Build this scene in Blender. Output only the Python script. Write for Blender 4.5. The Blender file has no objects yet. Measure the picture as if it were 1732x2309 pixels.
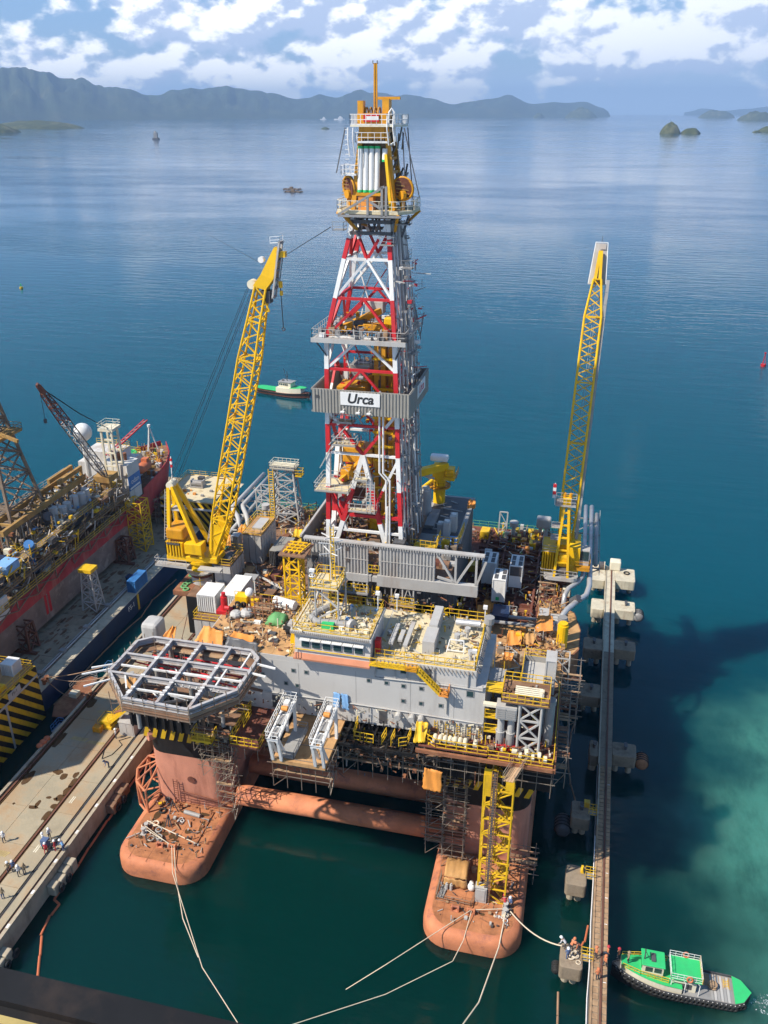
import bpy, bmesh, math, random
from mathutils import Vector, Matrix
random.seed(7)
R = math.radians
S = bpy.context.scene
COL = S.collection
# ---------------------------------------------------------------- camera
cam_d = bpy.data.cameras.new("camera"); cam = bpy.data.objects.new("camera", cam_d); COL.objects.link(cam)
cam_d.sensor_fit = 'VERTICAL'; cam_d.sensor_height = 24.0; cam_d.lens = 24.0 * 1933 / 2309
cam_d.clip_start = 0.5; cam_d.clip_end = 120000
cam.location = (0, 0, 92)
cam.rotation_euler = (R(90 - 25.0), 0, R(13.2))
S.camera = cam
# ---------------------------------------------------------------- sun and sky
SUN_EL, SUN_AZ = 47.0, 217.0          # azimuth measured from +X: the sun stands to the left, behind the viewer
to_sun = Vector((math.cos(R(SUN_AZ)) * math.cos(R(SUN_EL)), math.sin(R(SUN_AZ)) * math.cos(R(SUN_EL)), math.sin(R(SUN_EL))))
sd = bpy.data.lights.new("sun", 'SUN'); sun = bpy.data.objects.new("sun", sd); COL.objects.link(sun)
sd.energy = 4.9; sd.angle = R(0.55); sd.color = (1.0, 0.93, 0.82)
sun.location = (-60, -40, 120)
sun.rotation_euler = (-to_sun).to_track_quat('-Z', 'Y').to_euler()
W = bpy.data.worlds.new("World"); S.world = W; W.use_nodes = True
nt = W.node_tree; N = nt.nodes; LK = nt.links
for n in list(N): N.remove(n)
def nd(t, **k):
    n = N.new(t)
    for a, b in k.items():
        if a.startswith('i_'):
            n.inputs[int(a[2:]) if a[2:].isdigit() else a[2:]].default_value = b
        else: setattr(n, a, b)
    return n
def mth(op, a, b=None, c=None):
    n = nd('ShaderNodeMath', operation=op)
    for i, v in enumerate((a, b, c)):
        if v is None: continue
        if isinstance(v, (int, float)): n.inputs[i].default_value = v
        else: LK.new(v, n.inputs[i])
    return n.outputs[0]
def mrange(v, a, b, c=0.0, d=1.0):
    n = nd('ShaderNodeMapRange', interpolation_type='SMOOTHSTEP')
    LK.new(v, n.inputs[0])
    for i, x in enumerate((a, b, c, d)): n.inputs[i + 1].default_value = x
    return n.outputs[0]
def mixc(f, a, b):
    n = nd('ShaderNodeMix', data_type='RGBA')
    if isinstance(f, (int, float)): n.inputs[0].default_value = f
    else: LK.new(f, n.inputs[0])
    for i, v in ((6, a), (7, b)):
        if isinstance(v, tuple): n.inputs[i].default_value = v + (1,)
        else: LK.new(v, n.inputs[i])
    return n.outputs[2]
sky = nd('ShaderNodeTexSky', sky_type='NISHITA')
sky.sun_disc = False; sky.sun_elevation = R(SUN_EL); sky.sun_rotation = math.atan2(to_sun.x, to_sun.y)
sky.air_density = 1.0; sky.dust_density = 0.6; sky.ozone_density = 2.0; sky.altitude = 90
tc = nd('ShaderNodeTexCoord')
sp = nd('ShaderNodeSeparateXYZ'); LK.new(tc.outputs['Generated'], sp.inputs[0])
dx, dy, dz = sp.outputs
zc = mth('MAXIMUM', dz, 0.0)
# cumulus: fractal noise on the view direction, flattened so that bases lie level
def cloud_noise(off, sc, det=7.0, flat=2.1):
    cb = nd('ShaderNodeCombineXYZ')
    LK.new(mth('ADD', dx, off[0]), cb.inputs[0]); LK.new(mth('ADD', dy, off[1]), cb.inputs[1])
    LK.new(mth('MULTIPLY', mth('ADD', zc, off[2]), flat), cb.inputs[2])
    t = nd('ShaderNodeTexNoise'); t.inputs['Scale'].default_value = sc
    t.inputs['Detail'].default_value = det; t.inputs['Roughness'].default_value = 0.53
    LK.new(cb.outputs[0], t.inputs['Vector'])
    return t.outputs['Fac']
n1 = cloud_noise((1.35, 0.4, 0.0), 9.5, 8.0, 1.7)
n2 = cloud_noise((1.35 - 0.007, 0.4 - 0.004, 0.010), 9.5, 8.0, 1.7)
n3 = cloud_noise((4.1, 2.2, 0.7), 3.0, 5.0)
cover = mth('ADD', n1, mth('MULTIPLY', mth('SUBTRACT', n3, 0.5), 0.35))
cover = mth('ADD', cover, mth('MULTIPLY', mrange(dx, -0.45, 0.25), 0.05))
cover = mth('SUBTRACT', cover, mth('MULTIPLY', mrange(dz, 0.08, 0.24), 0.24))
cover = mth('SUBTRACT', cover, mth('MULTIPLY', mrange(dz, 0.04, 0.0), 0.13))
mask = mrange(cover, 0.445, 0.52)
lit = mrange(mth('SUBTRACT', n1, n2), -0.045, 0.03)
lit = mth('MULTIPLY', lit, mrange(dx, 0.35, -0.35, 0.55, 1.0))
ccol = mixc(lit, (0.47, 0.56, 0.76), (1.25, 1.23, 1.19))
skc = nd('ShaderNodeVectorMath', operation='SCALE'); LK.new(sky.outputs[0], skc.inputs[0]); skc.inputs[3].default_value = 0.075
skt = mixc(mrange(dz, 0.25, 0.06, 0.45, 0.4), skc.outputs[0], mixc(mrange(dz, 0.3, 0.06), (0.09, 0.245, 0.54), (0.20, 0.46, 0.96)))
hz = mixc(mrange(dz, 0.05, 0.0), skt, (0.48, 0.66, 0.95))
fin = mixc(mth('MULTIPLY', mask, 0.93), hz, ccol)
dim = nd('ShaderNodeVectorMath', operation='SCALE'); LK.new(fin, dim.inputs[0]); dim.inputs[3].default_value = 1.06
bg = nd('ShaderNodeBackground'); LK.new(dim.outputs[0], bg.inputs[0]); bg.inputs[1].default_value = 1.0
wo = nd('ShaderNodeOutputWorld'); LK.new(bg.outputs[0], wo.inputs[0])
vs = S.view_settings
vs.view_transform = 'Standard'; vs.look = 'None'; vs.exposure = 0.36; vs.gamma = 1.0; vs.use_curve_mapping = False
cy = S.cycles
cy.max_bounces = 5; cy.diffuse_bounces = 2; cy.glossy_bounces = 3; cy.transmission_bounces = 2; cy.volume_bounces = 0
cy.use_denoising = True; cy.use_adaptive_sampling = True; cy.adaptive_threshold = 0.02
cy.caustics_reflective = False; cy.caustics_refractive = False; cy.sample_clamp_indirect = 4.0

# ---------------------------------------------------------------- materials
def mat(name, rgb, rough=0.55, metal=0.0, var=0.22, vs=0.5, dirt=None, damt=0.35, ds=0.35, streak=True, bump=0.0, bs=3.0, spec=0.4, lo=0.50, hi=0.68):
    m = bpy.data.materials.new(name); m.use_nodes = True
    t = m.node_tree; n = t.nodes; l = t.links
    b = n['Principled BSDF']; b.inputs['Roughness'].default_value = rough; b.inputs['Metallic'].default_value = metal
    b.inputs['Specular IOR Level'].default_value = spec
    g = n.new('ShaderNodeNewGeometry')
    a = n.new('ShaderNodeTexNoise'); a.inputs['Scale'].default_value = vs; a.inputs['Detail'].default_value = 5; a.inputs['Roughness'].default_value = 0.62
    l.new(g.outputs['Position'], a.inputs['Vector'])
    r = n.new('ShaderNodeMapRange'); r.inputs[1].default_value = 0.3; r.inputs[2].default_value = 0.7
    l.new(a.outputs['Fac'], r.inputs[0])
    mx = n.new('ShaderNodeMix'); mx.data_type = 'RGBA'; l.new(r.outputs[0], mx.inputs[0])
    mx.inputs[6].default_value = tuple(c * (1 - var) for c in rgb) + (1,)
    mx.inputs[7].default_value = tuple(min(0.95, c * (1 + var * 0.5)) for c in rgb) + (1,)
    out = mx.outputs[2]
    if dirt:
        mp = n.new('ShaderNodeMapping'); mp.inputs['Scale'].default_value = (1, 1, 0.18 if streak else 1)
        l.new(g.outputs['Position'], mp.inputs[0])
        d = n.new('ShaderNodeTexNoise'); d.inputs['Scale'].default_value = ds; d.inputs['Detail'].default_value = 7; d.inputs['Roughness'].default_value = 0.68
        l.new(mp.outputs[0], d.inputs['Vector'])
        rr = n.new('ShaderNodeMapRange'); rr.interpolation_type = 'SMOOTHSTEP'
        rr.inputs[1].default_value = lo; rr.inputs[2].default_value = hi; rr.inputs[4].default_value = damt
        l.new(d.outputs['Fac'], rr.inputs[0])
        m2 = n.new('ShaderNodeMix'); m2.data_type = 'RGBA'; l.new(rr.outputs[0], m2.inputs[0]); l.new(out, m2.inputs[6])
        m2.inputs[7].default_value = tuple(dirt) + (1,); out = m2.outputs[2]
    l.new(out, b.inputs['Base Color'])
    if bump:
        bt = n.new('ShaderNodeTexNoise'); bt.inputs['Scale'].default_value = bs; bt.inputs['Detail'].default_value = 4
        l.new(g.outputs['Position'], bt.inputs['Vector'])
        bn = n.new('ShaderNodeBump'); bn.inputs['Strength'].default_value = bump; bn.inputs['Distance'].default_value = 0.15
        l.new(bt.outputs['Fac'], bn.inputs['Height']); l.new(bn.outputs[0], b.inputs['Normal'])
    return m
RUST = (0.20, 0.075, 0.03)
M = {}
def dm(k, *a, **kw): M[k] = mat(k, *a, **kw)
dm('salmon', (0.58, 0.215, 0.105), 0.7, var=0.25, vs=0.35, dirt=(0.24, 0.10, 0.08), damt=0.7, ds=0.45, lo=0.50, hi=0.68, streak=False, bump=0.2, spec=.25)
dm('pontoon_top', (0.45, 0.185, 0.085), 0.85, var=0.3, vs=0.6, dirt=(0.19, 0.08, 0.04), damt=0.75, ds=0.4, spec=.2, streak=False, bump=0.2)
dm('column_pink', (0.58, 0.25, 0.165), 0.7, var=0.18, vs=0.3, dirt=(0.33, 0.13, 0.085), damt=0.65, ds=0.45, spec=.25)
dm('black_paint', (0.014, 0.014, 0.015), 0.55, var=0.3, vs=0.5, dirt=(0.06, 0.04, 0.03), damt=0.4, ds=0.6, spec=.25)
dm('yellow', (0.76, 0.47, 0.02), 0.45, var=0.15, vs=0.8, dirt=(0.35, 0.17, 0.04), damt=0.5, ds=0.8)
dm('crane_yellow', (0.86, 0.50, 0.008), 0.42, var=0.14, vs=0.6, dirt=(0.45, 0.22, 0.03), damt=0.4, ds=0.7)
dm('orange_yellow', (0.66, 0.30, 0.015), 0.45, var=0.2, vs=0.8, dirt=(0.25, 0.10, 0.02), damt=0.5, ds=0.9)
dm('red', (0.56, 0.022, 0.028), 0.45, var=0.15, vs=0.6, dirt=(0.28, 0.03, 0.03), damt=0.4)
dm('white', (0.78, 0.77, 0.74), 0.45, var=0.08, vs=0.6, dirt=(0.42, 0.33, 0.24), damt=0.35, ds=0.7)
dm('cream', (0.74, 0.68, 0.52), 0.5, var=0.1, vs=0.6, dirt=(0.40, 0.28, 0.17), damt=0.45, ds=0.6)
dm('wall_grey', (0.53, 0.51, 0.48), 0.55, var=0.07, vs=0.15, dirt=(0.36, 0.33, 0.30), damt=0.5, ds=0.35, bump=0.06, bs=0.6)
dm('grey', (0.33, 0.32, 0.305), 0.5, var=0.15, vs=0.6, dirt=(0.22, 0.17, 0.13), damt=0.4)
dm('light_grey', (0.46, 0.445, 0.42), 0.5, var=0.1, vs=0.5, dirt=(0.32, 0.22, 0.16), damt=0.4)
dm('beam_grey', (0.45, 0.435, 0.43), 0.55, var=0.18, vs=0.8, dirt=(0.33, 0.2, 0.12), damt=0.6, ds=0.9, streak=False)
dm('mid_grey', (0.27, 0.265, 0.26), 0.55, var=0.18, vs=0.5, dirt=(0.15, 0.11, 0.08), damt=0.5)
dm('dark_grey', (0.09, 0.09, 0.095), 0.55, var=0.3, vs=0.6, dirt=(0.16, 0.09, 0.05), damt=0.4)
dm('panel_olive', (0.30, 0.285, 0.25), 0.55, var=0.1, vs=0.4, dirt=(0.2, 0.17, 0.13), damt=0.4)
dm('dark_red', (0.17, 0.058, 0.038), 0.75, var=0.35, vs=0.5, dirt=(0.28, 0.14, 0.08), damt=0.5, ds=0.4, streak=False)
dm('brown', (0.24, 0.135, 0.08), 0.8, var=0.35, vs=0.8, dirt=(0.12, 0.06, 0.035), damt=0.6, streak=False)
dm('tan_deck', (0.52, 0.30, 0.13), 0.8, var=0.3, vs=0.5, dirt=(0.26, 0.12, 0.05), damt=0.65, ds=0.45, streak=False, bump=0.2)
dm('cream_deck', (0.66, 0.56, 0.36), 0.8, var=0.2, vs=0.4, dirt=(0.36, 0.25, 0.12), damt=0.7, ds=0.4, streak=False, bump=0.2)
dm('wood', (0.42, 0.27, 0.155), 0.85, var=0.35, vs=1.2, dirt=(0.22, 0.12, 0.06), damt=0.5, streak=False)
dm('scaffold_steel', (0.30, 0.25, 0.20), 0.5, metal=0.3, var=0.3, vs=0.8, dirt=RUST, damt=0.6)
dm('rust', (0.27, 0.11, 0.055), 0.85, var=0.35, vs=0.8, dirt=(0.42, 0.21, 0.10), damt=0.6, streak=False, bump=0.2)
dm('orange_tarp', (0.74, 0.29, 0.055), 0.6, var=0.15, vs=0.6, dirt=(0.45, 0.2, 0.06), damt=0.4)
dm('brown_tarp', (0.52, 0.28, 0.10), 0.7, var=0.2, vs=0.6, dirt=(0.3, 0.15, 0.05), damt=0.4)
dm('black_tarp', (0.10, 0.10, 0.105), 0.45, var=0.2)
dm('green_tarp', (0.14, 0.36, 0.13), 0.7, var=0.15)
dm('green_deck', (0.035, 0.50, 0.155), 0.5, var=0.1, vs=0.5, dirt=(0.05, 0.36, 0.13), damt=0.5, streak=False)
dm('blue', (0.05, 0.20, 0.48), 0.5, var=0.2, dirt=(0.05, 0.1, 0.2), damt=0.4)
dm('light_blue', (0.22, 0.42, 0.70), 0.6, var=0.2)
dm('dark_blue', (0.02, 0.04, 0.10), 0.5, var=0.2, dirt=(0.06, 0.05, 0.05), damt=0.4)
dm('concrete', (0.40, 0.34, 0.235), 0.85, var=0.28, vs=0.22, dirt=(0.36, 0.215, 0.105), damt=0.75, ds=0.11, lo=.44, hi=.62, streak=False, bump=0.2)
dm('concrete_grey', (0.43, 0.365, 0.265), 0.85, var=0.22, vs=0.5, dirt=(0.20, 0.16, 0.11), damt=0.6, ds=0.7, bump=0.25)
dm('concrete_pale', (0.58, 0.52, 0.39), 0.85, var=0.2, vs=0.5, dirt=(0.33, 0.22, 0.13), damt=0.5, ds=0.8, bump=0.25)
dm('pier_stone_shaded', (0.30, 0.235, 0.165), 0.9, var=0.35, vs=0.6, dirt=(0.13, 0.085, 0.055), damt=0.7, ds=0.6, streak=False, bump=.3)  # brown stone darkened further, the rig's shade put into its colour
dm('wet', (0.10, 0.058, 0.03), 0.9, var=0.2, spec=.0)
dm('rail_rust', (0.16, 0.065, 0.04), 0.7, var=0.3)
dm('dock_deck', (0.33, 0.265, 0.18), 0.85, var=0.25, vs=0.3, dirt=(0.12, 0.09, 0.055), damt=0.7, ds=0.5, streak=False, bump=0.2)
dm('dock_edge', (0.58, 0.50, 0.36), 0.85, var=0.2, vs=0.4, dirt=(0.25, 0.2, 0.13), damt=0.6, streak=False)
dm('ship_red', (0.46, 0.05, 0.055), 0.6, var=0.3, vs=0.3, dirt=(0.40, 0.17, 0.13), damt=0.7, ds=0.4)
dm('ship_fouling', (0.26, 0.19, 0.155), 0.85, var=0.3, vs=0.3, dirt=(0.44, 0.35, 0.28), damt=0.7, ds=0.35, streak=False)
dm('ship_white', (0.62, 0.60, 0.56), 0.5, var=0.12, dirt=(0.3, 0.2, 0.13), damt=0.5)
dm('ship_steel', (0.23, 0.17, 0.12), 0.7, var=0.4, vs=0.6, dirt=(0.32, 0.22, 0.13), damt=0.6, ds=0.8)
dm('ship_ochre', (0.42, 0.25, 0.08), 0.7, var=0.3, dirt=(0.2, 0.1, 0.04), damt=0.6)
dm('boom_orange', (0.55, 0.16, 0.07), 0.6, var=0.2)
dm('rope', (0.66, 0.56, 0.42), 0.9, var=0.15)
dm('rope_brown', (0.34, 0.21, 0.13), 0.9, var=0.2)
dm('cable', (0.03, 0.03, 0.03), 0.5)
dm('rubber', (0.022, 0.022, 0.022), 0.75, var=0.3)
dm('glass', (0.03, 0.06, 0.065), 0.12, var=0.2, spec=0.7)
dm('ledge_orange', (0.50, 0.20, 0.11), 0.7, var=0.15)
dm('steel_pipe', (0.50, 0.50, 0.50), 0.38, metal=0.35, var=0.12, dirt=(0.3, 0.22, 0.17), damt=0.4)
dm('skin', (0.42, 0.24, 0.16), 0.6); dm('helmet', (0.82, 0.82, 0.80), 0.35, var=0.03)
dm('cloth_white', (0.66, 0.66, 0.66), 0.8); dm('cloth_blue', (0.10, 0.15, 0.28), 0.85); dm('cloth_red', (0.45, 0.04, 0.05), 0.8)
dm('cloth_dark', (0.05, 0.055, 0.07), 0.85); dm('cloth_orange', (0.60, 0.20, 0.09), 0.8); dm('cloth_tan', (0.36, 0.27, 0.16), 0.8)
dm('forest', (0.030, 0.048, 0.018), 0.9, var=0.5, vs=0.004, dirt=(0.07, 0.075, 0.03), damt=0.8, ds=0.0025, streak=False)
dm('island_green', (0.06, 0.075, 0.022), 0.9, var=0.5, vs=0.02, dirt=(0.20, 0.18, 0.10), damt=0.6, ds=0.01, streak=False)

# ---------------------------------------------------------------- mesh helpers
WL = {}
def wl(o): return WL.get(o.name, Vector((0, 0, 0))) if o else Vector((0, 0, 0))
def tag(o, label=None, cat=None, group=None, kind=None):
    if label: o['label'] = label
    if cat: o['category'] = cat
    if group: o['group'] = group
    if kind: o['kind'] = kind
    return o
def thing(name, label, cat, loc=(0, 0, 0), group=None, rz=0.0):
    o = bpy.data.objects.new(name, None); COL.objects.link(o); o.location = loc; o.rotation_euler.z = rz
    o.empty_display_size = 0.2; WL[o.name] = Vector(loc)
    return tag(o, label, cat, group)
class MB:
    def __init__(s): s.v = []; s.f = []
    def _a(s, vs, fs):
        k = len(s.v); s.v += [tuple(p) for p in vs]; s.f += [tuple(i + k for i in f) for f in fs]; return s
    def box(s, x0, x1, y0, y1, z0, z1):
        return s._a([(x0, y0, z0), (x1, y0, z0), (x1, y1, z0), (x0, y1, z0), (x0, y0, z1), (x1, y0, z1), (x1, y1, z1), (x0, y1, z1)],
                    [(0, 3, 2, 1), (4, 5, 6, 7), (0, 1, 5, 4), (1, 2, 6, 5), (2, 3, 7, 6), (3, 0, 4, 7)])
    def bar(s, p, q, w=0.1, h=None, up=None):
        h = h or w; p = Vector(p); q = Vector(q); d = (q - p)
        if d.length < 1e-5: return s
        d.normalize(); u = Vector(up) if up else (Vector((0, 0, 1)) if abs(d.z) < 0.95 else Vector((0, 1, 0)))
        a = d.cross(u).normalized() * (w / 2); b = a.cross(d).normalized() * (h / 2)
        return s._a([p - a - b, p + a - b, p + a + b, p - a + b, q - a - b, q + a - b, q + a + b, q - a + b],
                    [(0, 1, 2, 3), (7, 6, 5, 4), (0, 4, 5, 1), (1, 5, 6, 2), (2, 6, 7, 3), (3, 7, 4, 0)])
    def tube(s, p, q, r, n=8, r2=None, caps=True):
        p = Vector(p); q = Vector(q); d = (q - p).normalized(); r2 = r if r2 is None else r2
        u = Vector((0, 0, 1)) if abs(d.z) < 0.9 else Vector((1, 0, 0))
        a = d.cross(u).normalized(); b = d.cross(a)
        vs = []
        for c, rr in ((p, r), (q, r2)):
            for i in range(n):
                t = 2 * math.pi * i / n; vs.append(c + a * (math.cos(t) * rr) + b * (math.sin(t) * rr))
        fs = [(i, (i + 1) % n, n + (i + 1) % n, n + i) for i in range(n)]
        if caps: fs += [tuple(range(n - 1, -1, -1)), tuple(range(n, 2 * n))]
        return s._a(vs, fs)
    def path(s, pts, r, n=6):
        pts = [Vector(p) for p in pts]; k = len(s.v); m = len(pts)
        prev = None
        for i, p in enumerate(pts):
            d = (pts[min(i + 1, m - 1)] - pts[max(i - 1, 0)]).normalized()
            if prev is None:
                u = Vector((0, 0, 1)) if abs(d.z) < 0.9 else Vector((1, 0, 0)); a = d.cross(u).normalized()
            else:
                a = (prev - d * prev.dot(d)).normalized()
            prev = a; b = d.cross(a)
            for j in range(n):
                t = 2 * math.pi * j / n; s.v.append(tuple(p + a * (math.cos(t) * r) + b * (math.sin(t) * r)))
        for i in range(m - 1):
            for j in range(n):
                s.f.append((k + i * n + j, k + i * n + (j + 1) % n, k + (i + 1) * n + (j + 1) % n, k + (i + 1) * n + j))
        s.f.append(tuple(k + j for j in range(n - 1, -1, -1))); s.f.append(tuple(k + (m - 1) * n + j for j in range(n)))
        return s
    def prism(s, poly, z0, z1):
        n = len(poly)
        return s._a([(x, y, z0) for x, y in poly] + [(x, y, z1) for x, y in poly],
                    [tuple(range(n - 1, -1, -1)), tuple(range(n, 2 * n))] + [(i, (i + 1) % n, n + (i + 1) % n, n + i) for i in range(n)])
    def loft(s, rings, cap0=True, cap1=True):
        n = len(rings[0]); k = len(s.v)
        for r in rings: s.v += [tuple(p) for p in r]
        for i in range(len(rings) - 1):
            for j in range(n):
                s.f.append((k + i * n + j, k + i * n + (j + 1) % n, k + (i + 1) * n + (j + 1) % n, k + (i + 1) * n + j))
        if cap0: s.f.append(tuple(k + j for j in range(n - 1, -1, -1)))
        if cap1: s.f.append(tuple(k + (len(rings) - 1) * n + j for j in range(n)))
        return s
    def sheet(s, nu, nv, fn):
        k = len(s.v)
        for i in range(nu + 1):
            for j in range(nv + 1): s.v.append(tuple(fn(i / nu, j / nv)))
        for i in range(nu):
            for j in range(nv):
                a = k + i * (nv + 1) + j; s.f.append((a, a + nv + 1, a + nv + 2, a + 1))
        return s
    def ring(s, c, r, t, axis=(0, 0, 1), n=14, m=6):
        c = Vector(c); d = Vector(axis).normalized(); u = Vector((0, 0, 1)) if abs(d.z) < 0.9 else Vector((1, 0, 0))
        a = d.cross(u).normalized(); b = d.cross(a); k = len(s.v)
        for i in range(n):
            an = 2 * math.pi * i / n; e = a * math.cos(an) + b * math.sin(an)
            for j in range(m):
                tn = 2 * math.pi * j / m; s.v.append(tuple(c + e * (r + t * math.cos(tn)) + d * (t * math.sin(tn))))
        for i in range(n):
            for j in range(m):
                s.f.append((k + i * m + j, k + ((i + 1) % n) * m + j, k + ((i + 1) % n) * m + (j + 1) % m, k + i * m + (j + 1) % m))
        return s
    def sphere(s, c, r, n=12, m=8, sz=1.0):
        rings = []
        for i in range(1, m):
            t = math.pi * i / m
            rings.append([(c[0] + r * math.sin(t) * math.cos(2 * math.pi * j / n), c[1] + r * math.sin(t) * math.sin(2 * math.pi * j / n), c[2] - r * sz * math.cos(t)) for j in range(n)])
        return s.loft(rings)
    def rail(s, pts, h=1.1, t=0.09, sp=1.6, closed=False, bars=2):
        t *= .66; bars = min(bars, 2)
        pts = [Vector(p) for p in pts]
        if closed: pts = pts + [pts[0]]
        for a, b in zip(pts, pts[1:]):
            for k in range(bars):
                z = h * (k + 1) / bars; s.bar(a + Vector((0, 0, z)), b + Vector((0, 0, z)), t)
            s.bar(a + Vector((0, 0, 0.06)), b + Vector((0, 0, 0.06)), t * 0.4, 0.1)
            n = max(1, int(round((b - a).length / sp)))
            for i in range(n + 1):
                p = a.lerp(b, i / n); s.bar(p, p + Vector((0, 0, h)), t * 0.9)
        return s
    def ladder(s, a, b, w=0.5, step=0.45, t=0.07, side=None):
        a = Vector(a); b = Vector(b); d = (b - a); sd_ = Vector(side).normalized() * (w / 2) if side else Vector((w / 2, 0, 0))
        s.bar(a - sd_, b - sd_, t); s.bar(a + sd_, b + sd_, t)
        n = max(2, int(d.length / step))
        for i in range(1, n): p = a + d * (i / n); s.bar(p - sd_, p + sd_, t * 0.8)
        return s
    def build(s, name, m, parent=None, smooth=False, kind=None):
        o0 = wl(parent)
        me = bpy.data.meshes.new(name); me.from_pydata([(x - o0.x, y - o0.y, z - o0.z) for x, y, z in s.v], [], s.f)
        me.materials.append(M[m] if isinstance(m, str) else m); me.update()
        if smooth: me.shade_smooth()
        o = bpy.data.objects.new(name, me); COL.objects.link(o)
        if parent: o.parent = parent
        WL[o.name] = o0
        if kind: o['kind'] = kind
        return o
def bev(o, w=0.05, seg=2):
    b = o.modifiers.new("bevel", 'BEVEL'); b.width = w; b.segments = seg; b.limit_method = 'ANGLE'; return o
UNIT = {}
def unit(m, rnd):
    k = (m, rnd)
    if k not in UNIT:
        b = MB()
        if rnd: b.tube((0, 0, -0.5), (0, 0, 0.5), 0.5, rnd)
        else: b.box(-.5, .5, -.5, .5, -.5, .5)
        me = bpy.data.meshes.new('bar_%s' % m); me.from_pydata(b.v, [], b.f); me.materials.append(M[m]); me.update()
        UNIT[k] = me
    return UNIT[k]
def ubar(name, m, parent, p, q, w, h=None, rnd=0):
    h = h or w; p = Vector(p); q = Vector(q); d = q - p; L = d.length; d.normalize()
    u = Vector((0, 0, 1)) if abs(d.z) < 0.95 else Vector((0, 1, 0))
    a = d.cross(u).normalized(); b = a.cross(d).normalized()
    o = bpy.data.objects.new(name, unit(m, rnd)); COL.objects.link(o)
    c = (p + q) / 2 - wl(parent)
    mt = Matrix((a * w, b * h, d * L)).transposed().to_4x4(); mt.translation = c
    if parent: o.parent = parent
    o.matrix_local = mt
    WL[o.name] = wl(parent)
    return o
def ubox(name, m, parent, x0, x1, y0, y1, z0, z1, rz=0):
    o = bpy.data.objects.new(name, unit(m, 0)); COL.objects.link(o)
    c = Vector(((x0 + x1) / 2, (y0 + y1) / 2, (z0 + z1) / 2)) - wl(parent)
    if parent: o.parent = parent
    o.matrix_local = Matrix.Translation(c) @ Matrix.Rotation(rz, 4, 'Z') @ Matrix.Diagonal((x1 - x0, y1 - y0, z1 - z0, 1))
    WL[o.name] = wl(parent)
    return o
def copy_tree(o, parent=None, loc=None, rz=None, label=None, group=None):
    c = o.copy(); COL.objects.link(c)
    if parent: c.parent = parent
    if loc is not None: c.location = loc
    if rz is not None: c.rotation_euler.z = rz
    if label: c['label'] = label
    if group: c['group'] = group
    for ch in list(o.children): copy_tree(ch, c)
    return c
def rrect(x0, x1, y0, y1, r, n=5):
    P = []
    for cx, cy, a in ((x1 - r, y0 + r, -90), (x1 - r, y1 - r, 0), (x0 + r, y1 - r, 90), (x0 + r, y0 + r, 180)):
        for i in range(n + 1): t = R(a + 90 * i / n); P.append((cx + r * math.cos(t), cy + r * math.sin(t)))
    return P
def text(name, body, m, parent, loc, rot, size, shear=0.0, ext=0.01, off=0.0):
    c = bpy.data.curves.new(name, 'FONT'); c.body = body; c.size = size; c.extrude = ext; c.shear = shear
    c.align_x = 'CENTER'; c.align_y = 'CENTER'; c.materials.append(M[m])
    tmp = bpy.data.objects.new('tmp', c); COL.objects.link(tmp); c.offset = off
    dg = bpy.context.evaluated_depsgraph_get(); me = bpy.data.meshes.new_from_object(tmp.evaluated_get(dg)); bpy.data.objects.remove(tmp)
    o = bpy.data.objects.new(name, me); COL.objects.link(o); WL[o.name] = Vector(loc)
    o.location = Vector(loc) - wl(parent); o.rotation_euler = rot
    if parent: o.parent = parent
    return o
def corrug(x0, x1, z0, z1, y, pitch=0.35, dep=0.12, axis='x', top=None):
    """trapezoid-ribbed sheet in the plane y=const (axis x) or x=const (axis y); returns an MB with real ribs and 60 mm thickness"""
    b = MB(); n = max(2, int(round((x1 - x0) / pitch))); pr = []
    for i in range(n):
        a = x0 + (x1 - x0) * i / n; w = (x1 - x0) / n
        pr += [(a, 0), (a + w * .3, 0), (a + w * .45, dep), (a + w * .85, dep)]
    pr.append((x1, 0))
    for k, (u, d) in enumerate(pr):
        for z in (z0, z1):
            for e in (0, 0.06):
                b.v.append((u, y - d + e, z) if axis == 'x' else (y + d - e, u, z))
    for k in range(len(pr) - 1):
        a = k * 4; c = a + 4
        b.f += [(a, c, c + 2, a + 2), (a + 1, a + 3, c + 3, c + 1), (a + 2, c + 2, c + 3, a + 3), (a, a + 1, c + 1, c)]
    return b
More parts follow.
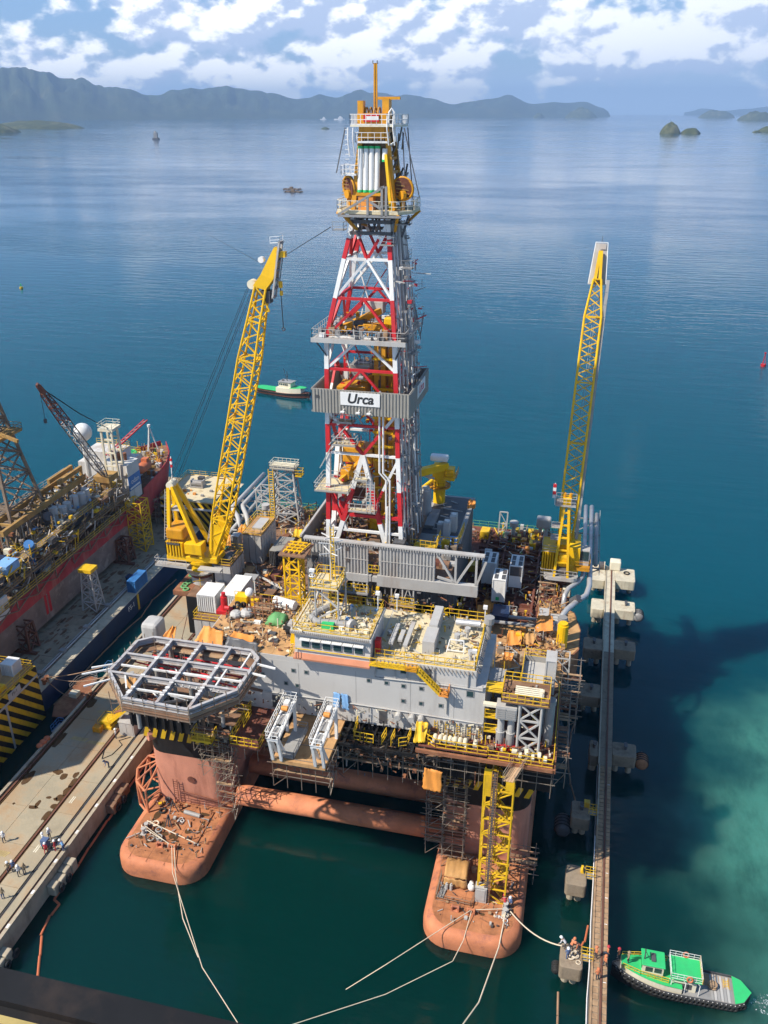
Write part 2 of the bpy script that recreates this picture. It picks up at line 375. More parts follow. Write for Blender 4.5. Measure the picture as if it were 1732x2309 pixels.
def scaffold(parent, x0, x1, y0, y1, z0, z1, dx=2.0, dz=2.0, t=0.08, planks=True, m='scaffold_steel', mess=0.25, pb=.5):
    """standards, ledgers and braces of a tube scaffold as one part; boards as parts of their own"""
    t *= .8; b = MB(); nx = max(1, round((x1 - x0) / dx)); ny = max(1, round((y1 - y0) / dx)); nz = max(1, round((z1 - z0) / dz))
    X = [x0 + (x1 - x0) * i / nx for i in range(nx + 1)]; Y = [y0 + (y1 - y0) * i / ny for i in range(ny + 1)]
    for x in X:
        for y in Y:
            if x in (X[0], X[-1]) or y in (Y[0], Y[-1]): b.bar((x, y, z0), (x, y, z1 + random.uniform(0.4, 1.4)), t)
    for k in range(1, nz + 1):
        z = z0 + (z1 - z0) * k / nz
        for dzz in ((0, 0.95) if random.random() < .55 else (0,)):
            e = mess
            for y in (y0, y1): b.bar((x0 - random.random() * e * 2, y, z + dzz), (x1 + random.random() * e * 2, y, z + dzz), t)
            for x in (x0, x1): b.bar((x, y0 - random.random() * e * 2, z + dzz), (x, y1 + random.random() * e * 2, z + dzz), t)
        zz = z - (z1 - z0) / nz
        if random.random() < 0.8: b.bar((x0, y0, zz), (X[1], y0, z), t * .9)
        if random.random() < 0.6: b.bar((x1, y0, zz), (x1, y1, z), t * .9)
    b.build('scaffold_frame', m, parent, kind='stuff')
    if planks:
        for k in range(1, nz + 1):
            z = z0 + (z1 - z0) * k / nz
            npl = max(1, int((y1 - y0) / 0.5))
            for i in range(npl):
                if random.random() < pb:
                    yy = y0 + 0.25 + i * (y1 - y0) / npl
                    ubar('scaffold_board', random.choice(['wood', 'brown', 'brown', 'rust']), parent, (x0 - random.uniform(0, .3), yy, z + .06), (x1 + random.uniform(0, .3), yy + random.uniform(-.08, .08), z + .06), 0.34, 0.07)
def lattice(parent, prof, m='crane_yellow', lm=None, ct=0.26, lt=0.12, xface=True, name='boom', panel=2.6):
    """four-chord lattice along prof=[(centre, half_u, half_v, u, v)]; chords and lacing are parts"""
    lm = lm or m
    def cs(e): c, hu, hv, u, v = e; return [c + u * (sx * hu) + v * (sy * hv) for sx, sy in ((-1, -1), (1, -1), (1, 1), (-1, 1))]
    for a, b in zip(prof, prof[1:]):
        A = cs(a); B = cs(b)
        for i in range(4): ubar(name + '_chord', m, parent, A[i], B[i], ct, rnd=8)
        L = (b[0] - a[0]).length; n = max(1, round(L / panel))
        for k in range(n):
            for i in range(4):
                j = (i + 1) % 4
                p0 = A[i].lerp(B[i], k / n); p1 = A[i].lerp(B[i], (k + 1) / n); q0 = A[j].lerp(B[j], k / n); q1 = A[j].lerp(B[j], (k + 1) / n)
                mid = q0.lerp(q1, .5)
                ubar('lacing_bar', lm, parent, p0, mid, lt); ubar('lacing_bar', lm, parent, mid, p1, lt)
        for i in range(4): ubar('frame_bar', lm, parent, B[i], B[(i + 1) % 4], lt * 1.3)
def litter(parent, n, x0, x1, y0, y1, z, zs, mats, s=.45, name='deck_fittings'):
    """small fittings, offcuts and pipe ends too small to pick apart: one joined part for each colour"""
    for m in mats:
        b = MB()
        for i in range(n // len(mats)):
            p = Vector((random.uniform(x0, x1), random.uniform(y0, y1), z + random.random() * zs)); k = random.random(); q = random.uniform(.08, s)
            if k < .4: b.box(p.x, p.x + q * random.uniform(.4, 1.6), p.y, p.y + q * random.uniform(.4, 1.6), p.z, p.z + q * random.uniform(.3, 1.2))
            elif k < .75: b.bar(p, p + Vector((random.uniform(-1, 1), random.uniform(-1, 1), random.uniform(-.1, .3))) * q * 5, random.uniform(.05, .12))
            else: b.bar(p, p + Vector((0, 0, q * random.uniform(1.5, 4))), random.uniform(.05, .14))
        b.build(name, m, parent, kind='stuff')
def tarp(name, label, m, c4, sag=0.5, wr=0.15, group=None, parent=None, nu=12, nv=10):
    A, B, C, D = [Vector(p) for p in c4]; sdv = random.random() * 9
    def fn(u, v):
        p = A.lerp(B, u).lerp(D.lerp(C, u), v)
        e = (16 * u * (1 - u) * v * (1 - v)) ** .45
        p = p + Vector((0, 0, -sag * e)) + Vector((0.5, -0.6, 0.7)) * (wr * (math.sin(u * 11 + sdv + v * 3) * 0.7 + math.sin(u * 23 + sdv * 2 + v * 5) * 0.3 + random.uniform(-.12, .12)))
        ed = (abs(u - .5) > .49) or (abs(v - .5) > .49)
        if ed: p = p + Vector((random.uniform(-.07, .07), random.uniform(-.07, .07), random.uniform(-.08, .05)))
        return p
    b = MB(); b.sheet(nu, nv, fn); o = b.build(name, m, parent, smooth=True)
    so = o.modifiers.new('thickness', 'SOLIDIFY'); so.thickness = 0.03
    if not parent: tag(o, label, 'tarpaulin', group)
    return o
# ================================================================ SETTING
# ---------------------------------------------------------------- sea
sm = bpy.data.materials.new('sea_water'); sm.use_nodes = True
t_ = sm.node_tree; N = t_.nodes; LK = t_.links
pb = N['Principled BSDF']; pb.inputs['Roughness'].default_value = 0.06; pb.inputs['IOR'].default_value = 1.333
geo = N.new('ShaderNodeNewGeometry')
sp = N.new('ShaderNodeSeparateXYZ'); LK.new(geo.outputs['Position'], sp.inputs[0]); px_, py_, pz_ = sp.outputs
def noise(scale, det=3.0, sc=(1, 1, 1), rough=0.55):
    mp = nd('ShaderNodeMapping'); mp.inputs['Scale'].default_value = sc; mp.inputs['Rotation'].default_value = (0, 0, R(-13))
    LK.new(geo.outputs['Position'], mp.inputs[0])
    t = nd('ShaderNodeTexNoise'); t.inputs['Scale'].default_value = scale; t.inputs['Detail'].default_value = det; t.inputs['Roughness'].default_value = rough
    LK.new(mp.outputs[0], t.inputs['Vector']); return t.outputs['Fac']
wob = mth('MULTIPLY', mth('SUBTRACT', noise(0.03, 4.0), 0.5), 55.0)
# silt plume that drifts in the shallows beside the pier, and bottom depth: green near the yard, blue further out
ddx = mth('DIVIDE', mth('SUBTRACT', px_, 42.0), 27.0); ddy = mth('DIVIDE', mth('SUBTRACT', py_, 98.0), 38.0)
dist = mth('SQRT', mth('ADD', mth('MULTIPLY', ddx, ddx), mth('MULTIPLY', ddy, ddy)))
plume = mrange(mth('ADD', dist, mth('MULTIPLY', wob, 0.036)), 1.2, 0.4)
patch = noise(0.07, 6.0, (1.6, .7, 1), .68)
plume = mth('MULTIPLY', plume, mrange(patch, 0.3, 0.6, 0.45, 1.0))
out_ = mrange(mth('ADD', py_, wob), 75.0, 190.0)
off_ = mrange(mth('ADD', py_, mth('MULTIPLY', wob, 6)), 300.0, 1100.0)
c1 = mixc(out_, (0.0012, 0.026, 0.023), (0.0005, 0.066, 0.094))
c1 = mixc(off_, c1, (0.003, 0.062, 0.14))
c1 = mixc(mth('MULTIPLY', plume, 0.9), c1, (0.07, 0.25, 0.195))
LK.new(c1, pb.inputs['Base Color'])
pb.inputs['Subsurface Weight'].default_value = 1.0; pb.inputs['Subsurface Radius'].default_value = (2.0, 5.0, 6.0); pb.inputs['Subsurface Scale'].default_value = 7.0
# ripples: fine chop plus longer wind lines; calm slicks change the sheen in streaks
slick = noise(0.004, 4.0, (1, 2.6, 1))
rg = mrange(slick, 0.40, 0.62, 0.05, 0.11); LK.new(rg, pb.inputs['Roughness'])
h = mth('ADD', mth('MULTIPLY', noise(0.55, 3.0, (0.55, 1.0, 1)), 0.30), mth('MULTIPLY', noise(0.13, 3.0, (0.40, 1.35, 1)), 1.3))
h = mth('ADD', h, mth('MULTIPLY', noise(2.2, 2.0), 0.05))
bp_ = nd('ShaderNodeBump'); band = noise(0.0007, 4.0, (0.35, 1.7, 1)); LK.new(mth('MULTIPLY', mrange(band, 0.38, 0.62, 0.25, 1.0), mrange(slick, 0.3, 0.65, 0.2, 0.62)), bp_.inputs['Strength']); bp_.inputs['Distance'].default_value = 0.7
LK.new(h, bp_.inputs['Height']); LK.new(bp_.outputs[0], pb.inputs['Normal'])
sea = MB(); sea.v = [(-23500, -100, 0), (23500, -100, 0), (23500, 37500, 0), (-23500, 37500, 0)]; sea.f = [(0, 1, 2, 3)]
sea = sea.build('sea', sm); tag(sea, 'teal bay water with fine ripples round the drilling rig', 'sea', kind='structure')
# ---------------------------------------------------------------- hills and islands
def fwd(u, d):            # bearing in picture widths -> ground point at distance d along the view axis
    a = u * d; c_, s_ = math.cos(R(13.2)), math.sin(R(13.2))
    return Vector((a * c_ - d * s_, a * s_ + d * c_))
def vn(x, y, z=0.0):
    from mathutils import noise as mn
    return mn.fractal(Vector((x, y, z)), 0.9, 2.1, 5)
def range_mesh(name, prof, d0f, depth, label, nseg=260, nv=20, rough=0.42, mname='forest'):
    """ridge profile [(bearing, height)] turned into a terrain strip with spurs and gullies"""
    b = MB(); us = [p[0] for p in prof]
    def hh(u):
        for (a, ha), (c, hc) in zip(prof, prof[1:]):
            if a <= u <= c: k = (u - a) / (c - a); k = k * k * (3 - 2 * k); return (ha + (hc - ha) * k) * (1 + .07 * vn(u * 70, 1.7))
        return 0
    k0 = 0
    for i in range(nseg + 1):
        u = us[0] + (us[-1] - us[0]) * i / nseg; d0 = d0f(u); H0 = hh(u)
        for j in range(nv + 1):
            v = j / nv; d = d0 + depth * v
            shp = math.sin(min(1, v / 0.55) * math.pi / 2) ** 1.15 if v < 0.55 else math.cos((v - 0.55) / 0.45 * math.pi / 2)
            p = fwd(u, d)
            spur = -abs(vn(u * 34 + 3, v * 3.0, 1.3)) * 1.5 * rough * (1 - abs(v - .45) * .8) * H0 * (0 if v < 0.02 else 1)
            z = max(-4, H0 * shp * (1 + 0.0) + spur * shp * (0.06 if 0.45 < v < 0.65 else 1.0)) if j not in (0, nv) else -6
            b.v.append((p.x, p.y, z))
    for i in range(nseg):
        for j in range(nv):
            a = i * (nv + 1) + j; b.f.append((a, a + 1, a + nv + 2, a + nv + 1))
    o = b.build(name, mname, smooth=True); return tag(o, label, 'hill', kind='structure')
def hprof(pts, d0f, base=253.1):
    out = []
    for x, y in pts:
        u = (x - 866) / 1933; d = (d0f(u) + 1500)
        el = math.atan((1154.5 - y) / 1933) - R(25.0)
        out.append((u, max(0, math.tan(el) * d * math.sqrt(1 + u * u) + 92) * 1.0))
    return out
dA = lambda u: 10300 + max(0, (u + 0.45)) * 13500
ptsA = [(-140, 190), (-60, 165), (0, 158), (60, 168), (130, 153), (190, 162), (215, 172), (250, 174), (290, 190), (350, 200), (395, 215), (440, 202), (490, 197), (545, 193), (590, 200), (640, 207), (690, 221), (740, 213), (770, 217), (815, 200), (845, 206), (880, 212), (920, 211), (960, 220), (1000, 233), (1040, 228), (1080, 222), (1120, 213), (1165, 232), (1230, 230), (1275, 229), (1310, 243), (1330, 254)]
range_mesh('hills', hprof(ptsA, dA), dA, 4200, 'wooded mountain range fading blue behind the bay')
dB = lambda u: 30000
ptsB = [(1480, 253), (1520, 245), (1560, 250), (1600, 246), (1660, 240), (1710, 236), (1780, 240), (1880, 253)]
range_mesh('hills', hprof(ptsB, dB), dB, 5000, 'pale distant ridge beyond the mouth of the bay', nseg=60)
def island(name, x, y, d, half, hgt, label, mname='island_green', seed=0):
    b = MB(); n, m = 26, 9; c = Vector((x, y, 0))
    for j in range(m + 1):
        r = 1 - (j / m)
        for i in range(n):
            a = 2 * math.pi * i / n; rr = half * r * (1 + 0.25 * vn(math.cos(a) * 1.3 + seed, math.sin(a) * 1.3, seed))
            z = hgt * (1 - r ** 2.2) * (1 + 0.35 * vn(math.cos(a) * r * 2.5 + seed * 3, math.sin(a) * r * 2.5, 2.0)) - 1.0 + (0.1 * hgt if 0 < j else 0)
            b.v.append((c.x + rr * math.cos(a), c.y + rr * 0.7 * math.sin(a), z if j else -2))
    for j in range(m):
        for i in range(n): b.f.append((j * n + i, j * n + (i + 1) % n, (j + 1) * n + (i + 1) % n, (j + 1) * n + i))
    o = b.build(name, mname, smooth=True)
    return tag(o, label, 'island', 'islands in the bay', kind='structure')
for k, (x, y, h_, zt, lb) in enumerate([
        (-2980, 4060, 190, 42, 'green headland island at the edge of the bay with pale shore'),
        (-3480, 5230, 330, 38, 'long low wooded island in front of the highest hills'),
        (-1640, 5440, 26, 10, 'tiny low islet in open water behind the derrick platform'),
        (-1151, 16961, 105, 70, 'tiny islet off the end of the mountain range'),
        (-399, 17137, 300, 140, 'rounded island off the tip of the mountain range'),
        (300, 4576, 47, 44, 'tall dark wooded islet, the rounder of a close pair'),
        (401, 4600, 46, 24, 'low dark wooded islet, the flatter of a close pair'),
        (1900, 17550, 310, 110, 'wide flat island near the mouth of the bay'),
        (1800, 12300, 230, 85, 'long dark island with a low saddle near the bay mouth'),
        (745, 5000, 22, 9, 'tiny rock awash beside a low island'),
        (840, 5200, 70, 24, 'low rocky island beside a tiny rock')]):
    island('island', x, y, 0, h_, zt, lb, seed=k)
# ---------------------------------------------------------------- air
hb = MB(); hb.box(-24000, 24000, -120, 38000, -14, 900)
hm = bpy.data.materials.new('haze_air'); hm.use_nodes = True
tn = hm.node_tree; tn.nodes.remove(tn.nodes['Principled BSDF'])
pv = tn.nodes.new('ShaderNodeVolumePrincipled'); pv.inputs['Color'].default_value = (0.43, 0.655, 1.0, 1); pv.inputs['Density'].default_value = 0.000054; pv.inputs['Anisotropy'].default_value = 0.0
tn.links.new(pv.outputs[0], tn.nodes['Material Output'].inputs['Volume'])
haze = hb.build('haze', hm); tag(haze, 'pale blue haze filling the air over the bay', 'haze', kind='stuff')
# ---------------------------------------------------------------- quay
ZQ = 3.0
qy = MB()
quay = MB().box(-75.6, -60.4, -10, 150, -4, ZQ - 0.25).build('quay', 'concrete_grey'); tag(quay, 'concrete quay with rusty crane rails beside the drilling rig', 'quay', kind='structure')
# cast slabs with open joints between the crane rails
y = 8.0
k = 0
while y < 149:
    y2 = min(149.8, y + 6.4)
    for (x0, x1) in ((-74.1, -70.3), (-70.25, -66.35), (-65.55, -62.8)):
        ubox('slab', 'concrete', quay, x0, x1, y, y2 - 0.05, ZQ - 0.26, ZQ + random.uniform(-.012, .004))
    y = y2
ubox('kerb', 'concrete_grey', quay, -75.6, -75.15, -8, 149.9, ZQ - 0.26, ZQ + 0.18)
ubox('kerb', 'concrete', quay, -62.15, -61.15, -8, 149.9, ZQ - 0.26, ZQ + 0.22)
ubox('kerb', 'concrete_grey', quay, -60.9, -60.42, -8, 149.9, ZQ - 0.26, ZQ + 0.10)
for x in (-74.65, -65.95):
    ubox('rail_bed', 'wet', quay, x - 0.42, x + 0.36, -8, 149.9, ZQ - 0.255, ZQ - 0.06)
    ubox('crane_rail', 'rail_rust', quay, x - 0.12, x + 0.12, -8, 149.9, ZQ - 0.06, ZQ + 0.09)
for x in (-62.55, -62.35): ubox('cable_slot', 'dark_grey', quay, x - .05, x + .05, -8, 149.9, ZQ - 0.2, ZQ + 0.02)
ubox('cable_slot', 'rail_rust', quay, -61.12, -60.93, -8, 149.9, ZQ - .2, ZQ + .02)
# oily puddles and stains
def blob(x, y, rx, ry, z, name, m, parent, n=18):
    b = MB(); s0 = random.random() * 50
    b.prism([(x + rx * math.cos(2 * math.pi * i / n) * (1 + .38 * vn(math.cos(6.28 * i / n) + s0, math.sin(6.28 * i / n), .4)), y + ry * math.sin(2 * math.pi * i / n) * (1 + .38 * vn(math.cos(6.28 * i / n) + s0, math.sin(6.28 * i / n), .4))) for i in range(n)], z, z + 0.006)
    return b.build(name, m, parent)
for (x, y, rx, ry) in [(-69.9, 85.6, .75, .5), (-68.5, 84.9, .5, .7), (-67.0, 85.6, .4, .7), (-68.2, 80.6, .36, .3), (-67.2, 80.6, .32, .35), (-69.3, 78.4, .9, .3), (-69.1, 79.1, .3, .8), (-66.6, 84.0, .4, 1.0), (-66.5, 82.4, .45, .9), (-66.7, 80.8, .6, .7), (-66.6, 77.4, .4, 1.0), (-73.6, 83.5, .7, 1.4), (-73.7, 92.0, .5, 1.8), (-73.6, 101.5, .6, 1.3), (-66.5, 79.2, .5, .6), (-72.4, 78.4, .2, .2)]:
    blob(x, y, rx, ry, ZQ + 0.006, 'puddle', 'wet', quay)
# faded hatched walkway markings
def hatch(x0, x1, y0, m='yellow', n=9, w=0.8):
    for i in range(n):
        x = x0 + (x1 - x0) * i / n
        b = MB(); b.prism([(x, y0), (x + (x1 - x0) / n * .5, y0), (x + (x1 - x0) / n * .5 + .35, y0 + w), (x + .35, y0 + w)], ZQ + 0.006, ZQ + 0.012); b.build('hatch_stripe', m, quay)
dm('faded_yellow', (0.47, 0.36, 0.13), 0.85, var=0.3, vs=1.0)
hatch(-72.3, -69.6, 92.6, 'faded_yellow', 10); hatch(-69.3, -66.6, 92.4, 'faded_yellow', 10, .7); hatch(-71.6, -69.0, 99.6, 'faded_yellow', 9, .7)
hatch(-70.4, -67.6, 69.6, 'faded_yellow', 9, .9); hatch(-69.8, -67.8, 66.0, 'faded_yellow', 7, .9)
for (x, y) in ((-64.9, 80.3), (-64.6, 71.2)):
    for i in range(2): ubox('paint_mark', 'cream', quay, x + i * .28, x + i * .28 + .16, y, y + 1.3, ZQ + .004, ZQ + .01)
for i in range(9):   # white depth marks on the outer kerb
    y = 60 + i * 5.1
    ubox('paint_mark', 'white', quay, -60.9, -60.55, y, y + 0.6, ZQ + 0.1, ZQ + 0.108)
# ---------------------------------------------------------------- timber fenders along the quay
for i, (y0, y1, lb) in enumerate([(67.4, 72.6, 'weathered concrete berthing fender below the people on the quay'), (82.0, 88.0, 'broken timber berthing fender with rough rocks near the rig column'), (56, 59.2, 'weathered concrete berthing fender by the loose end of the orange boom')]):
    f = thing('berthing_fender', lb, 'fender', (-59.6, y0, 1.0), 'fenders on the quay wall')
    n = int((y1 - y0) / 1.25)
    for j in range(n):
        yy = y0 + j * 1.25; o = MB().box(-60.35, -59.05 + random.uniform(-.15, .1), yy, yy + 1.2, 0.4, 2.1 + random.uniform(-.25, .1)).build('fender_block', 'concrete_grey' if i != 1 else 'brown', f); bev(o, .12)
    for j in range(2): MB().ring((-58.85, y0 + 1 + j * 1.6, 1.0), .45, .17, (1, 0, 0)).build('tyre', 'rubber', f, smooth=True)
# ---------------------------------------------------------------- floating oil boom
def boom(name, label, pts, r, m):
    b = thing(name, label, 'oil boom', (pts[0][0], pts[0][1], 0))
    P = [Vector((x, y, 0.08)) for x, y in pts]
    for a, c in zip(P, P[1:]):
        n = max(1, int((c - a).length / 2.2))
        for i in range(n):
            p = a.lerp(c, i / n); q = a.lerp(c, (i + .96) / n); jx = random.uniform(-.1, .1)
            ubar('float', m, b, p + Vector((jx, 0, 0)), q + Vector((random.uniform(-.1, .1), 0, 0)), r * 2, r * 1.7, rnd=8)
    return b
boom('oil_boom', 'orange floating oil boom with a kink along the quay', [(-60.0, 120), (-59.95, 100), (-59.9, 95.2), (-59.9, 87.5), (-59.72, 83.6), (-59.55, 75.9), (-59.34, 67.2), (-58.3, 66.7), (-58.5, 64.9), (-57.9, 62), (-56.4, 59.5), (-55.1, 57.0)], 0.16, 'boom_orange')
boom('oil_boom', 'rusty orange oil boom floating between rig and pier', [(4.9, 119), (4.2, 115.5), (4.0, 110), (4.3, 106), (4.6, 103.5), (5.3, 101), (5.8, 98.5), (6.2, 95.8)], 0.12, 'rope_brown')
boom('oil_boom', 'rusty orange oil boom along the dock wall', [(-82.3, 103), (-81.9, 108), (-82.2, 116), (-82.0, 124), (-81.2, 132), (-82, 139), (-81.0, 148)], 0.12, 'rope_brown')
boom('oil_boom', 'brown oil boom running from dolphin to pier edge', [(6.0, 72.6), (6.4, 74.5), (7.2, 76.5), (7.6, 79.0)], 0.13, 'boom_orange')
boom('oil_boom', 'brown oil boom hanging below the dolphin towards open water', [(4.5, 69.0), (4.6, 66), (4.5, 63), (4.1, 61.0), (4.3, 58)], 0.13, 'rope_brown')
# ---------------------------------------------------------------- pier and its mooring dolphins
pier = thing('pier', 'narrow concrete pier with a single rusty rail beside the rig', 'pier', (9.3, 60, 0))
def skew(y): return 9.02 + (y - 92) * 0.0175      # slight offset of the pier axis
segs = [(52, 60), (60, 68), (68, 76), (76, 84), (84, 92), (92, 104.5)] + [(104.5, 108.5), (108.5, 121), (121, 135), (135, 148), (148, 161), (161, 168)]
for a, b_ in segs:
    w = 0.9 if b_ < 105 else 1.0
    o = MB(); x0, x1 = skew(a), skew(b_)
    o.loft([[(x0 - w, a, 2.6), (x0 + w, a, 2.6), (x0 + w, a, 4), (x0 - w, a, 4)], [(x1 - w, b_ - .06, 2.6), (x1 + w, b_ - .06, 2.6), (x1 + w, b_ - .06, 4), (x1 - w, b_ - .06, 4)]]).build('deck_beam', 'pier_stone_shaded' if b_ < 148 else 'concrete_pale', pier)  # sunlit far spans pale, shaded spans darker: light put into the colour
    ubar('rail', 'rail_rust', pier, (x0 + .22, a, 4.07), (x1 + .22, b_, 4.07), 0.24, 0.14)
    ubar('edge_kerb', 'concrete_grey' if b_ > 104 else 'wood', pier, (x0 - w + .12, a, 4.08), (x1 - w + .12, b_, 4.08), 0.2, 0.16)
    if b_ < 105:
        ubar('service_pipe', 'steel_pipe', pier, (x0 - w - .15, a, 3.8), (x1 - w - .15, b_, 3.8), 0.12, rnd=6)
        for yy in range(int(a), int(b_), 4): ubox('paint_mark', 'white', pier, skew(yy) + .45, skew(yy) + .8, yy, yy + .45, 4.0, 4.006)
y = 55
while y < 166:
    ubar('pile', 'concrete_grey', pier, (skew(y), y, -3), (skew(y), y, 2.6), 1.0, rnd=10); y += 6.5
# deck timbers across the near spans of the pier
y = 56.0
while y < 104:
    ubox('cross_timber', 'wood', pier, skew(y) - .72, skew(y) - .02, y, y + 0.62, 3.99, 4.05 + random.uniform(0, .03))
    ubox('cross_timber', 'wood', pier, skew(y) + .42, skew(y) + .88, y, y + 0.62, 3.99, 4.04 + random.uniform(0, .03))
    y += 0.78
def dolphin(x0, x1, y0, y1, label, m='pier_stone_shaded', boll=True, loc=None):  # default tone carries painted shade; sunlit caps get the pale concrete
    d = thing('mooring_dolphin', label, 'dolphin', ((x0 + x1) / 2, (y0 + y1) / 2, 0), 'concrete dolphins along the pier')
    o = MB(); P = rrect(x0, x1, y0, y1, .35, 3); o.prism(P, 2.0, 4.06); bev(o.build('cap', m, d), .1)
    for xx in (x0 + .8, x1 - .8): ubar('pile', 'concrete_grey', d, (xx, (y0 + y1) / 2, -3), (xx, (y0 + y1) / 2, 2.0), .9, rnd=10)
    if boll:
        b = MB(); cx = x0 + (x1 - x0) * .55; cy = (y0 + y1) / 2 + .4
        for e in (-.28, .28): b.tube((cx, cy + e, 4.05), (cx, cy + e, 4.6), .2, 10); b.tube((cx, cy + e, 4.6), (cx, cy + e, 4.75), .3, 10)
        b.build('bollard', 'dark_grey', d)
    return d
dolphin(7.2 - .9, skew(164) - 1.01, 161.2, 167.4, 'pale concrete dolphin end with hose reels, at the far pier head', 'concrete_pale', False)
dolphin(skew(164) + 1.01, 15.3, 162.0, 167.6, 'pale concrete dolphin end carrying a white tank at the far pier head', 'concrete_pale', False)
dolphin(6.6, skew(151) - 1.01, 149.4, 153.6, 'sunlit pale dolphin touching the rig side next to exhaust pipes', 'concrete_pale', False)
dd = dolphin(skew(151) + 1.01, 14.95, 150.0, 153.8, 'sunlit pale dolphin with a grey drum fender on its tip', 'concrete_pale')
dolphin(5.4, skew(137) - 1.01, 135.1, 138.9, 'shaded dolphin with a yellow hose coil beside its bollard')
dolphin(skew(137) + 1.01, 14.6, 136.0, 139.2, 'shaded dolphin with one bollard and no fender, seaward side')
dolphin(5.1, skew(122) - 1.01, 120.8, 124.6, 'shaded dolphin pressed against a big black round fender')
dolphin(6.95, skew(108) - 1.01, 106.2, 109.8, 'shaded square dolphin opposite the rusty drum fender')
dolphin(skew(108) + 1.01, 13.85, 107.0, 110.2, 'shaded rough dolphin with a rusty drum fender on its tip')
dolphin(4.7, 7.25, 92.7, 96.1, 'small square dolphin with a yellow cabinet and mesh fender')
dolphin(4.42, 7.0, 81.2, 84.4, 'small square dolphin with a yellow mooring hook and gangway', boll=False)
dolphin(4.25, 6.8, 69.3, 72.5, 'small square dolphin crowded with workers and coiled rope', boll=False)
for (x0, x1, y, z, lb) in ((7.25, 8.1, 94.4, 3.9, 'short steel footbridge from the yellow-cabinet dolphin to pier'), (7.0, 8.0, 83.2, 3.9, 'short railed footbridge beside the yellow mooring hook'), (6.8, 7.9, 71.2, 3.9, 'short railed footbridge beside the rope-handling workers')):
    g = thing('footbridge', lb, 'footbridge', (x0, y, z), 'footbridges to the dolphins')
    MB().box(x0 - .2, x1, y - .45, y + .45, z - .1, z + .02).build('walkway', 'mid_grey', g)
    MB().rail([(x0 - .2, y + .45, z), (x1, y + .45, z)], sp=.6).rail([(x0 - .2, y - .45, z), (x1, y - .45, z)], sp=.6).build('railing', 'yellow', g)
def one(name, label, cat, mb, m, group=None, smooth=False, bw=None):
    o = mb.build(name, m, smooth=smooth); tag(o, label, cat, group)
    if bw: bev(o, bw)
    return o
def drum_fender(x, y, z, r, L, m, label, ax=(0, 1, 0)):
    f = thing('drum_fender', label, 'fender', (x, y, z - r), 'floating fenders by the pier')
    a = Vector(ax).normalized(); c = Vector((x, y, z)); b = MB()
    pr = [(-.5, .55), (-.44, .86), (-.3, 1), (.3, 1), (.44, .86), (.5, .55)]
    u = Vector((0, 0, 1)); w = a.cross(u)
    b.loft([[c + a * (L * t) + (u * math.cos(6.2832 * i / 14) + w * math.sin(6.2832 * i / 14)) * (r * k) for i in range(14)] for t, k in pr]); b.build('drum', m, f, smooth=True)
    for t in (-.3, -.1, .1, .3): MB().ring(c + a * (L * t), r * 1.0, .1, a, 14, 5).build('tyre_band', 'rubber', f, smooth=True)
    return f
drum_fender(15.65, 151.2, 2.7, 1.0, 2.4, 'mid_grey', 'grey drum fender at the tip of the sunlit dolphin')
drum_fender(14.75, 108.3, 2.7, 1.0, 2.4, 'rust', 'rusty drum fender at the tip of the rough dolphin')
drum_fender(4.0, 121.4, 1.3, 1.25, 3.4, 'rubber', 'big black round fender between rig side and shaded dolphin')
drum_fender(3.75, 93.9, 1.3, 1.1, 3.0, 'dark_grey', 'dark net-covered fender beside the yellow-cabinet dolphin')
drum_fender(3.95, 71.0, 1.6, .45, 1.5, 'rubber', 'small black fender on the rope-handling dolphin')
one('tank', 'white boxy tank with rounded edges standing on the pier head', 'tank', MB().box(10.1, 12.3, 166.0, 168.0, 4.06, 6.1), 'cream', bw=.2)
hr = thing('hose_reel', 'black hose reel with brass hose at the far pier head', 'hose reel', (8.4, 166, 4.06))
MB().tube((7.9, 166.4, 4.9), (9.0, 166.4, 4.9), .8, 14).build('drum', 'dark_grey', hr); MB().ring((7.9, 166.4, 4.9), .8, .1, (1, 0, 0)).build('flange', 'cream', hr); MB().ring((9.0, 166.4, 4.9), .8, .1, (1, 0, 0)).build('flange', 'rope', hr)
one('rope_coil', 'heap of pale hose on the far pier head', 'hose', MB().ring((7.2, 166.2, 4.3), .7, .2).ring((7.3, 166.3, 4.6), .55, .18).ring((7.2, 165.6, 4.25), .5, .17), 'rope')
one('life_ring', 'dark tyre lying flat on the pier head beside the white tank', 'tyre', MB().ring((13.6, 165.4, 4.2), .55, .14), 'rubber', smooth=True)
one('cabinet', 'small yellow cabinet on a square dolphin', 'cabinet', MB().box(6.4, 7.1, 95.0, 95.6, 4.07, 4.9).box(6.35, 7.15, 94.95, 95.65, 4.9, 4.97), 'yellow')
one('mooring_hook', 'yellow quick-release mooring hook on a small dolphin', 'mooring hook', MB().box(6.2, 6.6, 83.2, 84.0, 4.07, 4.3).tube((6.4, 83.6, 4.3), (6.4, 83.6, 4.95), .18).bar((6.4, 83.6, 4.9), (6.3, 83.0, 4.7), .18), 'yellow')
one('rope_coil', 'tangled white mooring rope heaped on the workers\' dolphin', 'rope', MB().ring((5.7, 71.2, 4.15), .5, .09).ring((5.9, 71.0, 4.25), .42, .09, (.2, .1, 1)).ring((5.5, 70.7, 4.15), .36, .08, (-.2, .2, 1)).ring((6.3, 70.2, 4.12), .25, .06), 'rope', smooth=True)
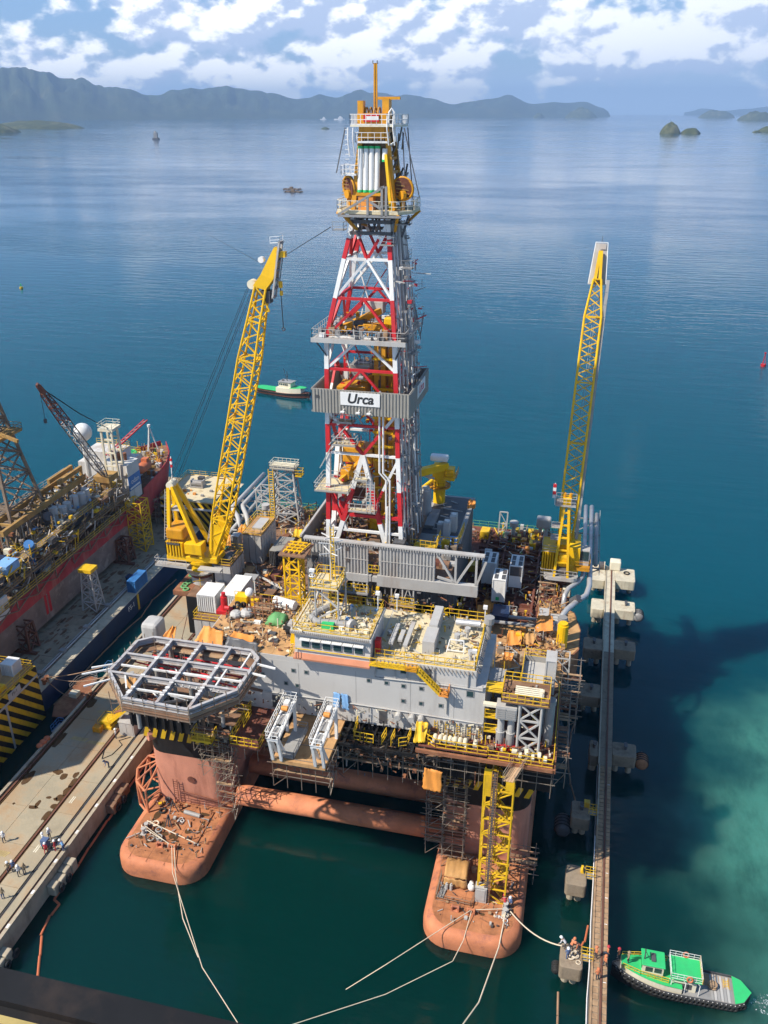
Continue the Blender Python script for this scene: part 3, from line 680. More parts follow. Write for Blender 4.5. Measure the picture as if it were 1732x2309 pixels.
# ================================================================ FLOATING DOCK, SHIP
ZD = 4.0
dock = thing('floating_dock', 'floating dock pontoon with dark blue side under the red ship', 'dock', (-98, 130, 0))
MB().box(-116, -82.6, 56, 186, -4, ZD - .06).build('hull', 'dark_blue', dock)
y = 56.4
while y < 185.9:
    for i in range(5):
        x0 = -115.6 + i * 6.1
        ubox('deck_plate', 'dock_deck', dock, x0, x0 + 6.06, y, y + 6.7, ZD - .07, ZD + random.uniform(-.01, .012))
    ubox('edge_plate', 'dock_edge', dock, -85.0, -82.65, y, y + 6.7, ZD - .07, ZD + .03)
    y += 6.8
for i in range(120):    # wet drain marks on the dock floor
    x = random.uniform(-93, -86.5); yy = random.uniform(103, 150)
    blob(x, yy, random.uniform(.15, .4), random.uniform(.3, 1.2), ZD + .016, 'drain_mark', 'brown', dock, 9)
ubar('service_pipe', 'steel_pipe', dock, (-85.4, 100, 4.25), (-85.4, 150, 4.25), .26, rnd=8); ubar('service_pipe', 'steel_pipe', dock, (-85.9, 100, 4.2), (-85.9, 150, 4.2), .18, rnd=8)
for yy in (105, 112, 120, 128): ubox('valve_box', 'grey', dock, -86.2, -85.1, yy, yy + 1.0, ZD + .03, ZD + .6)
text('side_number', 'FS-1', 'white', dock, (-82.57, 131.6, 2.6), (R(90), 0, R(90)), 1.5)
ubox('ladder_mark', 'yellow', dock, -82.6, -82.5, 134.0, 134.6, .5, 3.9)
def striped_face(parent, axis, c, u0, u1, z0, z1, pitch=1.5, slope=1.0, sgn=1):
    """slanting black paint bands on a yellow wall, each a thin plate clipped to the wall"""
    k = u0 - (z1 - z0) * abs(slope) * 2
    while k < u1 + (z1 - z0) * abs(slope) * 2:
        poly = [(k, z0), (k + pitch / 2, z0), (k + pitch / 2 + (z1 - z0) * slope, z1), (k + (z1 - z0) * slope, z1)]
        def clip(P, f, g):
            out = []
            for i in range(len(P)):
                a, b = P[i], P[(i + 1) % len(P)]; fa, fb = f(a), f(b)
                if fa >= 0: out.append(a)
                if fa * fb < 0: t = fa / (fa - fb); out.append((a[0] + (b[0] - a[0]) * t, a[1] + (b[1] - a[1]) * t))
            return out
        poly = clip(poly, lambda p: p[0] - u0, 0); poly = clip(poly, lambda p: u1 - p[0], 0) if poly else poly
        if len(poly) > 2:
            b = MB(); n = len(poly)
            if axis == 'x': vs = [(c, u, z) for u, z in poly] + [(c + .02 * sgn, u, z) for u, z in poly]
            else: vs = [(u, c, z) for u, z in poly] + [(u, c + .02 * sgn, z) for u, z in poly]
            b._a(vs, [tuple(range(n)), tuple(range(2 * n - 1, n - 1, -1))] + [(i, (i + 1) % n, n + (i + 1) % n, n + i) for i in range(n)])
            b.build('warning_stripe', 'black_paint', parent)
        k += pitch
# near wing tower
nt_ = thing('dock_tower', 'striped yellow and black dock tower with white cabins on top', 'dock tower', (-88, 92, 0))
MB().box(-91.5, -81.75, 76, 99.9, -3, 10.3).build('wall', 'yellow', nt_)
striped_face(nt_, 'x', -81.73, 76, 99.9, -0.2, 10.3, 2.1, -0.95)
MB().box(-91.4, -82.0, 76.2, 99.6, 10.31, 10.45).build('roof', 'tan_deck', nt_)
ubar('fender_rail', 'light_grey', nt_, (-81.66, 76, 8.6), (-81.66, 99.8, 8.6), .1, .35); ubar('fender_rail', 'light_grey', nt_, (-81.66, 91.5, .3), (-81.66, 91.5, 8.4), .1, .35)
ubox('number_board', 'light_grey', nt_, -81.7, -81.6, 92.4, 95.4, 8.85, 10.0); text('board_lettering', 'FS-1', 'dark_grey', nt_, (-81.58, 93.9, 9.45), (R(90), 0, R(90)), .8)
MB().rail([(-82.0, 76.3, 10.45), (-82.0, 99.5, 10.45), (-91.2, 99.5, 10.45)]).build('railing', 'yellow', nt_, kind='stuff')
def cabin(name, label, cat, x0, x1, y0, y1, z0, z1, m='white', rib=True, group=None, roofm=None):
    c = thing(name, label, cat, ((x0 + x1) / 2, (y0 + y1) / 2, z0), group)
    MB().box(x0 + .06, x1 - .06, y0 + .06, y1 - .06, z0, z1 - .04).build('body', m, c)
    if rib:
        corrug(x0 + .12, x1 - .12, z0 + .15, z1 - .15, y0 + .06, .3, .06).build('side_panel', m, c); corrug(y0 + .12, y1 - .12, z0 + .15, z1 - .15, x1 - .06, .3, .06, axis='y').build('side_panel', m, c)
    for xx in (x0 + .06, x1 - .06):
        for yy in (y0 + .06, y1 - .06): ubar('corner_post', m, c, (xx, yy, z0), (xx, yy, z1), .16)
    MB().box(x0, x1, y0, y1, z1 - .05, z1 + .06).build('roof', roofm or m, c)
    return c
cabin('site_cabin', 'grey-white site cabin on the striped dock tower, by its yellow hoist', 'cabin', -87.4, -84.2, 89.5, 93.6, 10.45, 13.0, 'light_grey')
cabin('site_cabin', 'small white site cabin at the inner end of the striped dock tower', 'cabin', -85.2, -83.1, 96.2, 98.4, 10.45, 12.6, 'white')
one('capstan', 'yellow capstan housing on the striped dock tower', 'capstan', MB().box(-84.0, -82.5, 88.5, 93.4, 10.46, 11.3).box(-83.7, -82.8, 89, 92.8, 11.3, 11.6), 'crane_yellow', bw=.15)
bl = thing('dock_bollard', 'pair of rusty bollards at the dock edge with mooring ropes', 'bollard', (-83.3, 103.8, ZD))
for e in (0, .9): MB().tube((-83.4, 103.2 + e, ZD), (-83.4, 103.2 + e, ZD + .9), .3, 10).tube((-83.4, 103.2 + e, ZD + .9), (-83.4, 103.2 + e, ZD + 1.05), .42, 10).build('post', 'rust', bl)
# far wing tower
ft = thing('dock_tower', 'cream-topped striped dock tower behind the left yellow crane', 'dock tower', (-86, 173, 0))
MB().box(-92.6, -79.6, 166, 181, -3, 10.2).build('wall', 'yellow', ft)
striped_face(ft, 'y', 165.98, -92.6, -79.6, 0, 10.0, 1.7, -0.8, -1); striped_face(ft, 'x', -79.6, 166, 181, 0, 10, 1.7, -0.8)
ubox('fender_rail', 'white', ft, -92.7, -79.5, 165.88, 165.97, 8.2, 8.7); ubox('fender_rail', 'white', ft, -79.58, -79.45, 166, 181, 8.2, 8.9)
MB().box(-92.7, -79.5, 165.9, 181.1, 10.2, 10.5).build('roof', 'cream_deck', ft)
MB().rail([(-92.4, 166.2, 10.5), (-92.4, 180.8, 10.5), (-79.8, 180.8, 10.5), (-79.8, 172, 10.5)]).build('railing', 'yellow', ft, kind='stuff')
wn = thing('winch', 'grey mooring winch on the cream dock tower roof', 'winch', (-86.5, 174, 10.5))
MB().tube((-88, 174, 11.4), (-85.4, 174, 11.4), .8, 12).build('drum', 'mid_grey', wn); MB().box(-88.4, -85, 173, 175.2, 10.5, 10.8).box(-88.3, -88, 173.2, 174.8, 10.8, 12.3).box(-85.4, -85.1, 173.2, 174.8, 10.8, 12.3).build('bed', 'grey', wn); MB().box(-87.4, -86, 175.6, 176.8, 10.5, 12.2).build('motor', 'dark_grey', wn)
for i in range(7): one('deck_crate', 'small crate on the cream roof of the far dock tower', 'crate', MB().box(*(lambda x, y, s: (x, x + s, y, y + s * .8, 10.5, 10.5 + s * .7))(random.uniform(-91, -82), random.uniform(167.5, 172), random.uniform(.3, .8))), random.choice(['white', 'orange_tarp', 'mid_grey']), 'crates on the dock tower roof')
sc = thing('scaffold_tower', 'pole scaffold against the far striped dock tower', 'scaffold', (-94, 166, ZD)); scaffold(sc, -96.5, -92.9, 163.5, 166.5, ZD, 10.5, 1.8, 1.6, .1, True)
# dock equipment
def lattice_tower(name, label, x, y, z0, z1, w0, w1, m, dz=1.6, t=.14, cat='tower', topm=None, group=None):
    q = thing(name, label, cat, (x, y, z0), group); n = max(1, round((z1 - z0) / dz)); sgn = ((-1, -1), (1, -1), (1, 1), (-1, 1))
    def P(k, i): f = k / n; w = (w0 + (w1 - w0) * f) / 2; return Vector((x + sgn[i][0] * w, y + sgn[i][1] * w, z0 + (z1 - z0) * f))
    for i in range(4): ubar('leg', m, q, P(0, i), P(n, i), t * 1.4)
    for k in range(n):
        for i in range(4):
            j = (i + 1) % 4
            ubar('cross_bar', m, q, P(k + 1, i), P(k + 1, j), t); ubar('brace', m, q, P(k, i), P(k + 1, j), t * .9)
            if t > .12 and i in (0, 1): ubar('brace', m, q, P(k, j), P(k + 1, i), t * .9)
    if topm: MB().box(x - w1 / 2 - .4, x + w1 / 2 + .4, y - w1 / 2 - .3, y + w1 / 2 + .3, z1, z1 + .7).build('head_block', topm, q)
    return q
lattice_tower('trestle_tower', 'grey lattice trestle with a yellow cap on the dock floor', -88.3, 127.6, ZD, 12.3, 3.0, 1.9, 'light_grey', 2.0, .16, topm='yellow')
lattice_tower('stair_tower', 'yellow lattice stair tower standing against the red hull', -91.3, 153.3, ZD, 15.5, 3.6, 3.4, 'yellow', 1.9, .16)
for (x, y, lb) in ((-91.6, 146.6, 'dark rusty shoring frame propping the hull near the yellow stair tower'), (-92.4, 112.0, 'dark rusty shoring frame propping the hull near the dock bollards')):
    q = lattice_tower('shoring_frame', lb, x, y, ZD, 9.4, 2.8, 2.2, 'rail_rust', 2.6, .26); ubox('foot_beam', 'rail_rust', q, x - 2.2, x + 2.6, y - 1.6, y - 1.0, ZD + .02, ZD + .5)
cabin('shipping_container', 'bright blue tarpaulin-topped container at the dock edge', 'container', -84.7, -82.9, 134.4, 139.4, ZD + .04, 6.6, 'blue')
one('skip_box', 'small dark blue box on the dock floor near the blue container', 'box', MB().box(-87.4, -86.2, 138.6, 139.8, ZD + .02, ZD + .9).box(-87.5, -86.1, 138.5, 139.9, ZD + .9, ZD + 1.0), 'dark_blue')
# work barge between quay and dock
wb = thing('work_barge', 'small rust-brown work barge squeezed between quay and dock', 'barge', (-78.8, 104, 0))
P = [(-79.6, 98.6), (-77.7, 98.7), (-76.7, 100.6), (-76.9, 106.4), (-77.6, 110.2), (-79.4, 110.4), (-80.8, 108.6), (-80.9, 101.2)]
MB().prism(P, -.8, 1.3).build('hull', 'black_paint', wb); MB().prism([(x * .97 - 78.8 * .03, y * .97 + 104.4 * .03) for x, y in P], 1.31, 1.42).build('deck', 'rust', wb)
MB().box(-79.6, -78.2, 103.9, 105.2, 1.42, 2.2).build('hatch', 'cream', wb); MB().rail([(-80.7, 106, 1.4), (-80.7, 108.5, 1.4), (-79.4, 110.2, 1.4), (-77.7, 110.0, 1.4), (-77.2, 107, 1.4)], 1.0).build('railing', 'mid_grey', wb)
for i in range(5): MB().ring((-76.85, 100.8 + i * 1.2, .6), .4, .14, (1, 0, 0)).build('tyre', 'rubber', wb, smooth=True)
# ---------------------------------------------------------------- the ship in dock
ship = thing('drillship', 'rust-streaked red drillship lying in the floating dock', 'ship', (-103, 130, ZD))
XS, XP, XC = -93.0, -109.6, -101.3
def ship_ring(y, hb, zb, zt, fl=0.0):
    return [(XC - hb * (1 - fl), y, zb), (XC + hb * (1 - fl), y, zb), (XC + hb * (1 - fl * .35), y, (zb + zt) / 2), (XC + hb, y, zt), (XC - hb, y, zt), (XC - hb * (1 - fl * .35), y, (zb + zt) / 2)]
dat = [(60, 8.3, 0), (150, 8.3, 0), (160, 8.2, .12), (168, 7.7, .3), (175, 6.6, .5), (181, 4.4, .72), (186.5, .8, .9)]
zf = lambda y: 13.6 + max(0, (y - 150)) * .045
lo, up_ = [], []
for y, hb, fl in dat:
    zt = zf(y); zm = 5.0 + (zt - 5.0) * (.64 if y <= 150 else .22)
    lo.append([(XC - hb * (1 - fl), y, 5.2), (XC + hb * (1 - fl), y, 5.2), (XC + hb * (1 - fl * .45), y, zm), (XC - hb * (1 - fl * .45), y, zm)])
    up_.append([(XC - hb * (1 - fl * .45), y, zm), (XC + hb * (1 - fl * .45), y, zm), (XC + hb, y, zt), (XC - hb, y, zt)])
MB().loft(lo).build('hull_bottom', 'ship_fouling', ship); MB().loft(up_).build('hull_side', 'ship_red', ship)
bl_ = [[(XC - hb, y, zf(y)), (XC + hb, y, zf(y)), (XC + hb, y, zf(y) + .02), (XC - hb, y, zf(y) + .02)] for y, hb, fl in dat]
MB().loft([[(a[0], a[1], a[2] + .02) for a in r] for r in bl_]).build('main_deck', 'brown', ship)
for s in (-1, 1):
    b = MB(); ys = [d for d in dat if d[0] >= 160]
    for (y0, h0, _), (y1, h1, _) in zip(ys, ys[1:]):
        b._a([(XC + s * h0, y0, zf(y0)), (XC + s * h1, y1, zf(y1)), (XC + s * h1, y1, zf(y1) + 1.2), (XC + s * h0, y0, zf(y0) + 1.2)] + [(XC + s * (h0 - .15), y0, zf(y0)), (XC + s * (h1 - .15), y1, zf(y1)), (XC + s * (h1 - .15), y1, zf(y1) + 1.2), (XC + s * (h0 - .15), y0, zf(y0) + 1.2)], [(0, 1, 2, 3), (7, 6, 5, 4), (3, 2, 6, 7)])
    b.build('bulwark', 'ship_red', ship)
for y in (90, 95, 100, 104): pass
ubox('repair_strake', 'red', ship, -93.1, -92.98, 119.6, 120.3, 6.5, 10.5); ubox('repair_strake', 'red', ship, -93.1, -92.98, 120.7, 121.4, 6.5, 10.5)
# deck superstructure: galleries, frames, pipes and modules
for lev, (x0, x1) in enumerate(((-94.6, -92.6), (-95.8, -93.2), (-97, -94.5))):
    z = 14.0 + lev * 2.3
    y = 88.0
    while y < 154:
        ubox('gallery_deck', 'ship_steel', ship, x0, x1, y, y + 5.9, z, z + .12)
        if lev < 2: ubar('gallery_post', 'ship_steel', ship, (x1 - .1, y, z - 2.2 if lev else 12.4), (x1 - .1, y, z + 2.2), .2)
        ubar('gallery_brace', 'ship_steel', ship, (x1 - .1, y, z - 2.0), (x1 - .1, y + 5.9, z), .16)
        if random.random() < .6: ubar('gallery_brace', 'ship_steel', ship, (x1 - .1, y + 5.9, z - 2.0), (x1 - .1, y, z), .14)
        y += 6.0
    MB().rail([(x1 - .05, 88, z + .12), (x1 - .05, 154, z + .12)], 1.1, .1, 2.0).build('railing', 'yellow' if lev != 1 else 'ship_ochre', ship, kind='stuff')
for i in range(150):   # equipment modules packed on the weather deck
    y = random.uniform(90, 156); x = random.uniform(-111, -95); s = random.uniform(.5, 2.4)
    z0 = zf(y) + (random.choice([0, 2.3, 4.6]) if x > -97 else random.uniform(0, 3.5))
    ubox('equipment_module', random.choice(['ship_steel', 'ship_steel', 'ship_ochre', 'mid_grey', 'brown', 'ship_white', 'dark_grey', 'dark_blue', 'blue', 'light_grey']), ship, x, x + s, y, y + s * random.uniform(.6, 2.2), z0, z0 + random.uniform(.5, 1.9))
for i in range(70):
    y = random.uniform(92, 150); x = random.uniform(-110, -94); L = random.uniform(3, 12); z = zf(y) + random.uniform(1.0, 7.5)
    if random.random() < .6: ubar('deck_pipe', random.choice(['ship_ochre', 'ship_steel', 'light_grey', 'ship_steel', 'dark_red']), ship, (x, y, z), (x, y + L, z), random.uniform(.15, .4), rnd=8)
    else: ubar('deck_pipe', random.choice(['ship_ochre', 'ship_steel', 'cream']), ship, (x, y, z), (x + random.uniform(-2, 2), y + random.uniform(-2, 2), z - random.uniform(2, 5)), random.uniform(.12, .3), rnd=6)
for i in range(130):
    y = random.uniform(92, 154); x = random.choice([random.uniform(-95, -93), random.uniform(-108, -95)]); z = zf(y) + random.uniform(0, 5); m_ = random.choice(['cream', 'light_grey', 'yellow', 'ship_ochre', 'ship_white', 'ship_steel', 'yellow'])
    if i % 3: ubar('rig_fitting', m_, ship, (x, y, z), (x + random.uniform(-.3, .3), y + random.uniform(-.4, 2.4), z + random.uniform(.2, 3.2)), random.uniform(.1, .24))
    else: ubox('rig_fitting', m_, ship, x, x + random.uniform(.3, 1.2), y, y + random.uniform(.4, 2), z, z + random.uniform(.1, .7))
for k in range(6):
    y = 94 + k * 10; x = random.uniform(-99, -96); MB().rail([(x, y, zf(y) + 5), (x, y + 8, zf(y) + 5), (x - 4, y + 8, zf(y) + 5)], 1.1, .12).build('railing', random.choice(['yellow', 'cream', 'ship_ochre']), ship, kind='stuff')
# long pipe-rack gantry
for x in (-103.5, -99.5):
    ubar('gantry_beam', 'ship_ochre', ship, (x, 120, 22.4), (x, 148, 22.4), .6, 1.1)
    y = 121
    while y < 149:
        ubar('gantry_post', 'ship_steel', ship, (x, y, 13.6), (x, y, 21.9), .4); ubar('gantry_brace', 'ship_steel', ship, (x, y, 14), (x, y + 3.4, 21.9), .22); ubar('gantry_brace', 'ship_steel', ship, (x, y + 3.4, 14), (x, y, 21.9), .22); y += 3.5
for y in range(121, 149, 3): ubar('gantry_tie', 'ship_ochre', ship, (-103.5, y, 22.2), (-99.5, y, 22.2), .4)
MB().rail([(-104, 120, 22.9), (-104, 148, 22.9)], 1.1, .1).build('railing', 'light_grey', ship, kind='stuff')
for x in (-102.6, -100.4): ubar('gantry_beam', 'ship_ochre', ship, (x, 140, 24.2), (x, 148.5, 24.2), .6, .9); ubar('gantry_post', 'ship_ochre', ship, (x, 148.3, 18), (x, 148.3, 24.2), .5)
for i, (x, y) in enumerate([(-98.0, 141), (-97.6, 143), (-98.5, 139), (-98.2, 137), (-97.9, 145), (-99, 135)]): MB().tube((x, y, 15), (x, y, 20.5 + random.random()), .85, 12).build('silo', 'ship_white', ship, smooth=False)
MB().tube((-98.2, 131.5, 16), (-98.2, 131.5, 21), .5, 12).tube((-98.2, 131.5, 20.8), (-97.2, 130.8, 21.4), .9, 12).build('vent_cowl', 'dark_grey', ship)
for (x, y, z) in ((-95.4, 121.5, 14.5), (-95.6, 106.5, 14.5)): MB().tube((x, y, z), (x, y, z + 5.4), .55, 12).tube((x, y, z + 5.2), (x + .3, y - .5, z + 6.0), 1.0, 12, .9).build('vent_cowl', 'blue', ship)
b = MB(); b.box(-96.6, -94.0, 112.6, 116.2, 18.6, 20.2); b.build('tote_tank', 'light_blue', ship); MB().box(-96.8, -93.8, 112.4, 116.4, 18.4, 18.6).build('tank_pallet', 'yellow', ship)
b = MB(); b.box(-97.0, -94.0, 104.0, 109.6, 17.2, 19.2); b.build('waste_skip', 'dark_red', ship)
for e in (104.6, 108.8): ubar('skip_post', 'yellow', ship, (-93.9, e, 16.6), (-93.9, e, 19.4), .25)
MB().box(-96.5, -92.8, 105, 110, 12.8, 16.4).build('deck_house', 'ship_white', ship)
ah = MB().box(-112.6, -93.1, 68.6, 84, 13.6, 37.4).build('unseen_deckhouse', 'ship_white', ship)  # unseen block added to the ship, sized to cast its shadow on the quay
for k in range(7):
    for i in range(6): MB().box(-93.12, -93.04, 69.8 + i * 2.4, 70.8 + i * 2.4, 15.4 + k * 3, 16.4 + k * 3).build('window', 'glass', ah)
# funnel block with a blue band
MB().prism([(-100.0, 156.4), (-93.6, 155.0), (-93.4, 159.8), (-99.6, 161.2)], 14, 22.6).build('funnel_house', 'ship_white', ship); fh = bpy.data.objects['funnel_house']
MB()._a([(-93.56, 155.0, 16.6), (-93.36, 159.84, 16.6), (-93.36, 159.84, 19.9), (-93.56, 155.0, 19.9), (-93.66, 155.0, 16.6), (-93.46, 159.84, 16.6), (-93.46, 159.84, 19.9), (-93.66, 155.0, 19.9)], [(0, 1, 2, 3), (4, 7, 6, 5), (3, 2, 6, 7), (0, 4, 5, 1), (1, 5, 6, 2), (0, 3, 7, 4)]).build('funnel_band', 'blue', fh)
text('funnel_lettering', 'odsn', 'white', fh, (-93.4, 157.5, 18.5), (R(90), 0, R(87.6)), 1.7)
ubox('funnel_stripe', 'white', ship, -93.44, -93.38, 155.1, 159.7, 16.9, 17.3, R(0))
for x in (-98.6, -97.2, -95.8): MB().tube((x, 158.4, 22.4), (x, 158.4, 24.2), .5, 10).build('exhaust_pipe', 'rust', ship)
# satellite dome
MB().sphere((-103, 155, 29.6), 2.0, 18, 12).build('satellite_dome', 'white', ship, smooth=True); MB().tube((-103, 155, 16), (-103, 155, 27.8), .6, 10).build('dome_mast', 'ship_white', ship)
# accommodation and forward deck
for (x0, x1, y0, y1, z0, z1, m) in ((-109, -97.5, 160.5, 168, 15, 20.2, 'ship_white'), (-107.5, -99, 161.5, 166.8, 20.2, 22.6, 'ship_white'), (-106, -100, 168.2, 173, 16, 18.6, 'cream')): MB().box(x0, x1, y0, y1, z0, z1).build('deck_house', m, ship)
MB().rail([(-99, 161.5, 22.6), (-99, 166.8, 22.6), (-107.5, 166.8, 22.6)], 1.1, .1).rail([(-100, 168.2, 18.6), (-100, 173, 18.6), (-106, 173, 18.6)], 1.1, .1).build('railing', 'yellow', ship, kind='stuff')
for i in range(45):
    y = random.uniform(166, 181); hb = 8.5 - (y - 166) * .4; x = XC + random.uniform(-hb, hb) * .9; s = random.uniform(.4, 1.3)
    ubox('deck_gear', random.choice(['rust', 'rust', 'ship_ochre', 'ship_white', 'green_tarp', 'mid_grey', 'orange_tarp']), ship, x, x + s, y, y + s, zf(y) + .05, zf(y) + random.uniform(.5, 1.8))
for i in range(6): MB().ring((-103 + random.uniform(-1.6, 2.4), 171 + random.uniform(-1.5, 2), 18.9), random.uniform(.5, .9), .22).build('green_netting', 'green_deck', ship, smooth=True)
MB().bar((-101, 178, 16.8), (-100.6, 179, 23), .22).bar((-99.4, 180, 16.8), (-100.6, 179, 23), .22).bar((-102, 180.6, 16.8), (-100.6, 179, 23), .22).tube((-100.6, 179, 22.8), (-100.6, 179, 23.4), .4, 8).build('bow_mast', 'white', ship)
for (a, c) in (((-101, 160, 22.5), (-97.8, 173.0, 26.8)),): 
    for e in (-.4, .4): ubar('small_boom', 'ship_red', ship, (a[0] + e, a[1], a[2]), (c[0] + e, c[1], c[2]), .28)
    for k in range(9): p = Vector(a).lerp(Vector(c), k / 9); ubar('boom_lacing', 'ship_white', ship, p + Vector((-.4, 0, 0)), p + Vector((.4, 1.0, .3)), .16)
lb_ = thing('lifeboat', 'orange enclosed lifeboat slung at the bow side of the ship', 'lifeboat', (-95.4, 164.6, 17))
b = MB(); rr = []
for t, k in ((0, .1), (.08, .6), (.25, .95), (.5, 1), (.75, .95), (.92, .6), (1, .1)):
    y = 161.4 + 6.4 * t; rr.append([(-95.2 + 1.35 * k * math.cos(6.2832 * i / 12), y, 18.6 + (1.3 if math.sin(6.2832 * i / 12) < 0 else 1.0) * k * math.sin(6.2832 * i / 12)) for i in range(12)])
b.loft(rr).build('hull', 'boom_orange', lb_, smooth=True); MB().box(-95.9, -94.5, 165.2, 166.6, 19.2, 20.2).build('steering_tower', 'boom_orange', lb_)
# ship crane with a dark red lattice boom
cr = thing('deck_crane', 'dark red lattice boom crane on the drillship', 'crane', (-96, 150, 14))
MB().tube((-96.2, 150.4, 14), (-96.2, 150.4, 21), 1.3, 14).build('pedestal', 'ship_ochre', cr); MB().box(-98, -94.4, 148.8, 152.6, 21, 22.3).build('slew_platform', 'ship_ochre', cr)
A = Vector((-95.6, 149.8, 22.0)); B = Vector((-98.6, 136.6, 45.6)); D = (B - A).normalized(); U = D.cross(Vector((0, 0, 1))).normalized(); V = D.cross(U)
e0 = A; e1 = A.lerp(B, .12); e2 = A.lerp(B, .62); e3 = A.lerp(B, .8); e4 = A.lerp(B, .93)
lattice(cr, [(e0, .35, .25, U, V), (e1, .8, .7, U, V), (e2, .8, .7, U, V)], 'ship_steel', 'light_grey', .24, .13, panel=2.2)
lattice(cr, [(e2, .8, .7, U, V), (e3, .75, .6, U, V), (e4, .5, .4, U, V)], 'dark_red', 'dark_red', .24, .13, panel=2.2)
MB().bar(e4 - U * .3, B, .6, .9).bar(e4 + U * .3, B + D * .4, .4, .7).build('boom_head', 'dark_red', cr)
for s in (-1, 1):
    for yy in (153.6, 156.0): ubar('a_frame_leg', 'cream', cr, (-96.2 + s * 1.4, yy, 20), (-96.2 + s * 1.2, yy - .4, 31), .4)
for z in (23, 26, 29, 31): ubar('a_frame_tie', 'cream', cr, (-97.5, 153.4, z), (-94.9, 153.4, z), .3); ubar('a_frame_tie', 'cream', cr, (-97.5, 155.8, z), (-94.9, 155.8, z), .3)
MB().box(-97.9, -94.5, 152.8, 156.4, 31, 31.5).rail([(-97.9, 152.8, 31.5), (-94.5, 152.8, 31.5), (-94.5, 156.4, 31.5), (-97.9, 156.4, 31.5)], 1.2, .1, closed=True).build('top_platform', 'cream', cr)
MB().path([(-96.2, 154, 31.4), (-97.2, 146, 37.4), tuple(B)], .06, 5).path([(-96.0, 154, 31.4), (-97.0, 146, 37.1), tuple(B + U * .3)], .06, 5).path([tuple(B - U * .2), (-98.5, 136.8, 39)], .05, 5).build('hoist_rope', 'cable', cr)
MB().tube((-98.5, 136.8, 38.2), (-98.5, 136.8, 39), .3, 8).build('hook_block', 'dark_grey', cr)
# ship derrick at the picture edge
sdk = thing('ship_derrick', 'brown steel drilling derrick rising from the drillship', 'derrick', (-106, 130, 14))
sg = ((-1, -1), (1, -1), (1, 1), (-1, 1))
def dp(f, i): w = 5.4 + (1.3 - 5.4) * f; return Vector((-106.6 + sg[i][0] * w, 130.5 + sg[i][1] * w, 20 + 27.5 * f))
LV = [0, .16, .32, .47, .6, .72, .83, .92, 1]
for a, b_ in zip(LV, LV[1:]):
    for i in range(4):
        j = (i + 1) % 4; ubar('leg', 'ship_steel', sdk, dp(a, i), dp(b_, i), .5); ubar('girt', 'ship_steel', sdk, dp(b_, i), dp(b_, j), .3); ubar('brace', 'ship_steel', sdk, dp(a, i), dp(b_, j), .26); ubar('brace', 'ship_steel', sdk, dp(a, j), dp(b_, i), .26)
MB().box(-110.4, -101.8, 127.0, 134, 37.4, 37.8).rail([(-110.4, 127, 37.8), (-101.8, 127, 37.8), (-101.8, 134, 37.8), (-110.4, 134, 37.8)], 1.2, .12, closed=True).build('monkey_board', 'ship_ochre', sdk)
ubar('stabbing_arm', 'ship_ochre', sdk, (-104, 129, 38.6), (-98.6, 128, 37.6), .4, .6)
MB().box(-108.6, -104.8, 128.6, 132.4, 47.3, 48.2).box(-107.2, -105.6, 129.8, 131.4, 48.2, 49.4).build('crown_block', 'ship_ochre', sdk)
for s in (-1, 1): ubar('leg', 'ship_steel', sdk, (-106.6 + s * 5.4, 125.1, 13.6), (-106.6 + s * 5.4, 125.1, 20), .8); ubar('leg', 'ship_steel', sdk, (-106.6 + s * 5.4, 135.9, 13.6), (-106.6 + s * 5.4, 135.9, 20), .8)
MB().box(-112.4, -100.8, 124.6, 136.4, 19.4, 20).build('drill_floor', 'ship_steel', sdk)
# ================================================================ THE DRILLING RIG
ZM = 26.0
rig = thing('drilling_platform', 'salmon and black semi-submersible drilling platform hull between quay and pier', 'platform', (-26.5, 105, 0))
PX = ((-54.5, -41.9), (-12.5, -.3))
def pontoon(x0, x1, y0, y1):
    rings = []; e = 3.4
    for z, ins in ((-4, .5), (0.0, 0.0), (1.4, 0.0), (1.95, .1), (2.3, .3), (2.52, .6), (2.6, 1.0)):
        rings.append([(x, y, z) for x, y in rrect(x0 + ins, x1 - ins, y0 + ins, y1 - ins, e - ins * .5, 8)])
    MB().loft(rings, True, False).build('pontoon', 'salmon', rig, smooth=True)
    MB().prism(rrect(x0 + 1.0, x1 - 1.0, y0 + 1.0, y1 - 1.0, e - .5, 8), 2.56, 2.604).build('pontoon_deck', 'pontoon_top', rig)
for x0, x1 in PX: pontoon(x0, x1, 73.0 if x0 < -40 else 71.7, 152)
for x0, x1 in PX:
    for k in range(5): y = 75.2 + k * 2.2; ubar('weld_seam', 'rust', rig, (x0 + 1.2, y, 2.607), (x1 - 1.2, y, 2.607), .05, .012)
    for k in range(1, 5): x = x0 + (x1 - x0) * k / 5; ubar('weld_seam', 'rust', rig, (x, 73.4, 2.608), (x, 84.6, 2.608), .05, .012)
def col_ring(x0, x1, y0, y1, z, r=2.6): return [(x, y, z) for x, y in rrect(x0, x1, y0, y1, r, 6)]
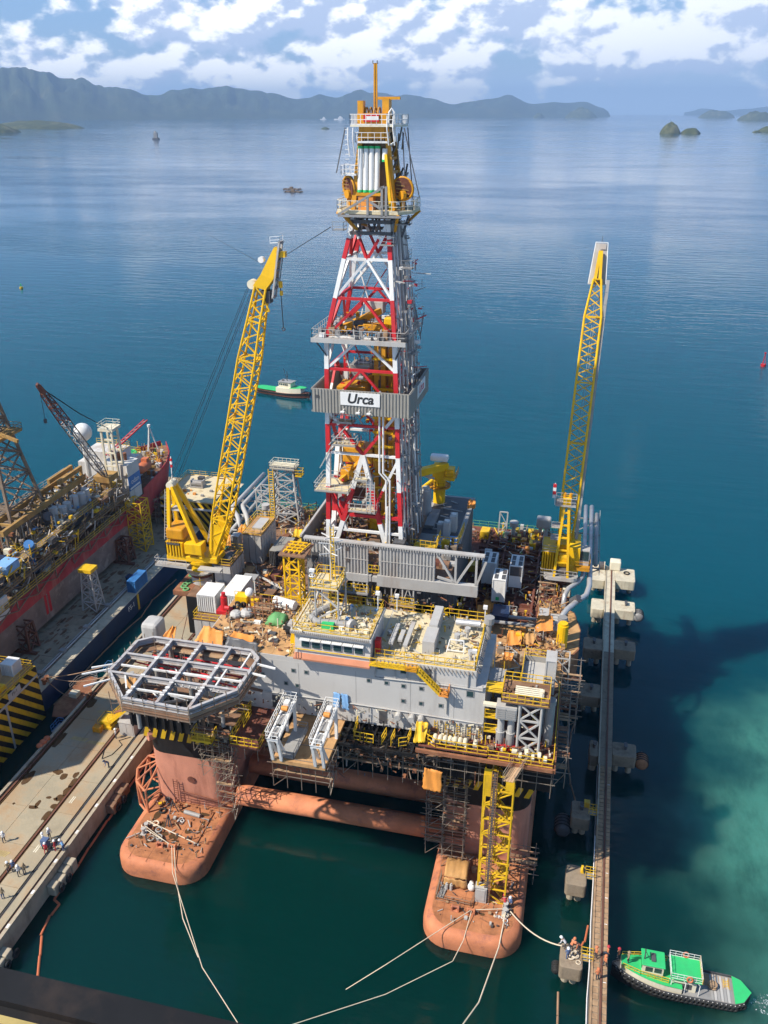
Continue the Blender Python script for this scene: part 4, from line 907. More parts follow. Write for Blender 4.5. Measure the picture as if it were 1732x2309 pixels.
for (x0, x1), s in zip(PX, (-1, 1)):
    for y0, y1 in ((84.6, 97.6), (124, 137)):
        a, b_ = x0 + .5, x1 - .5
        bx0, bx1 = (a - .6, b_ + .2) if s < 0 else (a - .2, b_ + .6)
        MB().loft([col_ring(a, b_, y0, y1, 2.5), col_ring(a, b_, y0, y1, 11.1)], False, False).build('column', 'column_pink', rig, smooth=True)
        MB().loft([col_ring(a, b_, y0, y1, 11.1), col_ring(a, b_, y0, y1, 13.4), col_ring(bx0, bx1, y0 - .3, y1, 15.8, 2.2), col_ring(bx0 - .6, bx1 + .6, y0 - 1.4, y1, 19.6, 1.8)], False, False).build('column_head', 'black_paint', rig, smooth=True)
        if y0 < 100:
            n = 9
            for i in range(n):
                x = a + .5 + i * 1.29
                for zz in (16.35,):
                    MB()._a([(x - .55, y0 - .16, 13.75), (x + .1, y0 - .16, 13.75), (x + .75, y0 - .42, 15.65), (x + .1, y0 - .42, 15.65), (x - .55, y0 - .1, 13.75), (x + .1, y0 - .1, 13.75), (x + .75, y0 - .36, 15.65), (x + .1, y0 - .36, 15.65)], [(0, 1, 2, 3), (7, 6, 5, 4), (0, 4, 5, 1), (3, 2, 6, 7), (0, 3, 7, 4), (1, 5, 6, 2)]).build('warning_stripe', 'yellow', rig)
for yb, zb_ in ((86.6, 3.9), (92.0, 4.9)):
    MB().tube((-41.6, yb, zb_), (-11.8, yb, zb_), 1.42, 24).build('brace', 'salmon', rig, smooth=True)
MB().tube((-41.6, 130, 6.3), (-11.8, 130, 6.3), 1.42, 20).build('brace', 'salmon', rig, smooth=True)
# upper hull ring round the moonpool
for (x0, x1, y0, y1) in ((-46.6, 1.5, 79.9, 91), (-47, -32, 91, 102), (-54.6, -32, 102, 136), (-14, 1.5, 91, 136), (-32, -14, 115, 136)):
    MB().box(x0, x1, y0, y1, 19.4, ZM - .12).build('upper_hull', 'black_paint', rig)
MB().prism([(1.4, 96.5), (2.2, 98.6), (3.5, 101.5), (3.6, 106.5), (2.6, 111), (1.4, 112)], 21.4, ZM - .4).build('fairlead_sponson', 'rust', rig)
MB().prism([(1.42, 97), (2.1, 99), (3.4, 101.7), (3.5, 106.4), (2.5, 110.8), (1.42, 111.6)], ZM - .4, ZM - .36).build('sponson_deck', 'tan_deck', rig)
MB().box(-52.8, -46.6, 80.0, 91, 19.4, 24.4).build('upper_hull', 'black_paint', rig)
MB().prism([(-57.2, 103.0), (-54.5, 103.0), (-54.5, 111), (-57.2, 110)], 25.2, 26).build('crane_sponson', 'rust', rig)
for i in range(9): MB().ring((-56.4 + random.random() * 1.6, 103.6 + i * .7, 26.1), .4, .14).build('green_netting', 'green_tarp', rig, smooth=True)
# vertical stiffeners on the black front of the hull
x = -52.4
while x < 1.2: ubox('stiffener', 'black_paint', rig, x, x + .16, 79.62, 79.9, 19.5, 25.7); x += 1.15
# main deck in plates
for (x0, x1, y0, y1, m) in ((-46.9, -32, 91, 102, 'brown'), (-54.5, -32, 102, 136, 'brown'), (-14, 1.4, 91, 105, 'tan_deck'), (-14, 1.4, 105, 136, 'dark_red'), (-46.5, -6.2, 80, 91, 'brown'), (-6.2, 1.4, 80, 91, 'dark_red'), (-32, -14, 115, 136, 'dark_red')):
    nx = max(1, round((x1 - x0) / 4)); ny = max(1, round((y1 - y0) / 5))
    for i in range(nx):
        for j in range(ny):
            ubox('deck_plate', m, rig, x0 + (x1 - x0) * i / nx + .02, x0 + (x1 - x0) * (i + 1) / nx - .02, y0 + (y1 - y0) * j / ny + .02, y0 + (y1 - y0) * (j + 1) / ny - .02, ZM - .11, ZM + random.uniform(-.015, .01))
# pipe-rack beams on the right-hand deck
for i in range(12):
    y = 105.3 + i * 2.45
    ubar('rack_beam', 'dark_red', rig, (-13.6, y, ZM + .28), (-3.2, y, ZM + .28), .28, .5)
for x in (-12.2, -9.2, -6.2, -3.6): ubar('rack_beam', 'dark_red', rig, (x, 105, ZM + .62), (x, 134, ZM + .62), .3, .3)
for i in range(34):
    y = 105 + i * .85
    if random.random() < .75: ubar('rack_stub', 'rust', rig, (random.choice([-12.2, -9.2, -6.2, -3.6]) + random.uniform(-.1, .1), y, ZM + .3), (random.choice([-12.2, -9.2, -6.2, -3.6]), y, ZM + 1.1), .2)
# fixed clutter: pipes, valves, skids and frames over the deck
def clutter(n, x0, x1, y0, y1, z, mats, smax=1.4, hmax=1.5, name='equipment_skid'):
    for i in range(n):
        x = random.uniform(x0, x1); y = random.uniform(y0, y1); s = random.uniform(.25, smax)
        k = random.random()
        if k < .45: ubox(name, random.choice(mats), rig, x, x + s, y, y + s * random.uniform(.5, 1.6), z, z + random.uniform(.2, hmax), random.uniform(-.1, .1))
        elif k < .7: ubar('deck_pipe', random.choice(mats), rig, (x, y, z + random.uniform(.2, 1.2)), (x + random.choice([0, random.uniform(-3, 3)]), y + random.uniform(1, 4), z + random.uniform(.2, 1.2)), random.uniform(.1, .3), rnd=6)
        elif k < .88: ubar('valve_post', random.choice(mats), rig, (x, y, z), (x, y, z + random.uniform(.6, 2.2)), random.uniform(.1, .35), rnd=8)
        else:
            b = MB(); b.rail([(x, y, z), (x + s * 1.4, y, z), (x + s * 1.4, y + s, z), (x, y + s, z)], random.uniform(.8, 1.6), .08, 1.0, True); b.build('guard_frame', random.choice(['yellow', 'scaffold_steel', 'scaffold_steel', 'light_grey']), rig, kind='stuff')
MIX = ['rust', 'brown', 'tan_deck', 'wood', 'scaffold_steel', 'mid_grey', 'dark_grey', 'orange_tarp', 'yellow', 'light_grey', 'cream', 'dark_red', 'rust', 'brown']
clutter(70, -13.5, 0.6, 91.5, 133, ZM, MIX, 1.3); clutter(70, -53.5, -33, 103, 134, ZM, MIX, 1.6); clutter(14, -44, -35, 92, 102, ZM, MIX, 1.2)
clutter(55, -32, -13, 116, 135, ZM, MIX, 1.5); clutter(34, -6, 1, 80.5, 91, ZM, MIX, .9, 1.0); clutter(50, -12, 0, 91.5, 104, ZM, ['tan_deck', 'wood', 'brown', 'rust', 'orange_tarp', 'scaffold_steel', 'dark_grey', 'light_grey'], 1.0, 1.1)
clutter(40, -11, -2.5, 127, 135.5, ZM, ['yellow', 'rust', 'green_tarp', 'light_grey', 'tan_deck', 'cream'], 1.1, 1.3); clutter(45, -50, -36, 122, 135, ZM, ['yellow', 'rust', 'mid_grey', 'tan_deck', 'cream', 'orange_tarp'], 1.2, 1.6)
b = MB(); b.rail([(-54.3, 112, ZM), (-54.3, 135.8, ZM), (1.2, 135.8, ZM), (1.2, 122, ZM)], 1.1); b.build('railing', 'green_tarp', rig, kind='stuff')
b = MB(); b.rail([(-32.2, 91.2, ZM), (-13.8, 91.2, ZM)], 1.1).rail([(-13.8, 91.2, ZM), (-13.8, 114.8, ZM)], 1.1); b.build('railing', 'yellow', rig, kind='stuff')
# gear deep in the moonpool
for i in range(40):
    x = random.uniform(-31, -15); y = random.uniform(91.5, 99); z = random.uniform(19.5, 26)
    ubar('moonpool_beam', random.choice(['dark_grey', 'rail_rust', 'dark_red', 'dark_grey']), rig, (x, y, z), (x + random.choice([0, random.uniform(2, 6)]), y + random.uniform(-1, 1), z + random.choice([0, random.uniform(-3, 3)])), random.uniform(.2, .6))
for x in (-31, -27, -22, -17): ubar('moonpool_beam', 'dark_grey', rig, (x, 91, 25.6), (x, 115, 25.6), .5, .7)
# right-hand deck edge: walkways, scaffold-clad pipework and ducts
MB().box(-2.6, 1.3, 93, 112, ZM + .02, ZM + .16).build('edge_walkway', 'tan_deck', rig)
ubox('cable_trunk', 'light_grey', rig, -2.4, -1.0, 102.5, 108.0, ZM + .16, ZM + 1.6); ubox('cable_trunk', 'light_grey', rig, -.8, .6, 103.0, 107.4, ZM + .16, ZM + 1.2)
for (x0, x1, y0, y1, h_) in ((-2.8, -.6, 113.4, 117.0, 2.0), (-3, .4, 92.5, 94.4, 1.6)):
    g = thing('scaffold_stand', 'tube scaffold with tan boards on the rig side deck', 'scaffold', (x0, y0, ZM), 'scaffolds on the side deck'); scaffold(g, x0, x1, y0, y1, ZM, ZM + h_, 1.4, 1.3, .08)
for (pts, r, m) in (([(3.3, 142, 29), (3.5, 118.5, 28.6), (3.3, 116.8, 28.5), (2.6, 115.2, 28.3), (1.4, 113.4, 28.2), (.95, 112.0, 27.8), (.9, 111.4, 26.8), (.9, 111.3, 26)], .36, 'steel_pipe'), ([(4.3, 142, 29), (4.4, 114.5, 28.4), (4.0, 112.0, 28.2), (2.6, 109.8, 28.1), (1.5, 107.8, 28.0), (.9, 106.6, 27.6), (.75, 105.8, 26.8), (.75, 105.7, 26)], .40, 'steel_pipe'), ([(5.2, 139, 29), (5.2, 121, 28.6)], .36, 'grey')):
    MB().path(pts, r, 12).build('exhaust_pipe', m, rig, smooth=True)
for y in (121, 127, 133, 139): ubar('pipe_outrigger', 'grey', rig, (1.3, y, 28.0), (5.9, y, 28.0), .16, .22); ubar('pipe_outrigger', 'grey', rig, (1.3, y, 25.0), (5.8, y, 27.9), .14)
MB().ladder((5.8, 119, 28.2), (5.8, 142, 28.2), .5, .8, .09, (0, 0, 1)).build('pipe_ladder', 'grey', rig, kind='stuff')
MB().tube((2.1, 110.6, 27.6), (3.0, 110.2, 28.6), .62, 12).build('expansion_joint', 'dark_grey', rig)
# exhausts and frames on the left-hand side
for (pts, r) in (([(-58, 145, 28.2), (-58, 129.2, 28.2), (-57.6, 128.3, 28.1), (-56.0, 126.4, 27.8), (-55.4, 125.4, 27.4), (-55.1, 124.6, 26.6), (-55.1, 124.4, 26)], .40), ([(-56.7, 145, 28.0), (-56.7, 130.6, 28.0), (-56.3, 129.8, 27.9), (-54.9, 127.6, 27.7), (-54.2, 126.4, 27.3), (-53.9, 125.6, 26.6), (-53.9, 125.4, 26)], .40), ([(-55.6, 143, 27.0), (-55.6, 118, 27.0)], .36)):
    MB().path(pts, r, 12).build('exhaust_pipe', 'light_grey', rig, smooth=True)
for y in (122, 128, 134, 140): ubar('pipe_outrigger', 'light_grey', rig, (-54.4, y, 27.4), (-58.7, y, 27.4), .2); ubar('pipe_outrigger', 'light_grey', rig, (-54.4, y, 23.6), (-58.4, y, 27.3), .16)
# front walkway, railings and lifeboat stations at the bow
MB().box(-14.0, -6.0, 76.9, 79.85, ZM - .15, ZM).build('front_walkway', 'dark_red', rig); MB().box(-6.0, 1.4, 76.4, 79.85, ZM - .15, ZM).build('front_walkway', 'dark_red', rig)
MB().rail([(-14, 78.2, ZM), (-12.0, 77.0, ZM), (-6.0, 77.0, ZM), (-6.0, 76.5, ZM), (1.3, 76.5, ZM), (1.3, 91, ZM)], 1.15, .12, 1.2, bars=3).build('railing', 'yellow', rig, kind='stuff')
MB().box(-14.2, 1.5, 76.2, 76.5, ZM - .5, ZM - .05).build('edge_beam', 'rust', rig); ubox('edge_beam', 'rust', rig, 1.3, 1.6, 76.2, 91, ZM - .5, ZM - .04)
MB().box(-35.3, -31.5, 72.1, 79.8, ZM - .35, ZM).build('muster_deck', 'dark_red', rig)
MB().rail([(-35.2, 79, ZM), (-35.2, 72.2, ZM), (-31.6, 72.2, ZM), (-31.6, 78.5, ZM)], 1.15, .11, 1.0, bars=3).build('railing', 'yellow', rig, kind='stuff')
MB().box(-29.6, -23.4, 71.0, 79.8, ZM - .6, ZM - .1).build('boat_deck', 'tan_deck', rig)
MB().box(-28.9, -27.2, 71.4, 76.6, ZM - .1, ZM + .1).rail([(-28.9, 71.4, ZM), (-27.2, 71.4, ZM), (-27.2, 76.8, ZM), (-28.6, 76.8, ZM)], .9, .09).build('boat_cradle', 'grey', rig)
MB().box(-40.4, -37.9, 72.9, 74.6, ZM - 1.2, ZM - 1.0).rail([(-40.4, 74.6, ZM - 1), (-40.4, 72.9, ZM - 1), (-37.9, 72.9, ZM - 1), (-37.9, 74.6, ZM - 1)], 1.1, .1, .8).build('inspection_platform', 'yellow', rig)
MB().rail([(-39.4, 79, ZM + .6), (-39.4, 77.2, ZM + .6), (-34.4, 77.2, ZM + .6), (-34.4, 74.6, ZM + .6)], 1.15, .11, 1.0, bars=3).build('railing', 'yellow', rig, kind='stuff')
MB().box(-39.4, -35.4, 74.8, 79.8, ZM + .35, ZM + .55).build('stair_landing', 'brown', rig)
# unfinished black boat-station frame between boat deck and walkway
for x in (-22.6, -21.2, -19.4, -17.6, -15.9, -14.6): ubar('station_beam', 'black_paint', rig, (x, 75.6, ZM - .5), (x, 79.9, ZM - .5), .3, .5)
for y in (75.7, 77.0, 78.4): ubar('station_beam', 'black_paint', rig, (-23.2, y, ZM - .55), (-14.0, y, ZM - .55), .26, .4)
for x in (-22.0, -20.3, -18.5, -16.8): 
    ubar('station_post', 'black_paint', rig, (x, 76.2, ZM - .4), (x, 76.2, ZM + 1.1), .12); ubar('station_post', 'black_paint', rig, (x, 78.8, ZM - .4), (x, 78.8, ZM + 1.1), .12)
for (p0, p1, p2) in (((-21.8, 79.3), (-21.6, 76.5), (-19.2, 76.4)), ((-18.0, 78.0), (-18.2, 76.6), (-18.2, 76.4)), ((-17.0, 78.0), (-17.1, 76.6), (-17.1, 76.4)), ((-15.2, 78.6), (-15.3, 76.9), (-16.2, 76.5))):
    MB().rail([(*p0, ZM - .3), (*p1, ZM - .3), (*p2, ZM - .3)], 1.2, .12, .8, bars=3).build('railing', 'yellow', rig, kind='stuff')
# hanging scaffold under the bow, between the columns
for (x0, x1, y0, y1, z0, z1, lb) in ((-29.8, -23.0, 71.4, 74.0, 21.6, 25, 'tube scaffold hung below the tan boat deck'), (-23.2, -12.2, 77.4, 79.3, 19.6, 24.0, 'tube scaffold hung below the black boat-station frame'), (-40.8, -31.0, 74.0, 78.0, 22.4, 25, 'tube scaffold hung below the red muster deck'), (-13.5, 1.3, 77.6, 79.6, 20.6, 24.6, 'tube scaffold hung below the yellow bow walkway'), (1.5, 2.8, 79.8, 92, 20.5, 25, 'tube scaffold hung down the seaward hull side'), (-42.6, -40.4, 82.2, 84.5, 3.4, 15.5, 'tube scaffold standing at the inner face of the quayside column'), (-13.8, -11.6, 82.6, 86.6, 3.4, 17, 'tube scaffold at the inner face of the pierside column'), (-11.5, -8.8, 81.6, 84.2, 2.6, 17.5, 'tall tube scaffold on the pontoon in front of the pierside column'), (-44.6, -41.4, 82.6, 84.6, 10.2, 15.6, 'tube scaffold round the warning stripes of the quayside column'), (-2.8, .4, 81.4, 84.2, 2.6, 6, 'low tube scaffold behind the yellow stair tower'), (1.5, 3.8, 92.5, 97, 18.5, 26, 'tube scaffold hung below the grey lattice on the hull side')):
    g = thing('hanging_scaffold', lb, 'scaffold', (x0, y0, z0)); scaffold(g, x0, x1, y0, y1, z0, z1, 1.7, 2.1, .08, mess=.4, pb=.32)
for i in range(60):    # conduits, hangers and lamps on the bow wall
    x = random.uniform(-40, 0); z = random.uniform(20, 25.5)
    if random.random() < .5: ubar('hull_pipe', random.choice(['rust', 'mid_grey', 'brown']), rig, (x, 79.5, z), (x + random.uniform(1, 4), 79.5, z), .14)
    else: ubar('hull_pipe', random.choice(['rust', 'mid_grey', 'yellow', 'brown']), rig, (x, 79.45, z - 2), (x, 79.45, z), .14)
# lattice wheel guard on the outboard side of the quayside pontoon
gp = [(-53.2, 81.6), (-55.4, 83.2), (-56.5, 85.6), (-56.2, 88.4), (-53.6, 90)]
for z in (2.2, 6.4):
    for a, b_ in zip(gp, gp[1:]): ubar('guard_bar', 'salmon', rig, (a[0], a[1], z), (b_[0], b_[1], z), .34, rnd=8)
for a, b_ in zip(gp, gp[1:]): ubar('guard_bar', 'salmon', rig, (a[0], a[1], 2.2), (b_[0], b_[1], 6.4), .28, rnd=8)
for a in gp: ubar('guard_bar', 'salmon', rig, (a[0], a[1], 2.2), (a[0], a[1], 6.4), .3, rnd=8); ubar('guard_bar', 'salmon', rig, (a[0], a[1], 6.4), (-53.0, 86.4, 8.2), .26, rnd=8); ubar('guard_bar', 'salmon', rig, (a[0], a[1], 2.2), (-53.0, 86.4, 3.2), .26, rnd=8)
MB().tube((-53.6, 84.6, 13.8), (-52.7, 85.6, 13.8), .9, 14).build('fairlead', 'column_pink', rig)
# ---------------------------------------------------------------- pontoon-top equipment
n_before = set(bpy.data.objects)
def pont_detail():
    for x0, x1, y0, y1 in ((-50.6, -43.0, 75.2, 81.5), (-10.2, -6.4, 74.0, 76)):
        for a in ((x0, x1),): 
            ubar('pipe_run', 'pontoon_top', rig, (x0, y0, 5.12), (x1, y0, 5.12), .14, rnd=6); ubar('pipe_run', 'pontoon_top', rig, (x1, y0, 5.12), (x1, y1, 5.12), .14, rnd=6)
    for (x, y, rx, ry) in [(-47.8, 76.4, .5, .4), (-46.8, 76.2, .4, .5), (-46.1, 76.0, .3, .5), (-45.0, 77.4, .6, .4), (-48.9, 77.6, .5, .8), (-43.6, 78.6, .3, 1.2), (-50.4, 79.2, .5, .9), (-46.4, 80.6, 1.2, .4), (-44.2, 80.8, .8, .3), (-49.4, 74.6, .3, .3), (-47.6, 75.3, .8, .4), (-46.0, 75.3, .7, .4), (-50.6, 75, .3, .25), (-50.0, 75.3, .25, .3), (-44.9, 74.4, .5, .25), (-5.1, 73.4, .3, .2)]: blob(x, y, rx, ry, 5.02, 'wet_patch', 'wet', rig, 12)
    blob(-46.6, 81.6, .01, .01, 5.02, 'wet_patch', 'wet', rig, 6)
    for (x, y) in ((-47.4, 74.2), (-45.7, 74.3), (-8.4, 73.2), (-6.5, 73.2)):
        b = MB(); b.box(x - .5, x + .5, y - .25, y + .25, 4.9, 5.15)
        for e in (-.4, .4): b.box(x + e - .12, x + e + .12, y - .25, y + .25, 5.1, 5.75)
        b.bar((x - .5, y, 5.7), (x + .5, y, 5.7), .2); bev(b.build('fairlead_chock', 'salmon', rig), .05)
    for (x, y) in ((-50.6, 76.2), (-2.5, 74.4)):
        b = MB()
        for e in (-.45, .45): b.tube((x, y + e, 5), (x, y + e, 5.9), .22, 10).tube((x, y + e, 5.9), (x, y + e, 6.0), .32, 10)
        b.box(x - .4, x + .4, y - .9, y + .9, 4.98, 5.1); b.build('bollard', 'light_grey', rig)
    b = MB(); b.rail([(-10.9, 78, 5), (-11.0, 74.2, 5), (-6.6, 74.0, 5), (-6.3, 75.6, 5)], 1.0, .08, 1.4); b.build('railing', 'scaffold_steel', rig, kind='stuff')
    ubar('pipe_run', 'dark_red', rig, (-48.0, 82.0, 7.2), (-41.3, 82.0, 6.4), .3, rnd=6)
    MB().rail([(-48.0, 81.5, 6.2), (-41.4, 81.5, 6.2)], 1.0, .08, 1.2).build('railing', 'dark_red', rig, kind='stuff')
    MB().ladder((-48.6, 81.8, 5), (-48.6, 81.9, 9.4), .6, .4, .08).build('ladder', 'dark_red', rig)
    o = MB(); o.tube((-46.3, 82.12, 9.6), (-46.3, 82.18, 9.6), .55, 14); o.build('red_patch', 'dark_red', rig)
pont_detail()
def pile_thing(name, label, cat, x, y, z, mats, n=6, s=.6, group=None):
    g = thing(name, label, cat, (x, y, z), group)
    for i in range(n):
        xx = x + random.uniform(-s, s); yy = y + random.uniform(-s, s); q = random.uniform(.2, .55) * s
        if random.random() < .5: MB().ring((xx, yy, z + q * .3 + i * .03), q, q * .28).build('rope_coil', random.choice(mats), g, smooth=True)
        else: ubox('gear_piece', random.choice(mats), g, xx - q / 2, xx + q / 2, yy - q / 2, yy + q / 2, z, z + q * random.uniform(.5, 1.4), random.random())
    return g
pile_thing('rope_heap', 'heap of grey rope and shackles on the quayside pontoon edge', 'rope', -50.4, 77.2, 5.01, ['light_grey', 'rope', 'rust'], 9, .8)
pile_thing('rope_heap', 'coils of grey-green hose on the quayside pontoon bow', 'hose', -48.4, 75.8, 5.01, ['grey', 'scaffold_steel', 'mid_grey'], 9, .9)
pile_thing('gear_heap', 'heap of yellow and black lifting gear below the quayside column', 'gear', -50.0, 81.2, 5.01, ['yellow', 'black_tarp', 'dark_grey', 'rust'], 10, .9)
pile_thing('gear_heap', 'white pump and dark frame standing alone on the quayside pontoon', 'pump', -46.7, 78.7, 5.01, ['white', 'dark_grey', 'light_grey'], 6, .5)
pile_thing('gear_heap', 'yellow bin among loose planks at the foot of the pierside scaffold', 'gear', -8.0, 80.5, 5.01, ['yellow', 'orange_tarp', 'wood', 'dark_red'], 9, 1.1)
pile_thing('rope_heap', 'white mooring ropes heaped round the pierside pontoon bollard', 'rope', -3.0, 73.6, 5.01, ['rope', 'white'], 8, .7)
one('pipe_length', 'loose grey pipe length lying on the quayside pontoon', 'pipe', MB().tube((-46.9, 80.4, 5.3), (-44.4, 80.1, 5.3), .3, 12), 'grey', smooth=False)
one('tyre', 'black tyre lying on the quayside pontoon', 'tyre', MB().ring((-49.9, 80.0, 5.16), .42, .15), 'rubber', smooth=True)
tr = thing('tripod', 'thin grey steel tripod standing on the quayside pontoon', 'tripod', (-48.6, 80.4, 5))
for a in range(3): ubar('leg', 'dark_grey', tr, (-48.5 + .7 * math.cos(a * 2.1), 80.4 + .7 * math.sin(a * 2.1), 5), (-48.5, 80.4, 7.0), .1)
tr = thing('tripod', 'dark leaning steel frame beside the white pump on the pontoon', 'frame', (-48.1, 77.6, 5))
for a in (0, .5, 1.0): ubar('leg', 'dark_grey', tr, (-48.4 + a, 77.6, 5), (-48.0, 77.9 + a * .2, 6.8), .12)
tt = thing('tent', 'tan canvas work tent on the pierside pontoon', 'tent', (-8.9, 78, 5))
b = MB(); b.sheet(10, 8, lambda u, v: (-10.4 + 2.9 * u, 76.6 + 3.2 * v, 6.5 + .5 * math.sin(v * math.pi) + .09 * math.sin(u * 22 + v * 3) + .1 * random.random())); o = b.build('canopy', 'brown_tarp', tt, smooth=True); o.modifiers.new('t', 'SOLIDIFY').thickness = .03
b = MB(); b.sheet(10, 4, lambda u, v: (-10.4 + 2.9 * u, 76.5 - .12 * v + .1 * math.sin(u * 20), 6.45 - 1.3 * v)); o = b.build('side_curtain', 'brown_tarp', tt, smooth=True); o.modifiers.new('t', 'SOLIDIFY').thickness = .03
for x in (-10.3, -7.6):
    for y in (76.7, 79.7): ubar('pole', 'scaffold_steel', tt, (x, y, 5), (x, y, 6.6), .09)
for i in range(2): one('gas_bottle', 'grey gas bottle standing in front of the tan tent', 'gas bottle', MB().tube((-9.9 + i * .55, 76.1, 5.0), (-9.9 + i * .55, 76.1, 5.9), .2, 10).tube((-9.9 + i * .55, 76.1, 5.9), (-9.9 + i * .55, 76.1, 6.1), .1, 8), 'light_grey', 'gas bottles by the tent')
one('equipment_cabinet', 'pale grey cabinet at the foot of the yellow stair tower', 'cabinet', MB().box(-6.3, -4.9, 75.0, 75.9, 5.0, 7.4).box(-6.35, -4.85, 74.95, 75.95, 7.4, 7.5).box(-6.1, -5.1, 74.93, 75.0, 5.4, 7.2), 'light_grey')
one('white_bag', 'white bulk bag standing beside the tan tent', 'bag', MB().sphere((-6.9, 76.6, 5.6), .5, 10, 8, 1.25).tube((-6.9, 76.6, 6.1), (-6.9, 76.6, 6.4), .2, 8, .3), 'white', smooth=True)
rp = thing('gangplank', 'grey timber gangplank along the pierside pontoon edge', 'plank', (-10.4, 74.5, 5))
for i in range(3): ubar('board', 'mid_grey', rp, (-10.75 + i * .27, 74.6, 5.1), (-10.3 + i * .27, 77.2, 5.1), .22, .09)
# yellow stair tower on the pierside pontoon
st = thing('stair_tower', 'tall yellow lattice stair tower between pierside pontoon and deck', 'stair tower', (-4.9, 75.7, 5))
x0, x1, y0, y1, z0, z1 = -6.1, -2.7, 75.4, 78.0, 5.0, 25.2
for x in (x0, x1):
    for y in (y0, y1): ubar('corner_post', 'yellow', st, (x, y, z0), (x, y, z1), .18)
nf = 9
for k in range(nf + 1):
    z = z0 + (z1 - z0) * k / nf
    ubar('cross_bar', 'yellow', st, (x0, y0, z), (x1, y0, z), .15); ubar('cross_bar', 'yellow', st, (x0, y1, z), (x1, y1, z), .12); ubar('cross_bar', 'yellow', st, (x0, y0, z), (x0, y1, z), .12); ubar('cross_bar', 'yellow', st, (x1, y0, z), (x1, y1, z), .12)
    if k < nf:
        zb = z0 + (z1 - z0) * (k + 1) / nf; s = k % 2
        ubar('brace', 'yellow', st, (x0 if s else x1, y0, z), (x1 if s else x0, y0, zb), .12); ubar('brace', 'yellow', st, (x0, y0 if s else y1, z), (x0, y1 if s else y0, zb), .1); ubar('brace', 'yellow', st, (x1, y0 if s else y1, z), (x1, y1 if s else y0, zb), .1)
        # stair flight with treads and a landing
        xa, xb = (x0 + 1.3, x1 - .4) if s else (x1 - .4, x0 + 1.3)
        for yy in (y0 + .9, y0 + 1.9): ubar('stringer', 'yellow', st, (xa, yy, z), (xb, yy, zb), .07, .12)
        b = MB()
        for q in range(7): f = (q + .5) / 7; xx = xa + (xb - xa) * f; b.box(xx - .09, xx + .09, y0 + .9, y0 + 1.9, z + (zb - z) * f, z + (zb - z) * f + .05)
        b.build('tread', 'yellow', st, kind='stuff'); ubox('landing', 'yellow', st, min(xb, xb + (.55 if s else -.55)), max(xb, xb + (.55 if s else -.55)), y0 + .5, y1 - .2, zb - .06, zb)
ubox('cladding', 'yellow', st, x0 - .05, x0 + .9, y0 - .06, y0 - .02, z1 - 3.2, z1 + .9); ubox('cladding', 'yellow', st, x1 - .9, x1 + .05, y0 - .06, y0 - .02, z1 - 2.0, z1 + .3)
MB().ladder((-4.9, 75.15, 5), (-4.9, 75.15, 26.0), .6, .4, .09).build('cable_ladder', 'brown', st); ubar('cable_bundle', 'dark_grey', st, (-4.9, 75.2, 5), (-4.9, 75.2, 25.8), .3, .1)
gw = thing('gangway', 'timber gangway from the yellow stair tower to the bow walkway', 'gangway', (-2.8, 76, 25))
for i in range(4): ubar('board', 'wood', gw, (-3.9 + i * .3, 74.6, 24.8), (-2.5 + i * .3, 77.4, 26.2), .28, .08)
MB().rail([(-4.0, 74.6, 24.8), (-2.6, 77.4, 26.2)], 1.1, .08).rail([(-2.7, 74.6, 24.8), (-1.3, 77.4, 26.2)], 1.1, .08).build('railing', 'scaffold_steel', gw)
def low(p):
    k = (92 - p[2] + 2.4) / (92 - p[2]); return (p[0] * k, p[1] * k, p[2] - 2.4)
for o in [o for o in bpy.data.objects if o not in n_before and (o.parent is None or o.parent == rig) and o.name != 'gangway']:      # stand it all on the 2.6 m high pontoon deck
    c = o.matrix_world.translation if o.type == 'EMPTY' else (sum((Vector(q) for q in o.bound_box), Vector()) / 8 if o.parent is None else None)
    if o.type != 'EMPTY': c = o.matrix_basis @ (sum((Vector(q) for q in o.bound_box), Vector()) / 8) + wl(o)
    else: c = o.location
    o.location = o.location + Vector((c[0] * .0276, c[1] * .0276, -2.4))
# ---------------------------------------------------------------- quay gangway
qg = thing('gangway', 'yellow gangway bridging quay and rig with a red spare reel', 'gangway', (-66, 97, ZQ))
MB().box(-69.2, -67.0, 96.0, 98.4, ZQ, ZQ + .5).box(-69.0, -67.2, 96.2, 98.2, ZQ + .5, ZQ + 1.4).build('landing_stage', 'yellow', qg)
MB().rail([(-69.2, 96, ZQ + .5), (-69.2, 98.4, ZQ + .5), (-67, 98.4, ZQ + .5)], 1.1, .1).build('railing', 'yellow', qg)
for e in (0, 1.3): ubar('stringer', 'yellow', qg, (-67.6, 96.4 + e, ZQ + .9), (-58.0, 94.8 + e, 13.5), .2, .5)
for e in (0, 1.3): MB().rail([(-67.6, 96.4 + e, ZQ + 1.1), (-58.0, 94.8 + e, 13.7)], 1.1, .1).build('railing', 'yellow', qg)
MB()._a([(-67.6, 96.4, ZQ + 1.0), (-67.6, 97.7, ZQ + 1.0), (-58, 96.1, 13.6), (-58, 94.8, 13.6), (-67.6, 96.4, ZQ + .94), (-67.6, 97.7, ZQ + .94), (-58, 96.1, 13.54), (-58, 94.8, 13.54)], [(0, 1, 2, 3), (4, 7, 6, 5), (0, 3, 7, 4), (1, 5, 6, 2), (0, 4, 5, 1), (3, 2, 6, 7)]).build('walkway', 'orange_yellow', qg)
